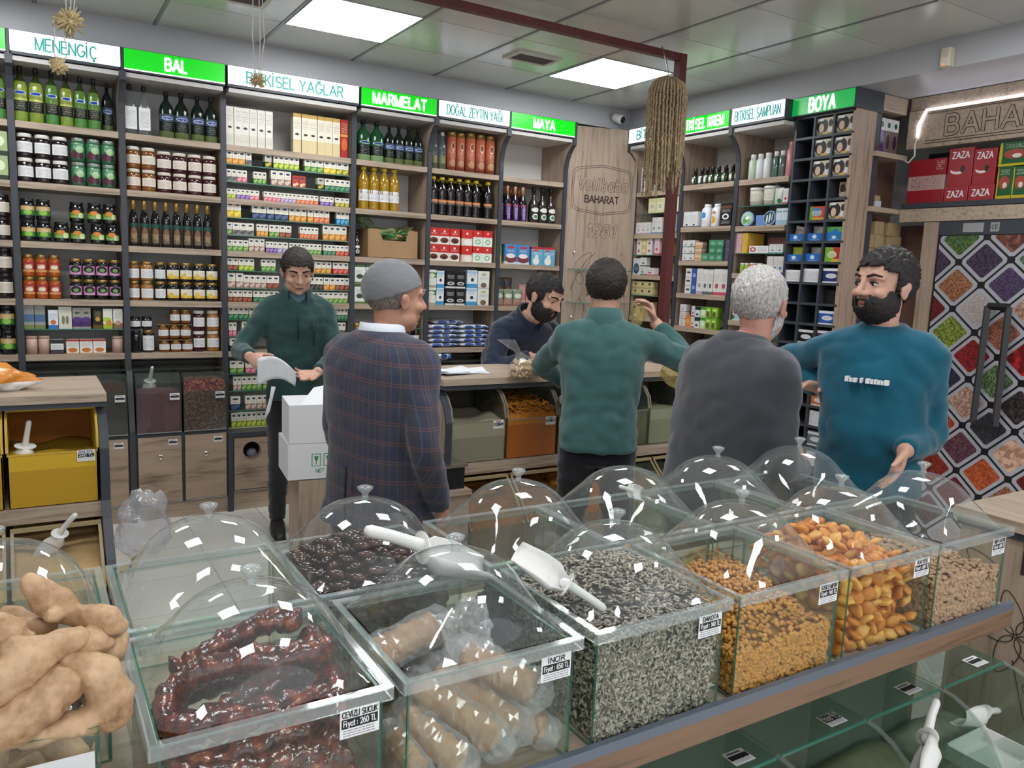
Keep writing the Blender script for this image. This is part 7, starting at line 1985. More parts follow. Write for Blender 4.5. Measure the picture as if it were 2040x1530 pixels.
run(d_, SH[3], rd, [(box(SB1, 0.128, 0.06), 550, 602, 1, 2, 'cream soap carton with green panel', 'box'), (box(SB2, 0.125, 0.06), 603, 646, 1, 2, 'blue-white soap carton by the cream one', 'box'), (box(SB3, 0.125, 0.06), 655, 768, 2, 2, 'black soap carton', 'box'), (box(SB2, 0.132, 0.06), 776, 838, 1, 2, 'blue-white soap carton by the black ones', 'box'), (box(SB4, 0.13, 0.06), 840, 910, 1, 2, 'white soap carton with brown dome', 'box')], 'fourth shelf ' + WD)
SUG = printed('blue white sugar bag', '#d5dae4', [], [(0.3, 0.5, 0.16, 0.3, '#3a5a9c'), (0.62, 0.6, 0.12, 0.25, '#2c4a8c'), (0.85, 0.4, 0.1, 0.3, '#4a6aac')], [(0.1, 0.9, 0.2, 0.6, '#5a74b0')], 0.25, 0.2)
def P_pillow(w, d, h, m, seed):
    bm = bmesh.new(); bmesh.ops.create_grid(bm, x_segments=12, y_segments=8, size=1)
    top = [(v.co.x, v.co.y) for v in bm.verts]; bm.free()
    mb = MB(); rings = []
    for j in range(13):
        x = -1 + 2 * j / 12
        ring = []
        for i in range(14):
            a = 2 * math.pi * i / 14
            k = (1 - x ** 6) ** 0.5
            yy = math.cos(a); zz = math.sin(a)
            ring.append(Vector((x * w / 2, yy * d / 2, (abs(zz) ** 0.6) * (1 if zz > 0 else -1) * h / 2 * (0.25 + 0.75 * k) * (1 + 0.3 * noise.noise(Vector((x * 3 + seed, yy * 2, zz)))))))
        rings.append(ring)
    mb.loft(rings)
    return proto(raw('sugar_bag', mb.mesh('sugar_bag', m)))
for lv in range(6):
    pb = P_pillow(0.25, 0.20, 0.036, SUG, lv * 3.1)
    for k in range(2 if lv < 5 else 1):
        uu = (0.14, 0.41)[k] + RND.uniform(-0.01, 0.01)
        if lv == 5: uu = 0.20
        place(pb, d_.at(uu, SH[4] + 0.02 + 0.034 * lv, 0.13 + (0.02 if lv == 5 else 0)), RND.uniform(-0.06, 0.06), '%s blue and white bag up the %s pile, lowest DOĞAL shelf' % (ORD[lv], ('pillar-side', 'vest-man-side')[k]), 'bag', 'blue and white packed bags')
crumple('sugar_bag', d_.at(0.10, 0.965, 0.03), (0.11, 0.05, 0.03), SUG, 'crumpled blue and white bag on the bins below the bag piles', 'bag', 4, 3, 0.3)
# ---------------- MAYA unit
a_ = U['A']; raa = (960, 1305); WA = 'under MAYA'
run(a_, SH[1], raa, [(btl(PURP, CAP_CU, L_PUR, 0.265, f=0.98, square=0.3, neck=0.26, lz=(0.03, 0.48), sh=(0.5, 0.74), capz=0.70), 940, 1112, 4, 1, 'violet-label bottle with copper cap', 'bottle'), (btl(mat('brown bottle', '#2c2320', 0.12, spec=0.7), LID_B, L_DKW, 0.275, f=1.05, square=0.0, neck=0.22, lz=(0.06, 0.46), sh=(0.46, 0.66), capz=0.86), 1132, 1280, 3, 1, 'dark bottle with white emblem', 'bottle'), (btl(PURP, CAP_CU, None, 0.265, square=0.3, neck=0.26, sh=(0.5, 0.74), capz=0.70), 1010, 1150, 3, 1, 'copper-capped bottle in the rear row', 'bottle', 0.17)], 'second shelf ' + WA)
BB1 = printed('dessert box blue', '#4a86c0', [(0.0, 0.12, '#c8d4dc')], [(0.5, 0.28, 0.46, 0.22, '#7a3a38'), (0.5, 0.42, 0.36, 0.12, '#eae6e4'), (0.5, 0.85, 0.30, 0.06, '#c0343a')], [(0.2, 0.8, 0.6, 0.75, '#e8f0f8')])
BB2 = printed('cream box blue', '#6aaac8', [(0.88, 1, '#c0343a')], [(0.4, 0.22, 0.28, 0.20, '#f0eee8'), (0.45, 0.42, 0.16, 0.16, '#e4e8ea'), (0.35, 0.80, 0.24, 0.05, '#d8484a')], [(0.1, 0.9, 0.55, 0.72, '#f0f6fa')])
BBY = printed('yellow carton', '#d8b83a', [(0.5, 1, '#8a9a4a')], [(0.5, 0.3, 0.35, 0.16, '#e8d870')], [])
run(a_, SH[2], raa, [(box(BBY, 0.135, 0.06), 950, 986, 1, 1, 'yellow carton beside the dessert boxes', 'box', 0.05), (box(BB1, 0.15, 0.06), 990, 1132, 2, 1, 'blue carton with dessert picture', 'box'), (box(BB2, 0.142, 0.06), 1140, 1282, 2, 1, 'pale blue carton with cream swirl', 'box')], 'third shelf ' + WA)
PB = printed('brown pouch', '#7a5a4c', [(0.55, 0.8, '#5a5a74')], [(0.5, 0.3, 0.3, 0.15, '#b08a74')], [], 0.3, 0.3)
PGN = printed('green pouch', '#7a8a70', [(0.0, 0.4, '#b08a7c')], [(0.5, 0.6, 0.36, 0.14, '#cfd8c4')], [], 0.3, 0.3)
PPK = printed('pink pouch', '#c89a94', [(0.0, 0.3, '#d0b0a4')], [(0.5, 0.45, 0.3, 0.2, '#d87a8a')], [], 0.3, 0.3)
run(a_, SH[3], raa, [(pouch(PB, 0.14), 950, 1090, 3, 1, 'brown foil pouch in the rear', 'pouch', 0.14, 0.08), (pouch(PGN, 0.13), 950, 1110, 3, 1, 'green foil pouch in front', 'pouch', 0.03), (pouch(PPK, 0.17), 1110, 1190, 2, 1, 'pink foil pouch', 'pouch', 0.08), (box(printed('violet carton', '#5a3a6a', [(0.85, 1, '#e8e4e8')], [], []), 0.15, 0.06), 1170, 1215, 2, 1, 'violet carton behind pouches', 'box', 0.15), (box(mat('lime carton', '#b8d048', 0.5), 0.17, 0.08), 1255, 1300, 1, 1, 'plain lime green carton', 'box')], 'fourth shelf ' + WA)
run(a_, SH[4], raa, [(pouch(printed('dark green pouch', '#5c6a58', [], [(0.5, 0.5, 0.3, 0.2, '#9aa490')], [], 0.35, 0.3), 0.16), 950, 1290, 5, 1, 'dark green pouch', 'pouch', 0.05)], 'lowest shelf ' + WA)
# ---------------- right wall: H (corner), C (creams), S (shampoo)
def wbox(col, base='#dcdad6', nm=None):
    return printed('white care box ' + col + base, base, [(0.0, 0.12, col)], [(0.5, 0.35, 0.25, 0.1, col)], [(0.15, 0.85, 0.5, 0.85, '#8a8884')])
W1, W2, W3, W4 = wbox('#7a9ab0'), wbox('#b8a0b8'), wbox('#5a6a6a'), wbox('#c0506a')
YB = printed('pale yellow round box', '#d9d3a4', [], [(0.5, 0.45, 0.34, 0.26, '#e8e6d8'), (0.5, 0.45, 0.26, 0.18, '#b8bcae')], [(0.2, 0.8, 0.75, 0.92, '#8a8a60')])
OB = printed('orange diamond box', '#cf9a34', [], [(0.5, 0.72, 0.2, 0.1, '#f0e0b0'), (0.5, 0.25, 0.2, 0.1, '#f0e0b0')], [])
PD = printed('pale diamond box', '#dcd6d8', [], [(0.5, 0.72, 0.22, 0.09, '#a85a6a'), (0.5, 0.25, 0.22, 0.09, '#a85a6a')], [])
YD = printed('yellow diamond box', '#d6c47a', [], [(0.5, 0.72, 0.22, 0.09, '#f0ead8'), (0.5, 0.25, 0.22, 0.09, '#f0ead8')], [])
DOT = printed('white dotted box', '#d8d6d6', [], [(0.3, 0.8, 0.1, 0.04, '#3a3a3e'), (0.7, 0.65, 0.1, 0.04, '#3a3a3e'), (0.3, 0.45, 0.1, 0.04, '#3a3a3e'), (0.7, 0.25, 0.1, 0.04, '#3a3a3e')], [])
KR = printed('kraft soap box', '#cfc08f', [(0.0, 0.25, '#bcae80')], [(0.5, 0.62, 0.16, 0.2, '#4a4034')], [])
KR2 = printed('kraft dark soap box', '#b8a276', [(0.0, 0.3, '#a8946a')], [(0.5, 0.5, 0.2, 0.2, '#5a4a38')], [])
TEALB = printed('white teal shield box', '#c9cfd4', [], [(0.5, 0.38, 0.36, 0.32, '#34505e')], [(0.3, 0.7, 0.3, 0.5, '#c8d8dc')])
h_ = U['H']; rh = (320, 1000); WH = 'shelf behind the red pole'
run(h_, 2.302, rh, [(box(DOT, 0.20, 0.06), 355, 520, 2, 1, 'white dotted carton', 'box'), (box(printed('salmon carton', '#d0b0a4', [], [(0.5, 0.3, 0.2, 0.06, '#b87a6a'), (0.5, 0.6, 0.2, 0.06, '#b87a6a')], []), 0.22, 0.06), 890, 1000, 1, 1, 'tall salmon carton', 'box')], 'top ' + WH)
run(h_, 2.132, rh, [(box(YB, 0.115, 0.06), 500, 755, 2, 1, 'pale yellow carton with round print', 'box'), (box(YB, 0.115, 0.06), 862, 968, 1, 1, 'pale yellow carton right of pole', 'box')], 'upper glass ' + WH)
run(h_, 1.966, rh, [(box(W2, 0.095, 0.05), 322, 560, 3, 1, 'white care carton', 'box'), (box(W1, 0.13, 0.05), 580, 735, 2, 1, 'taller white care carton', 'box'), (box(W1, 0.15, 0.05), 850, 950, 1, 1, 'white care carton right of pole', 'box')], 'second ' + WH)
run(h_, 1.80, rh, [(box(PD, 0.13, 0.05), 350, 430, 1, 1, 'pale diamond-print carton', 'box'), (box(YD, 0.13, 0.05), 432, 515, 1, 1, 'yellow diamond-print carton', 'box'), (box(PD, 0.13, 0.05), 517, 600, 1, 1, 'second pale diamond-print carton', 'box'), (box(wbox('#c8587a', '#dcc4cc'), 0.13, 0.05), 640, 720, 1, 1, 'pink care carton', 'box'), (box(OB, 0.135, 0.05), 812, 925, 1, 1, 'orange diamond-print carton', 'box')], 'middle glass ' + WH)
run(h_, 1.637, rh, [(box(TEALB, 0.135, 0.06), 300, 430, 1, 1, 'white carton with teal shield', 'box'), (box(W3, 0.07, 0.05), 430, 520, 1, 2, 'small white care carton', 'box'), (box(W4, 0.06, 0.05), 525, 670, 1, 1, 'white and red carton', 'box'), (box(wbox('#b09a7a', '#d2c4b0'), 0.10, 0.05), 800, 900, 2, 1, 'beige care carton right of pole', 'box')], 'third ' + WH)
run(h_, 1.473, rh, [(box(KR, 0.055, 0.06), 320, 660, 3, 2, 'kraft soap carton', 'box'), (box(KR, 0.075, 0.06), 770, 880, 1, 1, 'kraft soap carton right of pole', 'box')], 'lower glass ' + WH)
run(h_, 1.30, rh, [(box(KR2, 0.12, 0.06), 320, 660, 3, 1, 'dark kraft soap carton', 'box'), (box(KR, 0.11, 0.06), 760, 880, 1, 1, 'kraft soap carton beside the pole', 'box')], 'fourth ' + WH)
run(h_, 1.135, rh, [(box(KR, 0.09, 0.06), 700, 900, 2, 1, 'kraft carton low', 'box')], 'lowest glass ' + WH)
c_ = U['C']; rc_ = (1030, 1800); WC = 'shelf of creams'
DROP = [printed('dropper label ' + q, q, [(0.0, 0.2, '#4a4a4a')], [(0.5, 0.6, 0.3, 0.2, '#e8ece0')], [(0.1, 0.9, 0.2, 0.5, '#e8e8e0')]) for q in ('#6a7a6a', '#d8d8d4', '#8aa04a', '#5a9a4a', '#4a7a3a', '#b08a80')]
AMB = mat('dark dropper glass', '#2a3026', 0.08, spec=0.7)
def drop(lb): return btl(AMB, LID_B, lb, 0.125, f=0.92, square=0.3, neck=0.25, lz=(0.02, 0.5), sh=(0.5, 0.62), capz=0.66)
for i, (x0, q) in enumerate(((1090, 0), (1195, 1), (1278, 1), (1355, 2), (1450, 3), (1550, 4), (1655, 5), (1740, 3))):
    run(c_, 2.32, rc_, [(drop(DROP[q]), x0, x0 + 98, 1, 1, ('grey', 'white', 'olive', 'green', 'dark green', 'rose')[q] + '-label dropper bottle', 'bottle', 0.02 + 0.0)], 'top ' + WC)
run(c_, 2.32, rc_, [(drop(DROP[3]), 1400, 1700, 3, 1, 'dropper bottle in the rear row', 'bottle', 0.13)], 'top ' + WC)
TUBE = mat('white lotion plastic', '#dfe2e6', 0.35)
LBLU = printed('label blue wave', '#e0e4ea', [], [(0.4, 0.7, 0.5, 0.2, '#3a86c4')], [(0.1, 0.9, 0.1, 0.4, '#5a8ac0')]); LYEW = printed('label yellow wave', '#e6e4e0', [(0.75, 0.95, '#d88a7a')], [(0.4, 0.35, 0.35, 0.25, '#d8a030')], [(0.1, 0.9, 0.55, 0.7, '#b05a4a')])
LOT = lambda lb: btl(TUBE, CAP_W, lb, 0.165, f=0.95, square=0.25, neck=0.36, lz=(0.06, 0.7), sh=(0.76, 0.86), capz=0.86)
BKW = printed('black carton white circle', '#1b1a1c', [(0.78, 0.9, '#6a4a34')], [(0.5, 0.42, 0.3, 0.13, '#e6e6e6'), (0.5, 0.42, 0.16, 0.07, '#1b1a1c')], [(0.1, 0.9, 0.1, 0.25, '#d8d8d8'), (0.1, 0.9, 0.6, 0.75, '#d8d8d8')])
run(c_, 2.009, rc_, [(box(printed('white serum box', '#dcdcde', [(0.0, 0.08, '#4a5a8a')], [(0.5, 0.16, 0.16, 0.06, '#2a3040')], [(0.1, 0.9, 0.3, 0.8, '#9a9aa0')]), 0.115, 0.05), 1040, 1275, 2, 1, 'white serum carton', 'box'), (LOT(LBLU), 1290, 1425, 1, 1, 'white lotion bottle with blue wave', 'bottle'), (LOT(LYEW), 1440, 1580, 1, 1, 'white lotion bottle with yellow wave', 'bottle'), (box(BKW, 0.16, 0.06), 1605, 1780, 1, 1, 'black carton with white circle', 'box'), (box(W1, 0.155, 0.05), 1180, 1290, 1, 1, 'tall white carton in the rear', 'box', 0.15)], 'second ' + WC)
GRB = printed('green cream box', '#4a8a6a', [(0.0, 0.12, '#3a7a5a')], [(0.5, 0.5, 0.3, 0.2, '#7ab090')], [])
TNB = printed('tan cream box', '#c9a07c', [(0.55, 1, '#dcc0a4')], [], [(0.1, 0.9, 0.2, 0.5, '#8a6a50')])
run(c_, 1.758, (950, 1720), [(box(W1, 0.05, 0.05), 980, 1070, 1, 3, 'white stacked cream carton', 'box'), (box(W3, 0.05, 0.05), 1072, 1175, 1, 3, 'grey-white stacked cream carton', 'box'), (box(TNB, 0.045, 0.05), 1180, 1290, 1, 3, 'tan stacked cream carton', 'box'), (box(GRB, 0.055, 0.05), 1290, 1390, 1, 1, 'single green cream carton', 'box'), (box(GRB, 0.05, 0.05), 1400, 1612, 2, 3, 'green stacked cream carton', 'box'), (box(wbox('#6a4a7a', '#5a4a64'), 0.05, 0.05), 1640, 1710, 1, 3, 'purple stacked cream carton', 'box')], 'third ' + WC)
LG = printed('tall laurel box', '#dad8d6', [(0.30, 0.33, '#a0a09c'), (0.62, 0.65, '#a0a09c')], [(0.5, 0.16, 0.34, 0.04, '#4a4a3a'), (0.5, 0.5, 0.34, 0.04, '#4a4a3a'), (0.5, 0.84, 0.34, 0.04, '#4a4a3a')], [])
LGB = printed('tall blue box', '#3a5a9c', [(0.48, 0.50, '#2a4480')], [(0.5, 0.25, 0.3, 0.08, '#8aa8d0'), (0.5, 0.75, 0.3, 0.08, '#8aa8d0')], [])
run(c_, 1.511, (910, 1680), [(box(LG, 0.19, 0.06), 1020, 1118, 1, 1, 'tall white carton with laurel print', 'box'), (box(LGB, 0.185, 0.06), 1119, 1202, 1, 1, 'tall blue carton', 'box'), (box(W2, 0.19, 0.06), 1204, 1300, 1, 1, 'tall white and lilac carton', 'box'), (box(W3, 0.185, 0.06), 1302, 1460, 2, 1, 'tall greyish carton', 'box'), (box(W4, 0.19, 0.06), 1465, 1672, 2, 1, 'tall white carton with red foot', 'box')], 'fourth ' + WC)
LMB = printed('lime avocado box', '#8ab83a', [(0.0, 0.16, '#6a9a2a')], [(0.4, 0.35, 0.3, 0.24, '#6a5a34'), (0.5, 0.75, 0.3, 0.1, '#d0e890')], [])
LMW = printed('green white round box', '#b8d49a', [(0.75, 1, '#4a8a34')], [(0.5, 0.45, 0.36, 0.28, '#dcead0')], [])
BWL = printed('white black fruit box', '#e0e2e4', [(0.65, 1, '#2a2e34')], [(0.5, 0.25, 0.3, 0.12, '#4a5060')], [])
ORC = printed('orange small box', '#d88a34', [], [(0.5, 0.5, 0.3, 0.2, '#e8b06a')], [])
run(c_, 1.257, (110, 720), [(box(W2, 0.055, 0.05), 155, 235, 1, 3, 'small white cream carton', 'box'), (box(ORC, 0.085, 0.05), 237, 305, 1, 1, 'single orange cream carton', 'box'), (box(W4, 0.08, 0.05), 306, 350, 1, 2, 'white and pink cream carton', 'box'), (box(BWL, 0.08, 0.05), 352, 418, 1, 2, 'white and black fruit carton', 'box'), (box(LMW, 0.08, 0.05), 420, 486, 1, 2, 'green and white round-print carton', 'box'), (box(LMB, 0.08, 0.05), 488, 625, 2, 2, 'lime avocado carton', 'box')], 'fifth ' + WC)
HB = mat('dark herb sachet', '#1c2420', 0.25, vary=0.5, vscale=30)
for i in range(10):
    crumple('herb_sachet', c_.at(0.10 + 0.075 * (i % 5), 1.01 + 0.03 + 0.04 * (i // 5), 0.10 + 0.02 * (i % 3)), (0.055, 0.06, 0.022), HB, '%s dark green sachet from left, %s layer, lowest shelf of creams' % (ORD[i % 5], 'upper' if i >= 5 else 'lower'), 'sachet', i * 2 + 1, 3, 0.4, group='dark herb sachets')
s_ = U['S']; rs = (245, 960); WS = 'shelf of shampoos'
SG = mat('pale green shampoo plastic', '#bfd0b8', 0.3); SW = mat('white shampoo plastic', '#dcdedd', 0.3); SP = mat('pink shampoo plastic', '#cf8a8e', 0.3); SD = mat('clear dark shampoo', '#5a7068', 0.1, spec=0.7)
def sham(mm, h, cap=CAP_W): return btl(mm, cap, None, h, f=0.86, square=0.0, neck=0.36, sh=(0.74, 0.80), capz=0.80)
run(s_, 2.32, rs, [(sham(SG, 0.172), 310, 425, 1, 1, 'pale green shampoo bottle', 'bottle'), (sham(SW, 0.17), 420, 530, 1, 1, 'white and green shampoo bottle', 'bottle'), (sham(SW, 0.172), 520, 645, 1, 1, 'white shampoo bottle', 'bottle'), (sham(SD, 0.172), 665, 840, 2, 1, 'clear dark shampoo bottle', 'bottle'), (sham(SP, 0.225, SP), 835, 970, 1, 1, 'tall pink shampoo bottle', 'bottle')], 'top ' + WS)
TUB = mat('cream tub plastic', '#d9d6c6', 0.4)
def P_tub(r, h, m, lid, handle):
    root = raw('plastic_tub', MB().lathe([(r * 0.9, 0), (r, h * 0.84)], 20).mesh('plastic_tub', m))
    kids = [raw('lid', MB().lathe([(r * 1.05, h * 0.84), (r * 1.05, h * 0.97), (r, h)], 20).mesh('lid', lid)), raw('label', MB().lathe([(r * 0.97, h * 0.25), (r * 0.995, h * 0.7)], 8, caps=False, a0=-HP - 0.8, a1=-HP + 0.8).mesh('label', lab_mat('label tub', '#dcd9ca', '#8a8878')))]
    if handle: kids.append(raw('bail_handle', MB().tube([(r * 1.05 * math.cos(t), -0.01, h * 0.9 + r * 0.55 * math.sin(t)) for t in [math.pi * q / 10 for q in range(11)]], 0.003, 6).mesh('bail_handle', CAP_W)))
    return proto(root, kids)
run(s_, 2.14, (230, 940), [(lambda w: (P_tub(w * 0.46, 0.125, TUB, CAP_W, False), 0.125, w), 325, 525, 1, 1, 'cream plastic tub', 'tub'), (lambda w: (P_tub(w * 0.46, 0.13, TUB, CAP_W, True), 0.13, w), 525, 725, 1, 1, 'cream tub with raised handle', 'tub'), (pouch(printed('clear green sachet', '#c8d0c8', [], [(0.7, 0.2, 0.2, 0.15, '#3a7a3a')], [], 0.2, 0.2), 0.11), 715, 850, 1, 1, 'clear sachet with green leaf', 'sachet'), (box(W4, 0.10, 0.05), 860, 935, 1, 1, 'white carton with red spot', 'box')], 'upper glass ' + WS)
def P_roundtin(r, t, face):
    M_ = Matrix.Translation((0, 0, r)) @ Matrix.Rotation(HP - 0.12, 4, 'X')
    root = raw('round_tin', MB().lathe([(r * 0.94, -t / 2), (r, -t / 2 + 0.004), (r, t / 2)], 24, M=M_).mesh('round_tin', mat('sky blue tin', '#8fb0da', 0.35)))
    return proto(root, [raw('face', MB().lathe([(r * 0.86, t / 2 + 0.0005), (r * 0.86, t / 2 + 0.002)], 24, M=M_).mesh('face', face))])
FC1 = printed('aloe face', '#a9cdb8', [], [(0.35, 0.4, 0.2, 0.3, '#5f9a4a'), (0.55, 0.55, 0.22, 0.14, '#f0f4f0'), (0.7, 0.3, 0.15, 0.2, '#7ab05a')], [])
FC2 = printed('mint face', '#26343a', [], [(0.3, 0.4, 0.08, 0.36, '#d8e4e0'), (0.55, 0.5, 0.08, 0.4, '#cfe0e8'), (0.78, 0.55, 0.06, 0.3, '#9ac0b0')], [])
run(s_, 2.002, (185, 900), [(lambda w: (P_roundtin(w * 0.47, 0.02, FC1), 0.1, 0.03), 230, 410, 1, 1, 'round blue tin with green leaves', 'tin'), (box(mat('sky blue carton', '#6a90cc', 0.5), 0.075, 0.06), 415, 560, 1, 1, 'plain sky blue carton', 'box', 0.05), (lambda w: (P_roundtin(w * 0.47, 0.02, FC2), 0.1, 0.03), 560, 735, 1, 1, 'round blue tin with dark face', 'tin'), (box(printed('pale blue bottle card', '#c4d4dc', [(0.0, 0.3, '#9ab8c4')], [(0.3, 0.8, 0.15, 0.05, '#4a6a7a'), (0.75, 0.8, 0.15, 0.05, '#4a6a7a')], []), 0.11, 0.06), 745, 910, 2, 1, 'pale blue lotion carton', 'box'), (box(mat('sky blue carton', '#6a90cc', 0.5), 0.10, 0.06), 530, 750, 2, 1, 'tall sky blue carton behind tins', 'box', 0.14)], 'second ' + WS)
PNK = printed('big pink carton', '#cfa9ae', [], [], [(0.2, 0.8, 0.3, 0.9, '#a8808a')]); YEO = printed('big yellow carton', '#d8b04a', [], [], [(0.2, 0.8, 0.3, 0.9, '#a8803a')])
TP = printed('toothpaste carton', '#e2dedc', [], [(0.2, 0.5, 0.16, 0.34, '#b0504a'), (0.2, 0.5, 0.08, 0.16, '#e2dedc')], [(0.45, 0.95, 0.2, 0.8, '#6a7a9a')]); TPP = printed('pink toothpaste carton', '#c88a84', [], [(0.75, 0.5, 0.16, 0.3, '#a04a44')], [(0.1, 0.6, 0.2, 0.8, '#e8d0cc')])
run(s_, 1.816, (170, 880), [(box(PNK, 0.14, 0.16), 175, 270, 1, 1, 'big pink carton', 'box'), (box(YEO, 0.14, 0.16), 271, 355, 1, 1, 'big yellow carton', 'box'), (box(TP, 0.05, 0.04), 385, 650, 1, 1, 'white toothpaste carton', 'box'), (box(TPP, 0.05, 0.04), 525, 780, 1, 1, 'pink toothpaste carton', 'box', 0.07), (box(mat('crimson carton', '#8a2a34', 0.5), 0.13, 0.06), 680, 865, 1, 1, 'crimson carton in the rear', 'box', 0.2), (box(mat('crimson pink carton', '#b08084', 0.5), 0.12, 0.06), 380, 670, 1, 1, 'dusty pink carton in the rear', 'box', 0.2), (box(W1, 0.06, 0.05), 655, 860, 2, 1, 'pale low carton', 'box', 0.03)], 'middle glass ' + WS)
JG = mat('lime serum', '#9ab04a', 0.12, spec=0.6); JO = mat('orange serum', '#c8802a', 0.12, spec=0.6)
run(s_, 1.675, (135, 850), [(jar(JG, LID_W, None, 0.072), 210, 345, 2, 1, 'small lime green bottle', 'bottle'), (jar(JO, LID_W, None, 0.074), 346, 432, 1, 1, 'small orange bottle', 'bottle'), (jar(C_HON, LID_W, L_WH, 0.072), 438, 540, 1, 1, 'small jar with white label', 'jar'), (jar(C_RED, LID_W, L_WH, 0.065), 545, 615, 1, 1, 'small red and white jar', 'jar'), (box(W1, 0.12, 0.05), 622, 715, 1, 1, 'tall white carton with blue band', 'box'), (box(W3, 0.12, 0.05), 720, 770, 1, 1, 'narrow grey carton', 'box'), (box(wbox('#6a8ab8'), 0.12, 0.05), 775, 860, 1, 1, 'tall white and sky carton', 'box')], 'third ' + WS)
run(s_, 1.486, (120, 840), [(box(wbox('#6aa03a', '#dfe4d6'), 0.055, 0.05), 315, 430, 1, 1, 'white and lime carton', 'box'), (box(W3, 0.09, 0.05), 330, 440, 1, 1, 'white black-band carton above', 'box', 0.02, 0.056), (box(W4, 0.145, 0.05), 432, 560, 1, 1, 'tall white and pink carton', 'box'), (box(BWL, 0.14, 0.05), 580, 700, 1, 1, 'black and white carton', 'box')], 'lower glass ' + WS)
run(s_, 1.342, (110, 830), [(box(printed('pale mint carton', '#b8d0d0', [(0.22, 0.25, '#8ab0ac'), (0.47, 0.5, '#8ab0ac'), (0.72, 0.75, '#8ab0ac')], [(0.05, 0.3, 0.1, 0.2, '#3a6a5a'), (0.95, 0.7, 0.1, 0.2, '#3a6a5a')], [(0.2, 0.8, 0.1, 0.9, '#7a9a98')]), 0.075, 0.08), 140, 430, 1, 1, 'pale mint carton stack', 'box'), (box(ORC, 0.065, 0.05), 490, 560, 1, 1, 'orange carton behind white-haired man', 'box'), (box(W1, 0.045, 0.05), 430, 488, 1, 1, 'pale low carton', 'box')], 'fourth ' + WS)
run(s_, 1.01, (110, 830), [(btl(CLRB, CAP_W, None, 0.17, square=0.3, neck=0.3), 140, 340, 2, 1, 'clear spray bottle', 'bottle')], 'lowest ' + WS)

# ---------------- hair dye boxes in the pigeonholes
class PGU:
    w = pw; rz = -HP
    M = Matrix.Translation((RX, 3.60, 0)) @ Matrix.Rotation(-HP, 4, 'Z')
    @staticmethod
    def at(u, z, d): return PGU.M @ Vector((u, d, z))
DYE = printed('hair dye box portrait', '#cfc6b4', [(0.0, 0.16, '#8a8474')], [(0.34, 0.52, 0.34, 0.42, '#241f22'), (0.28, 0.42, 0.15, 0.26, '#d8b49a'), (0.22, 0.9, 0.2, 0.07, '#f0f0ee'), (0.82, 0.66, 0.13, 0.2, '#3a2c28'), (0.82, 0.28, 0.13, 0.16, '#e6e0da'), (0.55, 0.12, 0.2, 0.06, '#d8b050')], [])
DYE2 = printed('hair dye box brown', '#b8a488', [(0.0, 0.2, '#8a6a4a')], [(0.7, 0.5, 0.28, 0.36, '#2a1c18'), (0.25, 0.6, 0.18, 0.26, '#3a2a24'), (0.25, 0.25, 0.2, 0.14, '#e0d4c4')], [])
RAIN = printed('rainbow henna box', '#c84a30', [(0.0, 0.18, '#d8a030')], [(0.12, 0.5, 0.16, 0.6, '#6aa03a'), (0.46, 0.52, 0.30, 0.26, '#a8b8c4'), (0.46, 0.78, 0.30, 0.1, '#3a7ab0')], [(0.25, 0.68, 0.3, 0.7, '#5a6a74')])
RAIN2 = printed('green red henna box', '#b8322a', [(0.0, 0.2, '#d8b83a')], [(0.2, 0.55, 0.34, 0.6, '#7aa83a'), (0.42, 0.5, 0.26, 0.24, '#c8d0a8')], [(0.25, 0.6, 0.35, 0.6, '#4a6a3a')])
BLU = printed('blue display tray', '#1f6ab8', [(0.0, 0.1, '#1a5a9c')], [(0.45, 0.55, 0.13, 0.26, '#d0dce8')], [(0.2, 0.75, 0.05, 0.25, '#d8e4f0')])
BGR = printed('blue green henna box', '#1f74bc', [(0.85, 1, '#5a9a3a')], [(0.1, 0.85, 0.3, 0.25, '#4a9a4a'), (0.9, 0.85, 0.3, 0.25, '#5aa04a'), (0.45, 0.25, 0.12, 0.12, '#d8e4ec')], [(0.2, 0.7, 0.02, 0.12, '#d8e4f0')])
def cardm(nm, c): return printed('henna card ' + nm, '#e4e4e6', [], [], []) if False else printed('henna card ' + nm, '#e6e6e8', [(0.10, 0.82, c)], [(0.5, 0.48, 0.32, 0.17, '#d8d8dc')], [(0.3, 0.7, 0.42, 0.55, '#6a6a70')])
HC = {n: cardm(n, c) for n, c in (('navy', '#24306c'), ('black', '#1a1a1c'), ('blue', '#2a5aa8'), ('purple', '#4a2a4a'), ('red', '#b03a40'), ('grey', '#6a7078'), ('white', '#d0d0d2'), ('orange', '#c8703a'))}
cw = pw / 3
def cell(col, row, mm, wf, h, desc, d=0.06, d0=0.015, off=0.0, cat='box'):
    z = PZ[row + 1] + 0.0085
    pr = P_box(cw * wf, d, h, mm, 'dye_box')
    o = place(pr, PGU.at(cw * (col + 0.5) + off, z, d0 + d / 2), -HP + RND.uniform(-0.04, 0.04))
    tag(o, '%s in %s column, %s pigeonhole row' % (desc, ('first', 'middle', 'last')[col], (ORD + ['seventeenth', 'eighteenth'])[row]), cat, 'boxes in the hair dye rack')
for row in range(3):
    for col in (1, 2): cell(col, row, DYE, 0.86, 0.105, 'hair dye box with a portrait')
cell(2, 3, DYE2, 0.7, 0.10, 'brown hair dye box', off=0.015, d0=0.06); cell(2, 4, DYE, 0.86, 0.105, 'hair dye box with a portrait')
cell(1, 4, RAIN, 0.82, 0.085, 'rainbow henna box')
cell(0, 5, BLU, 0.86, 0.045, 'blue display tray'); cell(1, 5, BLU, 0.86, 0.048, 'blue display tray'); cell(2, 5, BGR, 0.9, 0.085, 'blue and green henna box')
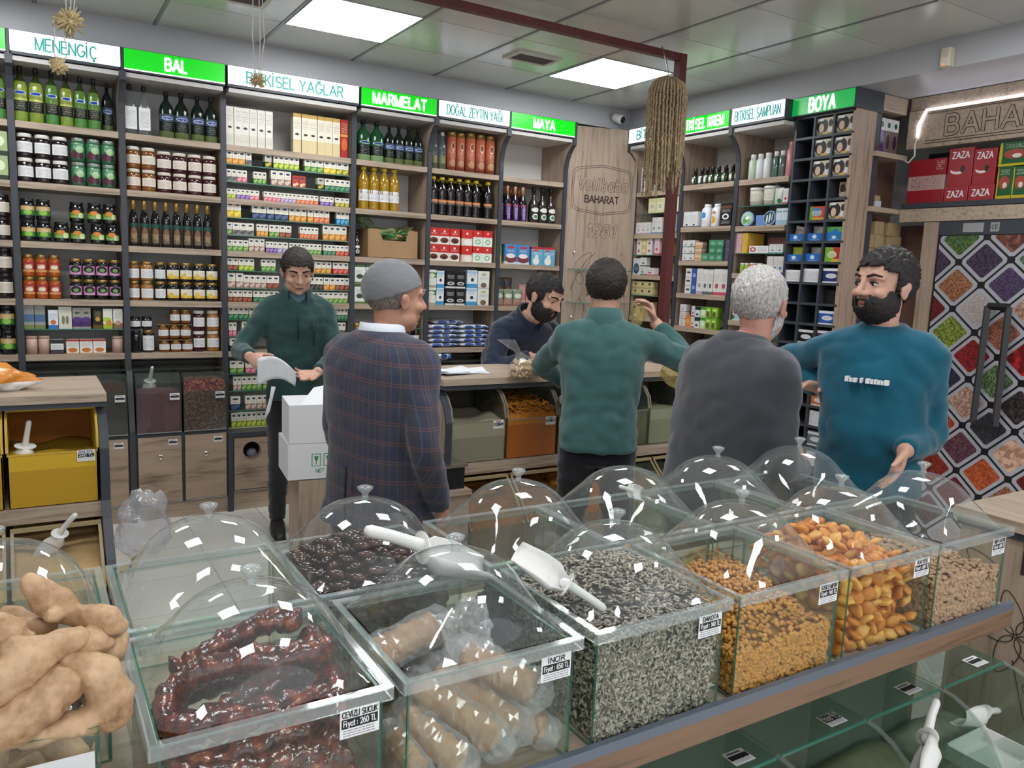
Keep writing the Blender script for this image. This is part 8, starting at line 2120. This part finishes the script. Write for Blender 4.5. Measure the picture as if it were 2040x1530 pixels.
cell(0, 6, BLU, 0.9, 0.045, 'blue display tray'); cell(1, 6, BLU, 0.92, 0.05, 'blue display tray'); cell(2, 6, RAIN2, 0.84, 0.09, 'green and red henna box')
cell(0, 7, HC['white'], 0.86, 0.075, 'pale henna carton'); cell(1, 7, HC['white'], 0.86, 0.085, 'pale henna carton'); cell(2, 7, HC['navy'], 0.86, 0.09, 'navy-panel henna carton')
cell(2, 8, mat('black plain carton', '#1a1a1c', 0.4), 0.86, 0.085, 'plain black carton', d0=0.05)
cell(2, 9, HC['blue'], 0.88, 0.085, 'blue-panel henna carton')
cell(1, 10, HC['black'], 0.86, 0.085, 'black-panel henna carton'); cell(2, 10, HC['purple'], 0.86, 0.09, 'purple-panel henna carton')
cell(1, 11, HC['grey'], 0.86, 0.085, 'grey-panel henna carton'); cell(2, 11, HC['red'], 0.86, 0.088, 'red-panel henna carton')
cell(1, 12, HC['blue'], 0.8, 0.06, 'blue-panel henna carton'); cell(2, 12, HC['blue'], 0.8, 0.06, 'blue-panel henna carton')
cell(2, 13, HC['orange'], 0.86, 0.075, 'orange-panel henna carton'); cell(2, 14, HC['white'], 0.86, 0.095, 'pale henna carton'); cell(2, 15, HC['grey'], 0.86, 0.09, 'grey-panel henna carton'); cell(2, 16, HC['white'], 0.86, 0.09, 'pale henna carton')
# sachets standing in the blue trays
SAC = mat('foil sachet silver', '#b4b0ac', 0.3, 0.3)
for (col, row, mm, ds, tilt) in ((0, 5, printed('white orange sachet', '#d8d0c8', [(0.0, 0.7, '#b89a88')], [(0.8, 0.3, 0.12, 0.12, '#d07a3a')], []), 'white tilted sachet', 0.35), (1, 5, SAC, 'silver sachet', 0.05), (0, 6, mat('yellow sachet', '#c8cc3a', 0.35), 'yellow sachet', 0.0), (1, 6, SAC, 'silver sachet', -0.05)):
    o = place(P_pouch(cw * 0.8, 0.062, mm, 0.012), PGU.at(cw * (col + 0.5), PZ[row + 1] + 0.042, 0.06), rot=(0, tilt * 0.6, -HP))
    tag(o, '%s poking out of the blue tray, %s column, %s row' % (ds, ('first', 'middle', 'last')[col], ORD[row]), 'sachet', 'sachets in the blue trays')
finish_labels()
# ================================================================ spice door, fascia and the smaller things
DX = 4.80
FA = thing('door_surround', (DX, 3.13, 0), 'oak surround with the engraved BAHARAT fascia over the spice door', 'fascia', None, -HP)
for nm, (u0, u1, d0, d1, z0, z1), mm in (('jamb', (0.17, 0.265, 0, 0.03, 0, 2.03), WOOD_Z), ('header', (0.0, 1.25, 0.0, 0.03, 2.035, 2.115), WOOD_Y), ('shelf', (0.0, 1.25, 0.0, 0.24, 2.12, 2.15), CHAR), ('fascia_board', (0.0, 1.25, -0.01, 0.02, 2.485, 2.715), WOOD_Y), ('cornice', (0.0, 1.25, 0.0, 0.03, 2.72, 2.795), WOOD_Y), ('recess_back', (0.0, 1.25, 0.245, 0.25, 2.15, 2.485), CHAR)):
    MB().box(u0, u1, d0, d1, z0, z1).build(nm, mm, FA)
ya, yb = px(1885, 235, 'X', DX).y, px(2036, 205, 'X', DX).y
bw_ = (ya - yb) / 3.9 * 7
text('BAHARAT', 0.155, ENGR, FA, (3.13 - ya + bw_ / 2, -0.011, 2.605), (HP, 0, 0), 'engraving', 0.0006, bw_, stroke=0.0035, fill=WOOD_Y)
for z in (2.51, 2.525): line([(0.12, -0.011, z), (1.25, -0.011, z)], FA, 0.002)
for z in (2.69, 2.70): line([(0.12, -0.011, z), (1.25, -0.011, z)], FA, 0.002)
led = tag(MB().tube([(4.785, 3.06, 2.55), (4.78, 3.06, 2.62), (4.785, 3.02, 2.712), (4.785, 1.9, 2.717)], 0.006, 8).build('led_strip', mat('led strip glow', '#ffffff', 0.3, emit='#eef0ff', estr=6.0)), 'glowing white LED strip along the top of the BAHARAT fascia', 'light')
cab = tag(MB().tube([(4.783, 3.06, 2.552), (4.77, 3.06, 2.50), (4.765, 3.05, 2.44), (4.77, 3.09, 2.40), (4.76, 3.12, 2.42)], 0.005, 8).build('power_cable', mat('white cable', '#d8d6d0', 0.4)), 'white cable drooping from the LED strip end', 'cable')
door = struct(MB().box(0, 1.2, 0.01, 0.05, 0.0, 2.03).build('door_1', mat('door black frame', '#16171a', 0.35), None, (DX, 2.865, 0), (0, 0, -HP)), 'door covered with a printed poster of spice trays')
def clip(poly, ax, lim, sgn):
    out = []
    for i, p in enumerate(poly):
        q = poly[(i + 1) % len(poly)]
        a, b = (p[ax] - lim) * sgn, (q[ax] - lim) * sgn
        if a >= 0: out.append(p)
        if (a >= 0) != (b >= 0):
            t = a / (a - b); out.append((p[0] + (q[0] - p[0]) * t, p[1] + (q[1] - p[1]) * t))
    return out
def cell_poly(c, e1, e2, k, rnd):
    pts = []
    cs = [(-1, -1), (1, -1), (1, 1), (-1, 1)]
    for i, (a, b) in enumerate(cs):
        for (da, db) in (((0, rnd), (rnd, 0)) if i in (0, 2) else ((rnd, 0), (0, rnd))):
            sa, sb = a * (1 - da), b * (1 - db)
            pts.append((c[0] + k * (e1[0] * sa + e2[0] * sb), c[1] + k * (e1[1] * sa + e2[1] * sb)))
    return pts
c0, c1, c2 = [(lambda q: (2.865 - q.y, q.z))(px(x, y, 'X', DX)) for x, y in ((1959, 520), (2006, 567), (1902, 569))]
E1, E2 = (c1[0] - c0[0], c1[1] - c0[1]), (c2[0] - c0[0], c2[1] - c0[1])
h1, h2 = (E1[0] / 2, E1[1] / 2), (E2[0] / 2, E2[1] / 2)
TRAY = mat('poster tray grey', '#a9a9b2', 0.4)
SPC = {'berry': (['#241c2c', '#3a2c44', '#4c3c54'], 60), 'lav': (['#2c2036', '#44345a', '#5a4468'], 90), 'wheat': (['#8a5a3a', '#a87450', '#6a402a'], 80), 'rice': (['#a89c98', '#b8aeac', '#988c8c'], 110), 'herb': (['#3c5a2c', '#5c7a3c', '#2c4420'], 70), 'bark': (['#6a3c34', '#8a5248', '#4c2a26'], 26), 'dred': (['#5a0c14', '#7a1420', '#420a10'], 70), 'pist': (['#6c7a2a', '#4c5c20', '#8c9a40'], 55), 'lent': (['#8a5040', '#6c3a2c', '#a86c58'], 80), 'red': (['#7a1018', '#9a1c24', '#5c0c12'], 60), 'chili': (['#8a141a', '#a82428', '#6a0e12'], 18), 'leaf': (['#4c6440', '#6c845a', '#34482c'], 60), 'blue': (['#20243c', '#2c3048', '#181a2c'], 100), 'bean': (['#a88474', '#8a6454', '#c0a090'], 60), 'clove': (['#2c2224', '#443438', '#1c1416'], 36), 'navy': (['#14161e', '#24262e', '#3c3e48'], 110), 'orange': (['#a83418', '#c04c20', '#8a2812'], 60), 'pepper': (['#5a3440', '#6c4450', '#3c2028'], 55), 'ginger': (['#c49a84', '#d4ae98', '#a87c68'], 20), 'flake': (['#7a2418', '#5c1812', '#983828'], 70), 'corange': (['#a84820', '#8a3818', '#c05c30'], 60)}
MAPC = {(0, 0): 'berry', (1, 0): 'lav', (0, 1): 'wheat', (1, 1): 'rice', (-1, 0): 'herb', (0, -1): 'bark', (0, 2): 'dred', (1, 2): 'pist', (2, 1): 'lent', (2, 2): 'red', (3, 1): 'chili', (3, 2): 'leaf', (2, 3): 'blue', (3, 3): 'bean', (4, 2): 'clove', (4, 3): 'navy', (3, 4): 'orange', (4, 4): 'pepper', (5, 3): 'ginger', (5, 4): 'corange', (4, 5): 'flake', (-1, 1): 'berry', (1, -1): 'leaf', (2, 0): 'bean', (6, 3): 'dred'}
keys = list(SPC)
for i in range(-4, 14):
    for j in range(-8, 14):
        c = (c0[0] + E1[0] * i + E2[0] * j, c0[1] + E1[1] * i + E2[1] * j)
        if not (-0.2 < c[0] < 1.3 and -0.1 < c[1] < 2.2): continue
        k = MAPC.get((i, j), keys[(i * 7 + j * 11) % len(keys)])
        pr = []
        for f, rn, d in ((0.94, 0.18, 0.0075), (0.74, 0.14, 0.0055)):
            P = cell_poly(c, h1, h2, f, rn)
            for ax, lim, sg in ((0, 0.012, 1), (0, 1.18, -1), (1, 0.06, 1), (1, 1.945, -1)):
                if P: P = clip(P, ax, lim, sg)
            pr.append(P)
        if len(pr[0]) < 3: continue
        a = MB()._add([(p[0], 0.0085, p[1]) for p in pr[0]], [tuple(range(len(pr[0])))]).build('poster_tray', TRAY, door)
        if len(pr[1]) >= 3:
            cols, sc = SPC[k]
            MB()._add([(p[0], 0.0075, p[1]) for p in pr[1]], [tuple(range(len(pr[1])))]).build('poster_spice', mixed('poster ' + k, cols, sc * 2.1, 0.45, 0.15), a)
MB().box(0, 1.2, 0.004, 0.01, 1.95, 2.03).build('door_top_rail', CHAR, door)
for u0, u1 in ((0.15, 0.27), (0.31, 0.36), (0.50, 0.62)):
    pl = MB().box(u0, u1, 0.002, 0.004, 1.965, 2.018).build('maker_plate', mat('plate silver', '#9a9a9c', 0.4), door)
    if u0 == 0.31: text('CE', 0.032, INK, pl, (0.335, 0.0015, 1.992), (HP, 0, 0), 'lettering', 0.0004)
hb = [px(x, y, 'X', 4.70) for x, y in ((1966, 610), (2008, 612), (1980, 850), (1936, 842))]
hb = [Vector((2.865 - p.y, -0.09, p.z)) for p in hb]
dh = MB()
for a, b in zip(hb, hb[1:] + hb[:1]): dh.tube([a, b], 0.021, 4, smooth=False)
for p in hb[:1] + hb[3:]: dh.tube([p, p + Vector((0, 0.10, 0))], 0.011, 6)
dh.build('door_handle', mat('handle black', '#17171a', 0.3), door)

class W4:
    w = 1.0; rz = -HP
    M = Matrix.Translation((DX, 3.13, 0)) @ Matrix.Rotation(-HP, 4, 'Z')
    @staticmethod
    def at(u, z, d): return W4.M @ Vector((u, d, z))
def shelf_box(x0, x1, ytop, z, mm, label, name='tea_box', d=0.02, dp=0.1, word=None, wz=0.6, ws=0.05):
    u0, u1 = 3.13 - px(x0, 390, 'X', DX + d).y, 3.13 - px(x1, 390, 'X', DX + d).y
    h = px((x0 + x1) / 2, ytop, 'X', DX + d).z - z
    o = MB().cbox(-(u1 - u0) / 2, (u1 - u0) / 2, 0, dp, 0, h, 0.002).build(name, mm, None, W4.at((u0 + u1) / 2, z, d), (0, 0, -HP))
    tag(o, label, 'box', 'boxes on the shelf over the spice door')
    if word: text(word, ws, SNS, o, (0, -0.0012, h * wz), (HP, 0, 0), 'lettering', 0.0006, (u1 - u0) * 0.72, 0.001)
    return h
RED1 = printed('crimson pack', '#96222c', [(0.30, 0.62, '#b89a94')], [], [(0.1, 0.9, 0.32, 0.6, '#8a3a3c'), (0.75, 0.95, 0.75, 0.95, '#e8dcd8')], 0.3, 0.1)
RED2 = printed('red tea pack', '#a02730', [], [(0.42, 0.42, 0.3, 0.10, '#ece4e0'), (0.42, 0.47, 0.3, 0.08, '#a02730'), (0.62, 0.45, 0.1, 0.1, '#3a1c1c')], [], 0.25)
RED3 = mat('red tea bar', '#a42c34', 0.3)
shelf_box(1806, 1878, 318, 2.151, RED1, 'large crimson pack left of the ZAZA boxes')
h = shelf_box(1880, 1926, 372, 2.151, RED3, 'low red box reading ZAZA, nearer the crimson pack', word='ZAZA', wz=0.5)
shelf_box(1882, 1930, 296, 2.151 + h + 0.001, RED2, 'tall red box reading ZAZA, nearer the crimson pack', word='ZAZA', wz=0.82)
h = shelf_box(1928, 1978, 368, 2.151, RED3, 'low red box reading ZAZA, nearer the green boxes', word='ZAZA', wz=0.5)
shelf_box(1932, 1976, 297, 2.151 + h + 0.001, RED2, 'tall red box reading ZAZA, nearer the green boxes', word='ZAZA', wz=0.82)
GRT = printed('green yellow tea pack', '#1f5a30', [(0.0, 0.1, '#c8b42a')], [(0.5, 0.5, 0.34, 0.2, '#a84c3c'), (0.55, 0.42, 0.14, 0.09, '#e4dcd4'), (0.06, 0.5, 0.05, 0.5, '#c8b42a')], [(0.2, 0.8, 0.75, 0.9, '#e0e8d8')], 0.3)
h = shelf_box(1982, 2012, 332, 2.151, GRT, 'upright green box with yellow edges beside ZAZA'); shelf_box(2013, 2044, 331, 2.151, GRT, 'second upright green box at the frame edge')
shelf_box(1980, 2046, 283, 2.151 + h + 0.001, GRT, 'wide green box lying on the two upright green ones')

# niche shelves beside the door
def niche_box(u, z, w, h, mm, label, d=0.03, dp=0.06, name='niche_box'):
    o = MB().cbox(-w / 2, w / 2, 0, dp, 0, h, 0.001).build(name, mm, None, (4.30 + u, 3.155 + d, z)); tag(o, label, 'box', 'boxes in the end niche')
PP = printed('purple pet pack', '#6a5a58', [(0.66, 1, '#c9c8c8')], [(0.5, 0.82, 0.25, 0.08, '#2f5a48'), (0.5, 0.35, 0.3, 0.2, '#3a2430')], [], 0.25)
PP2 = printed('violet pet pack', '#5a3478', [(0.66, 1, '#c9c8c8')], [(0.5, 0.82, 0.25, 0.08, '#2f5a48'), (0.5, 0.3, 0.3, 0.16, '#2a1840')], [], 0.25)
for i, mm in enumerate((PP, PP2, PP, PP)): niche_box(0.235 + 0.07 * i, 2.451, 0.066, 0.215, mm, '%s standing pack from left on the upper niche shelf' % ORD[i])
PKB = mat('pinkish carton', '#a08880', 0.7); TNC = mat('tan carton', '#a8906a', 0.75, vary=0.1)
for i in range(4): niche_box(0.225 + 0.045 * (i % 2), 2.116 + 0.052 * (i // 2), 0.042, 0.05, PKB, '%s small pinkish carton, %s layer of the lower niche shelf' % (ORD[i % 2], 'upper' if i > 1 else 'lower'))
niche_box(0.345, 2.116, 0.06, 0.045, mat('white mug box', '#c9ccd8', 0.4), 'white box on the lower niche shelf'); niche_box(0.335, 2.162, 0.05, 0.03, TNC, 'tan box on top of the white niche box')
for r in range(11):
    for c in range(9):
        if RND.random() < 0.06: continue
        niche_box(0.228 + 0.0475 * c + 0.012 * (r % 2), 1.102 + 0.085 * r, 0.045, 0.083, PKB if (c < 2 and r > 5) else TNC, '%s carton from left, %s layer of the niche stack' % (ORD[c], ORD[r]), 0.03 + RND.uniform(0, 0.02), name='kraft_carton')

# steel post, beam and hanging bundle
RUST = mat('oxide red paint', '#5e2a2a', 0.45, vary=0.12, vscale=9)
PXY = (3.33, 3.66)
post = thing('steel_post', (PXY[0], PXY[1], 0), 'oxide-red square steel post with a beam under the ceiling', 'post')
MB().box(-0.026, 0.026, -0.026, 0.026, 0, 2.92).build('upright', RUST, post)
MB().box(-3.6, -0.026, -0.02, 0.02, 2.88, 2.92).build('beam', RUST, post)
hg = px(1332, 165, 'Y', 3.5)
bun = thing('seed_bundle', hg, 'hanging bundle of long beaded tan seed strings on the post', 'bundle')
SDS = mat('tan seed string', '#9c8768', 0.8, vary=0.35, vscale=30)
var = []
for v in range(6):
    L = 0.36 + 0.04 * v
    rings = []; m_ = int(L / 0.006)
    for q in range(m_):
        r = 0.0088 * (1 if q % 2 else 0.4) * RND.uniform(0.8, 1.2)
        ox, oy = 0.004 * noise.noise(Vector((q * 0.3, v * 3, 0))), 0.004 * noise.noise(Vector((q * 0.3, v * 3, 9)))
        rings.append([Vector((ox + r * math.cos(a), oy + r * math.sin(a), -L * q / m_)) for a in [2 * math.pi * w / 6 for w in range(6)]])
    var.append(MB().loft(rings).mesh('seed_string', SDS))
nst = 0
for ringk, (rad, cnt) in enumerate(((0.115, 34), (0.075, 22), (0.03, 8))):
    for q in range(cnt):
        a = 2 * math.pi * q / cnt + ringk * 0.3
        x, y = rad * math.cos(a), rad * math.sin(a) * 0.8
        sh = (0.0, 0.045, 0.07)[ringk] + RND.uniform(-0.02, 0.02)
        link('seed_string', var[(q * 5 + ringk + (2 if x < 0.0 else 0)) % 6 if x > -0.06 else 5], bun, (x, y, -0.06 + sh), (RND.uniform(-0.04, 0.04), 0.06 * x / 0.115 * 0.6, 0))
        if ringk == 0: MB().tube([(x, y, -0.06 + sh), (x * 0.8, y * 0.8, -0.005), (x * 0.4, y * 0.4, 0.02), (0, 0, 0.03)], 0.0075, 6).build('seed_string', SDS, bun)
MB().tube([(0, 0, 0.02), (0.0, 0.02, 0.09), (0.015, 0.06, 0.15), (0.02, 0.10, 0.22)], 0.003, 6).build('hook_wire', mat('wire grey', '#8a9498', 0.4, 0.6), bun)

# dried flower tufts on strings
STR = mat('white string', '#d2cfc6', 0.8); TUF = mat('dried tuft', '#c0ac82', 0.9, vary=0.25, vscale=40)
def tuft(x, y, Y, r, label, strings):
    c = px(x, y, 'Y', Y)
    e = thing('dried_tuft', c, label, 'ornament', 'dried tufts hanging on strings')
    mb = MB()
    for i in range(110):
        d = Vector((RND.gauss(0, 1), RND.gauss(0, 1), RND.gauss(0, 0.8))).normalized(); l = r * RND.uniform(0.6, 1.15)
        w = d.orthogonal().normalized() * r * 0.25 * RND.uniform(-1, 1)
        mb.tube([d * r * 0.1, d * l * 0.6 + w, d * l + w * 1.6], [0.004, 0.005, 0.002], 4)
    mb.ball((0, 0, 0), r * 0.55, 10, 8); mb.build('fibres', TUF, e)
    for (dx, top) in strings:
        MB().tube([(dx * 0.3, 0, 0), (dx, 0.0, (top - c.z) * 0.3), (dx * 0.7, 0.01, (top - c.z) * 0.7), (dx, 0, top - c.z)], 0.0022, 5).build('string', STR, e)
tuft(138, 44, 3.2, 0.05, 'large straw-coloured tuft hanging before the MENENGİÇ sign', ((0.012, 2.955), (-0.015, 2.955), (0.03, 2.955)))
z1 = px(138, 44, 'Y', 3.2).z
tuft(116, 132, 3.2, 0.028, 'small straw-coloured tuft hanging below the large one', ((0.03, z1), (-0.01, z1)))
tuft(513, 160, 3.6, 0.032, 'brown tuft hanging before the BİTKİSEL YAĞLAR sign', ((0.012, 2.955), (-0.02, 2.955), (0.03, 2.955)))

# security camera and motion sensor
cc = px(1232, 236, 'Y', 5.20)
ce = thing('security_camera', cc, 'white bullet security camera with black lens under the soffit corner', 'camera')
MB().lathe([(0.028, -0.05), (0.036, -0.03), (0.036, 0.035), (0.03, 0.045)], 18, M=Matrix.Rotation(HP + 0.35, 4, 'X') @ Matrix.Rotation(0.3, 4, 'Y')).build('housing', mat('cap white', '#e9e8e6', 0.35), ce)
MB().lathe([(0.029, 0.045), (0.026, 0.048)], 18, M=Matrix.Rotation(HP + 0.35, 4, 'X') @ Matrix.Rotation(0.3, 4, 'Y')).build('lens_face', mat('lens black', '#101114', 0.15), ce)
MB().tube([(0, 0.0, 0.02), (0.02, 0.05, 0.03), (0.02, 0.07, 0.03)], 0.012, 8).build('bracket', mat('cap white', '#e9e8e6', 0.35), ce)
sc_ = px(1889, 115, 'X', SOF_X - 0.02)
se = thing('motion_sensor', sc_, 'cream motion sensor with a red light on the soffit', 'sensor')
MB().cbox(-0.035, 0.019, -0.028, 0.028, -0.05, 0.045, 0.008).build('housing', mat('cream plastic', '#cfc6ae', 0.45), se)
MB().box(-0.037, -0.0352, -0.02, 0.02, -0.045, -0.005).build('window', mat('sensor window', '#ddd8cc', 0.3), se)
MB().box(-0.038, -0.0352, -0.004, 0.004, -0.044, -0.038).build('red_light', mat('red led', '#ff5030', 0.3, emit='#ff4020', estr=4.0), se)

# things on and around the counters
WT = ks((0, 0, 1.03)).z
CHB = thing('chickpea_bag', px(1046, 752, 'Z', WT + 0.002), 'knotted clear bag of pale chickpeas on the counter', 'bag')
FB = clear('bag film clear', '#fbfbfb', 0.9, 0.12, 0.10, '#e8e8ea', 1.5)
rr = []
for z, r in ((0, 0.055), (0.015, 0.088), (0.04, 0.092), (0.07, 0.08), (0.095, 0.055), (0.115, 0.022), (0.13, 0.016), (0.15, 0.028), (0.19, 0.045)):
    rr.append([Vector((r * 1.05 * math.cos(a) - max(0, z - 0.09) * 1.2, r * 0.7 * math.sin(a) * (1 + 0.15 * math.sin(a * 5 + z * 40)), z)) for a in [2 * math.pi * i / 22 for i in range(22)]])
MB().loft(rr, True, False).build('bag_film', FB, CHB)
mb = MB()
for i in range(280):
    a, b = RND.uniform(0, 6.28), RND.uniform(0.06, 1); z = RND.uniform(0.006, 0.085); r = (0.086 if z < 0.055 else 0.066) * (0.80 + 0.15 * b)
    mb.ball((r * math.cos(a), 0.68 * r * math.sin(a), z), 0.0078, 6, 4)
mb.ball((0, 0, 0.045), (0.07, 0.046, 0.043), 14, 8)
o = mb.build('chickpeas', mat('pale chickpea', '#d2b184', 0.55, vary=0.15, vscale=60), CHB); o['kind'] = 'stuff'
pp = px(905, 742, 'Z', WT + 0.001)
PAP = mat('white paper', '#e4e6ea', 0.7)
for i, (dx, dy, rz, lb) in enumerate(((0.0, 0.0, 0.3, 'white paper sheet on the counter'), (0.05, 0.03, -0.25, 'second white paper sheet tucked under the first'))):
    o = MB()._add([(x * 0.14, y * 0.09, 0.002 + 0.012 * max(0, x * y) - 0.001 * i) for y in (-1, 0, 1) for x in (-1, 0, 1)], [(0, 1, 4, 3), (1, 2, 5, 4), (3, 4, 7, 6), (4, 5, 8, 7)], True).build('paper_sheet', PAP, None, pp + Vector((dx, dy, 0.002 - 0.0015 * i)), (0, 0, rz)); tag(o, lb, 'paper', 'papers on the counter')
o = MB().tube([(-0.07, 0, 0), (0.07, 0, 0)], 0.005, 8).build('pen', mat('pen blue white', '#c8d0e8', 0.3), None, pp + Vector((-0.02, -0.08, 0.007)), (0, 0, 0.15)); tag(o, 'pale ballpoint pen lying before the papers', 'pen')
o = crumple('plastic_bag', ks((-0.14, 4.0, 1.07)), (0.13, 0.08, 0.055), printed('orange white bag', '#d8d4d0', [(0.5, 1, '#d88a3a')], [], [], 0.3, 0.15), 'orange and white bag on top of the yellow bin counter', 'bag', 8, 4, 0.4)
# cartons on an oak stand beside the young man
SB = ks((1.06, 3.3, 0)); SX, SY = 1.075, 3.26
o = tag(MB().box(-0.11, 0.13, -0.02, 0.25, 0, 0.70).build('carton_stand', WOOD_Z, None, (SX, SY, 0), (0, 0, -0.12)), 'plain oak stand under the white cartons', 'stand')
WC_ = mat('white carton board', '#dcdcde', 0.7)
for (z, h, w, lb, rz) in ((0.705, 0.155, 0.15, 'lower white carton with a green glass symbol', -0.12), (0.862, 0.165, 0.145, 'upper white carton with an open flap', -0.16)):
    cb_ = thing('white_carton', (SX - 0.01, SY - 0.02, z), lb, 'carton', 'white cartons by the young man', rz)
    MB().cbox(-w, w, 0, 0.26, 0, h, 0.002).build('carton_body', WC_, cb_)
    if h < 0.16:
        for q in range(2): MB().box(-0.05 + 0.05 * q, -0.012 + 0.05 * q, -0.001, -0.0002, 0.055, 0.11).build('symbol_frame', mat('symbol green', '#2f8a5a', 0.6), cb_); MB().box(-0.047 + 0.05 * q, -0.015 + 0.05 * q, -0.0016, -0.0011, 0.058, 0.107).build('symbol_panel', WC_, cb_); MB().prism([(-0.041 + 0.05 * q, 0.10), (-0.021 + 0.05 * q, 0.10), (-0.026 + 0.05 * q, 0.08), (-0.0295 + 0.05 * q, 0.078), (-0.0295 + 0.05 * q, 0.066), (-0.025 + 0.05 * q, 0.064), (-0.037 + 0.05 * q, 0.064), (-0.0325 + 0.05 * q, 0.066), (-0.0325 + 0.05 * q, 0.078), (-0.036 + 0.05 * q, 0.08)], -0.0021, -0.0017, axis='y').build('symbol', MATS['symbol green'], cb_)
        text('NET', 0.022, mat('symbol green', '#2f8a5a', 0.6), cb_, (-0.015, -0.0005, 0.035), (HP, 0, 0), 'lettering', 0.0004)
    else:
        MB()._add([(-0.10, 0.0, h), (0.145, 0.0, h + 0.001), (0.145, 0.2, h + 0.075), (-0.02, 0.16, h + 0.05)], [(0, 1, 2, 3)]).build('flap', PAP, cb_)
# white bag held by the young man
A_, B_ = px(512, 722, 'Y', 4.24), px(588, 748, 'Y', 4.24)
rows = []
for q in range(13):
    t = q / 12
    top = A_ + (B_ - A_) * t + Vector((0, 0, 0.045 * math.sin(t * math.pi) + 0.02))
    rows.append([top + Vector((0.004 * noise.noise(Vector((q, r, 0))), -0.01 - 0.012 * noise.noise(Vector((q * 0.8, r * 0.9, 3))), -(0.15 - 0.07 * t) * r / 6)) for r in range(7)])
WBG = mat('white bag plastic', '#dde1e6', 0.4)
wb = thing('white_bag', (0, 0, 0), 'white plastic bag being unfolded in the young man\'s hands', 'bag')
back = [[p + Vector((0, 0.008, 0)) for p in r[::-1]] for r in rows]
MB().loft([a + b for a, b in zip(rows, back)], True, True).build('bag_sheet', WBG, wb)
st0 = px(545, 770, 'Y', 4.24)
MB().tube([st0, st0 + Vector((-0.012, 0, -0.06)), st0 + Vector((-0.03, 0, -0.13)), st0 + Vector((-0.045, 0, -0.17))], [0.012, 0.009, 0.011, 0.003], 8, flat=0.3).build('bag_strap', WBG, wb)
# bags with the boy
YBG = clear('yellowish bag film', '#f2eccf', 0.8, 0.15, 0.30, '#cdbf86', 1.5)
crumple('spice_bag', px(1272, 628, 'Y', 2.86), (0.03, 0.03, 0.05), YBG, 'yellowish plastic bag pinched in the boy\'s raised hand', 'bag', 3, 3, 0.4, (0, 0.4, 0))
crumple('spice_bag', px(1345, 752, 'Y', 3.12), (0.10, 0.06, 0.05), YBG, 'yellowish bag hanging at the boy\'s right side', 'bag', 5, 4, 0.35, (0, 0.5, 0))
crumple('spice_bag', px(1165, 800, 'Y', 3.24), (0.05, 0.045, 0.055), mat('pale yellow bag', '#d8cf7a', 0.5), 'pale yellow bag in the bin being scooped', 'bag', 7, 3, 0.35)
crumple('spice_bag', px(1135, 797, 'Y', 3.22), (0.055, 0.05, 0.045), clear('white glove film', '#f2f2f2', 0.8, 0.2, 0.55, '#d8d8d6', 1.5), 'whitish film bag round the boy\'s scooping hand', 'bag', 9, 3, 0.3)
# sack behind the boy
sk = thing('printed_sack', px(1185, 668, 'Y', 4.55), 'green and white printed sack standing behind the boy', 'sack')
SKM = printed('printed sack', '#d4d6d4', [(0.72, 0.95, '#2c5a34'), (0.42, 0.66, '#8a1c30'), (0.0, 0.12, '#4a7a3c')], [(0.5, 0.26, 0.34, 0.10, '#2a2a30')], [(0.15, 0.85, 0.48, 0.60, '#ecdcdc'), (0.25, 0.75, 0.22, 0.30, '#e4e4e4')], 0.4, 0.12)
rr = [[Vector((0.11 * w * math.cos(a), 0.07 * w * math.sin(a), z)) for a in [2 * math.pi * i / 18 for i in range(18)]] for z, w in ((-0.35, 0.8), (-0.3, 1.0), (-0.1, 1.05), (0.06, 0.98), (0.13, 0.8), (0.17, 0.6))]
MB().loft(rr).build('sack_body', SKM, sk)
o = MB().box(-0.14, 0.14, -0.1, 0.12, 0, 0.03).build('crate', WOOD_X, None, (sk.location.x, sk.location.y, sk.location.z - 0.381)); o.name = 'sack_stand'
MB().box(-0.12, 0.12, -0.08, 0.1, -(sk.location.z - 0.381), 0.0).build('stand_body', WOOD_D, o)
tag(o, 'low oak stand under the printed sack', 'stand')
# clear bag on the left counter end
crumple('plastic_bag', px(285, 1045, 'Y', 2.35), (0.07, 0.05, 0.09), clear('grey bag film', '#f4f4f6', 0.9, 0.12, 0.22, '#d8dade', 1.5), 'clear crumpled bag hanging behind the empty bin', 'bag', 6, 4, 0.4)
# scale on a small stand by the counter end
ss = thing('scale_stand', ks((1.82, 3.62, 0)) * 1.0, 'small stand with a weighing scale beside the counter end', 'stand')
ss.location.z = 0
MB().box(-0.09, 0.07, -0.15, 0.1, 0, 0.62).build('stand_body', WOOD_D, ss); MB().box(-0.10, 0.08, -0.16, 0.11, 0.62, 0.64).build('stand_top', WOOD_X, ss)
MB().box(-0.08, 0.06, -0.12, 0.08, 0.641, 0.74).build('scale_body', mat('scale black', '#1a1a1c', 0.4), ss); MB().box(-0.09, 0.07, -0.13, 0.09, 0.741, 0.755).build('scale_pan', CHROME, ss)
# chest print and seam on the sweatshirt
mb = MB()
xx = -0.075
while xx < 0.06:
    w_ = RND.uniform(0.006, 0.014)
    p = t_T(xx + 0.0, 0.170, 0.735 * 1.755)
    mb.box(p.x, p.x + w_, p.y - 0.02, p.y + 0.004 + 0.0, p.z - 0.008, p.z + RND.uniform(0.004, 0.012)); xx += w_ + (0.003 if abs(xx) > 0.015 else 0.012)
mb.build('chest_print', mat('white print', '#e6eaec', 0.6), t_root)
bpy.data.scenes.remove(WORK)
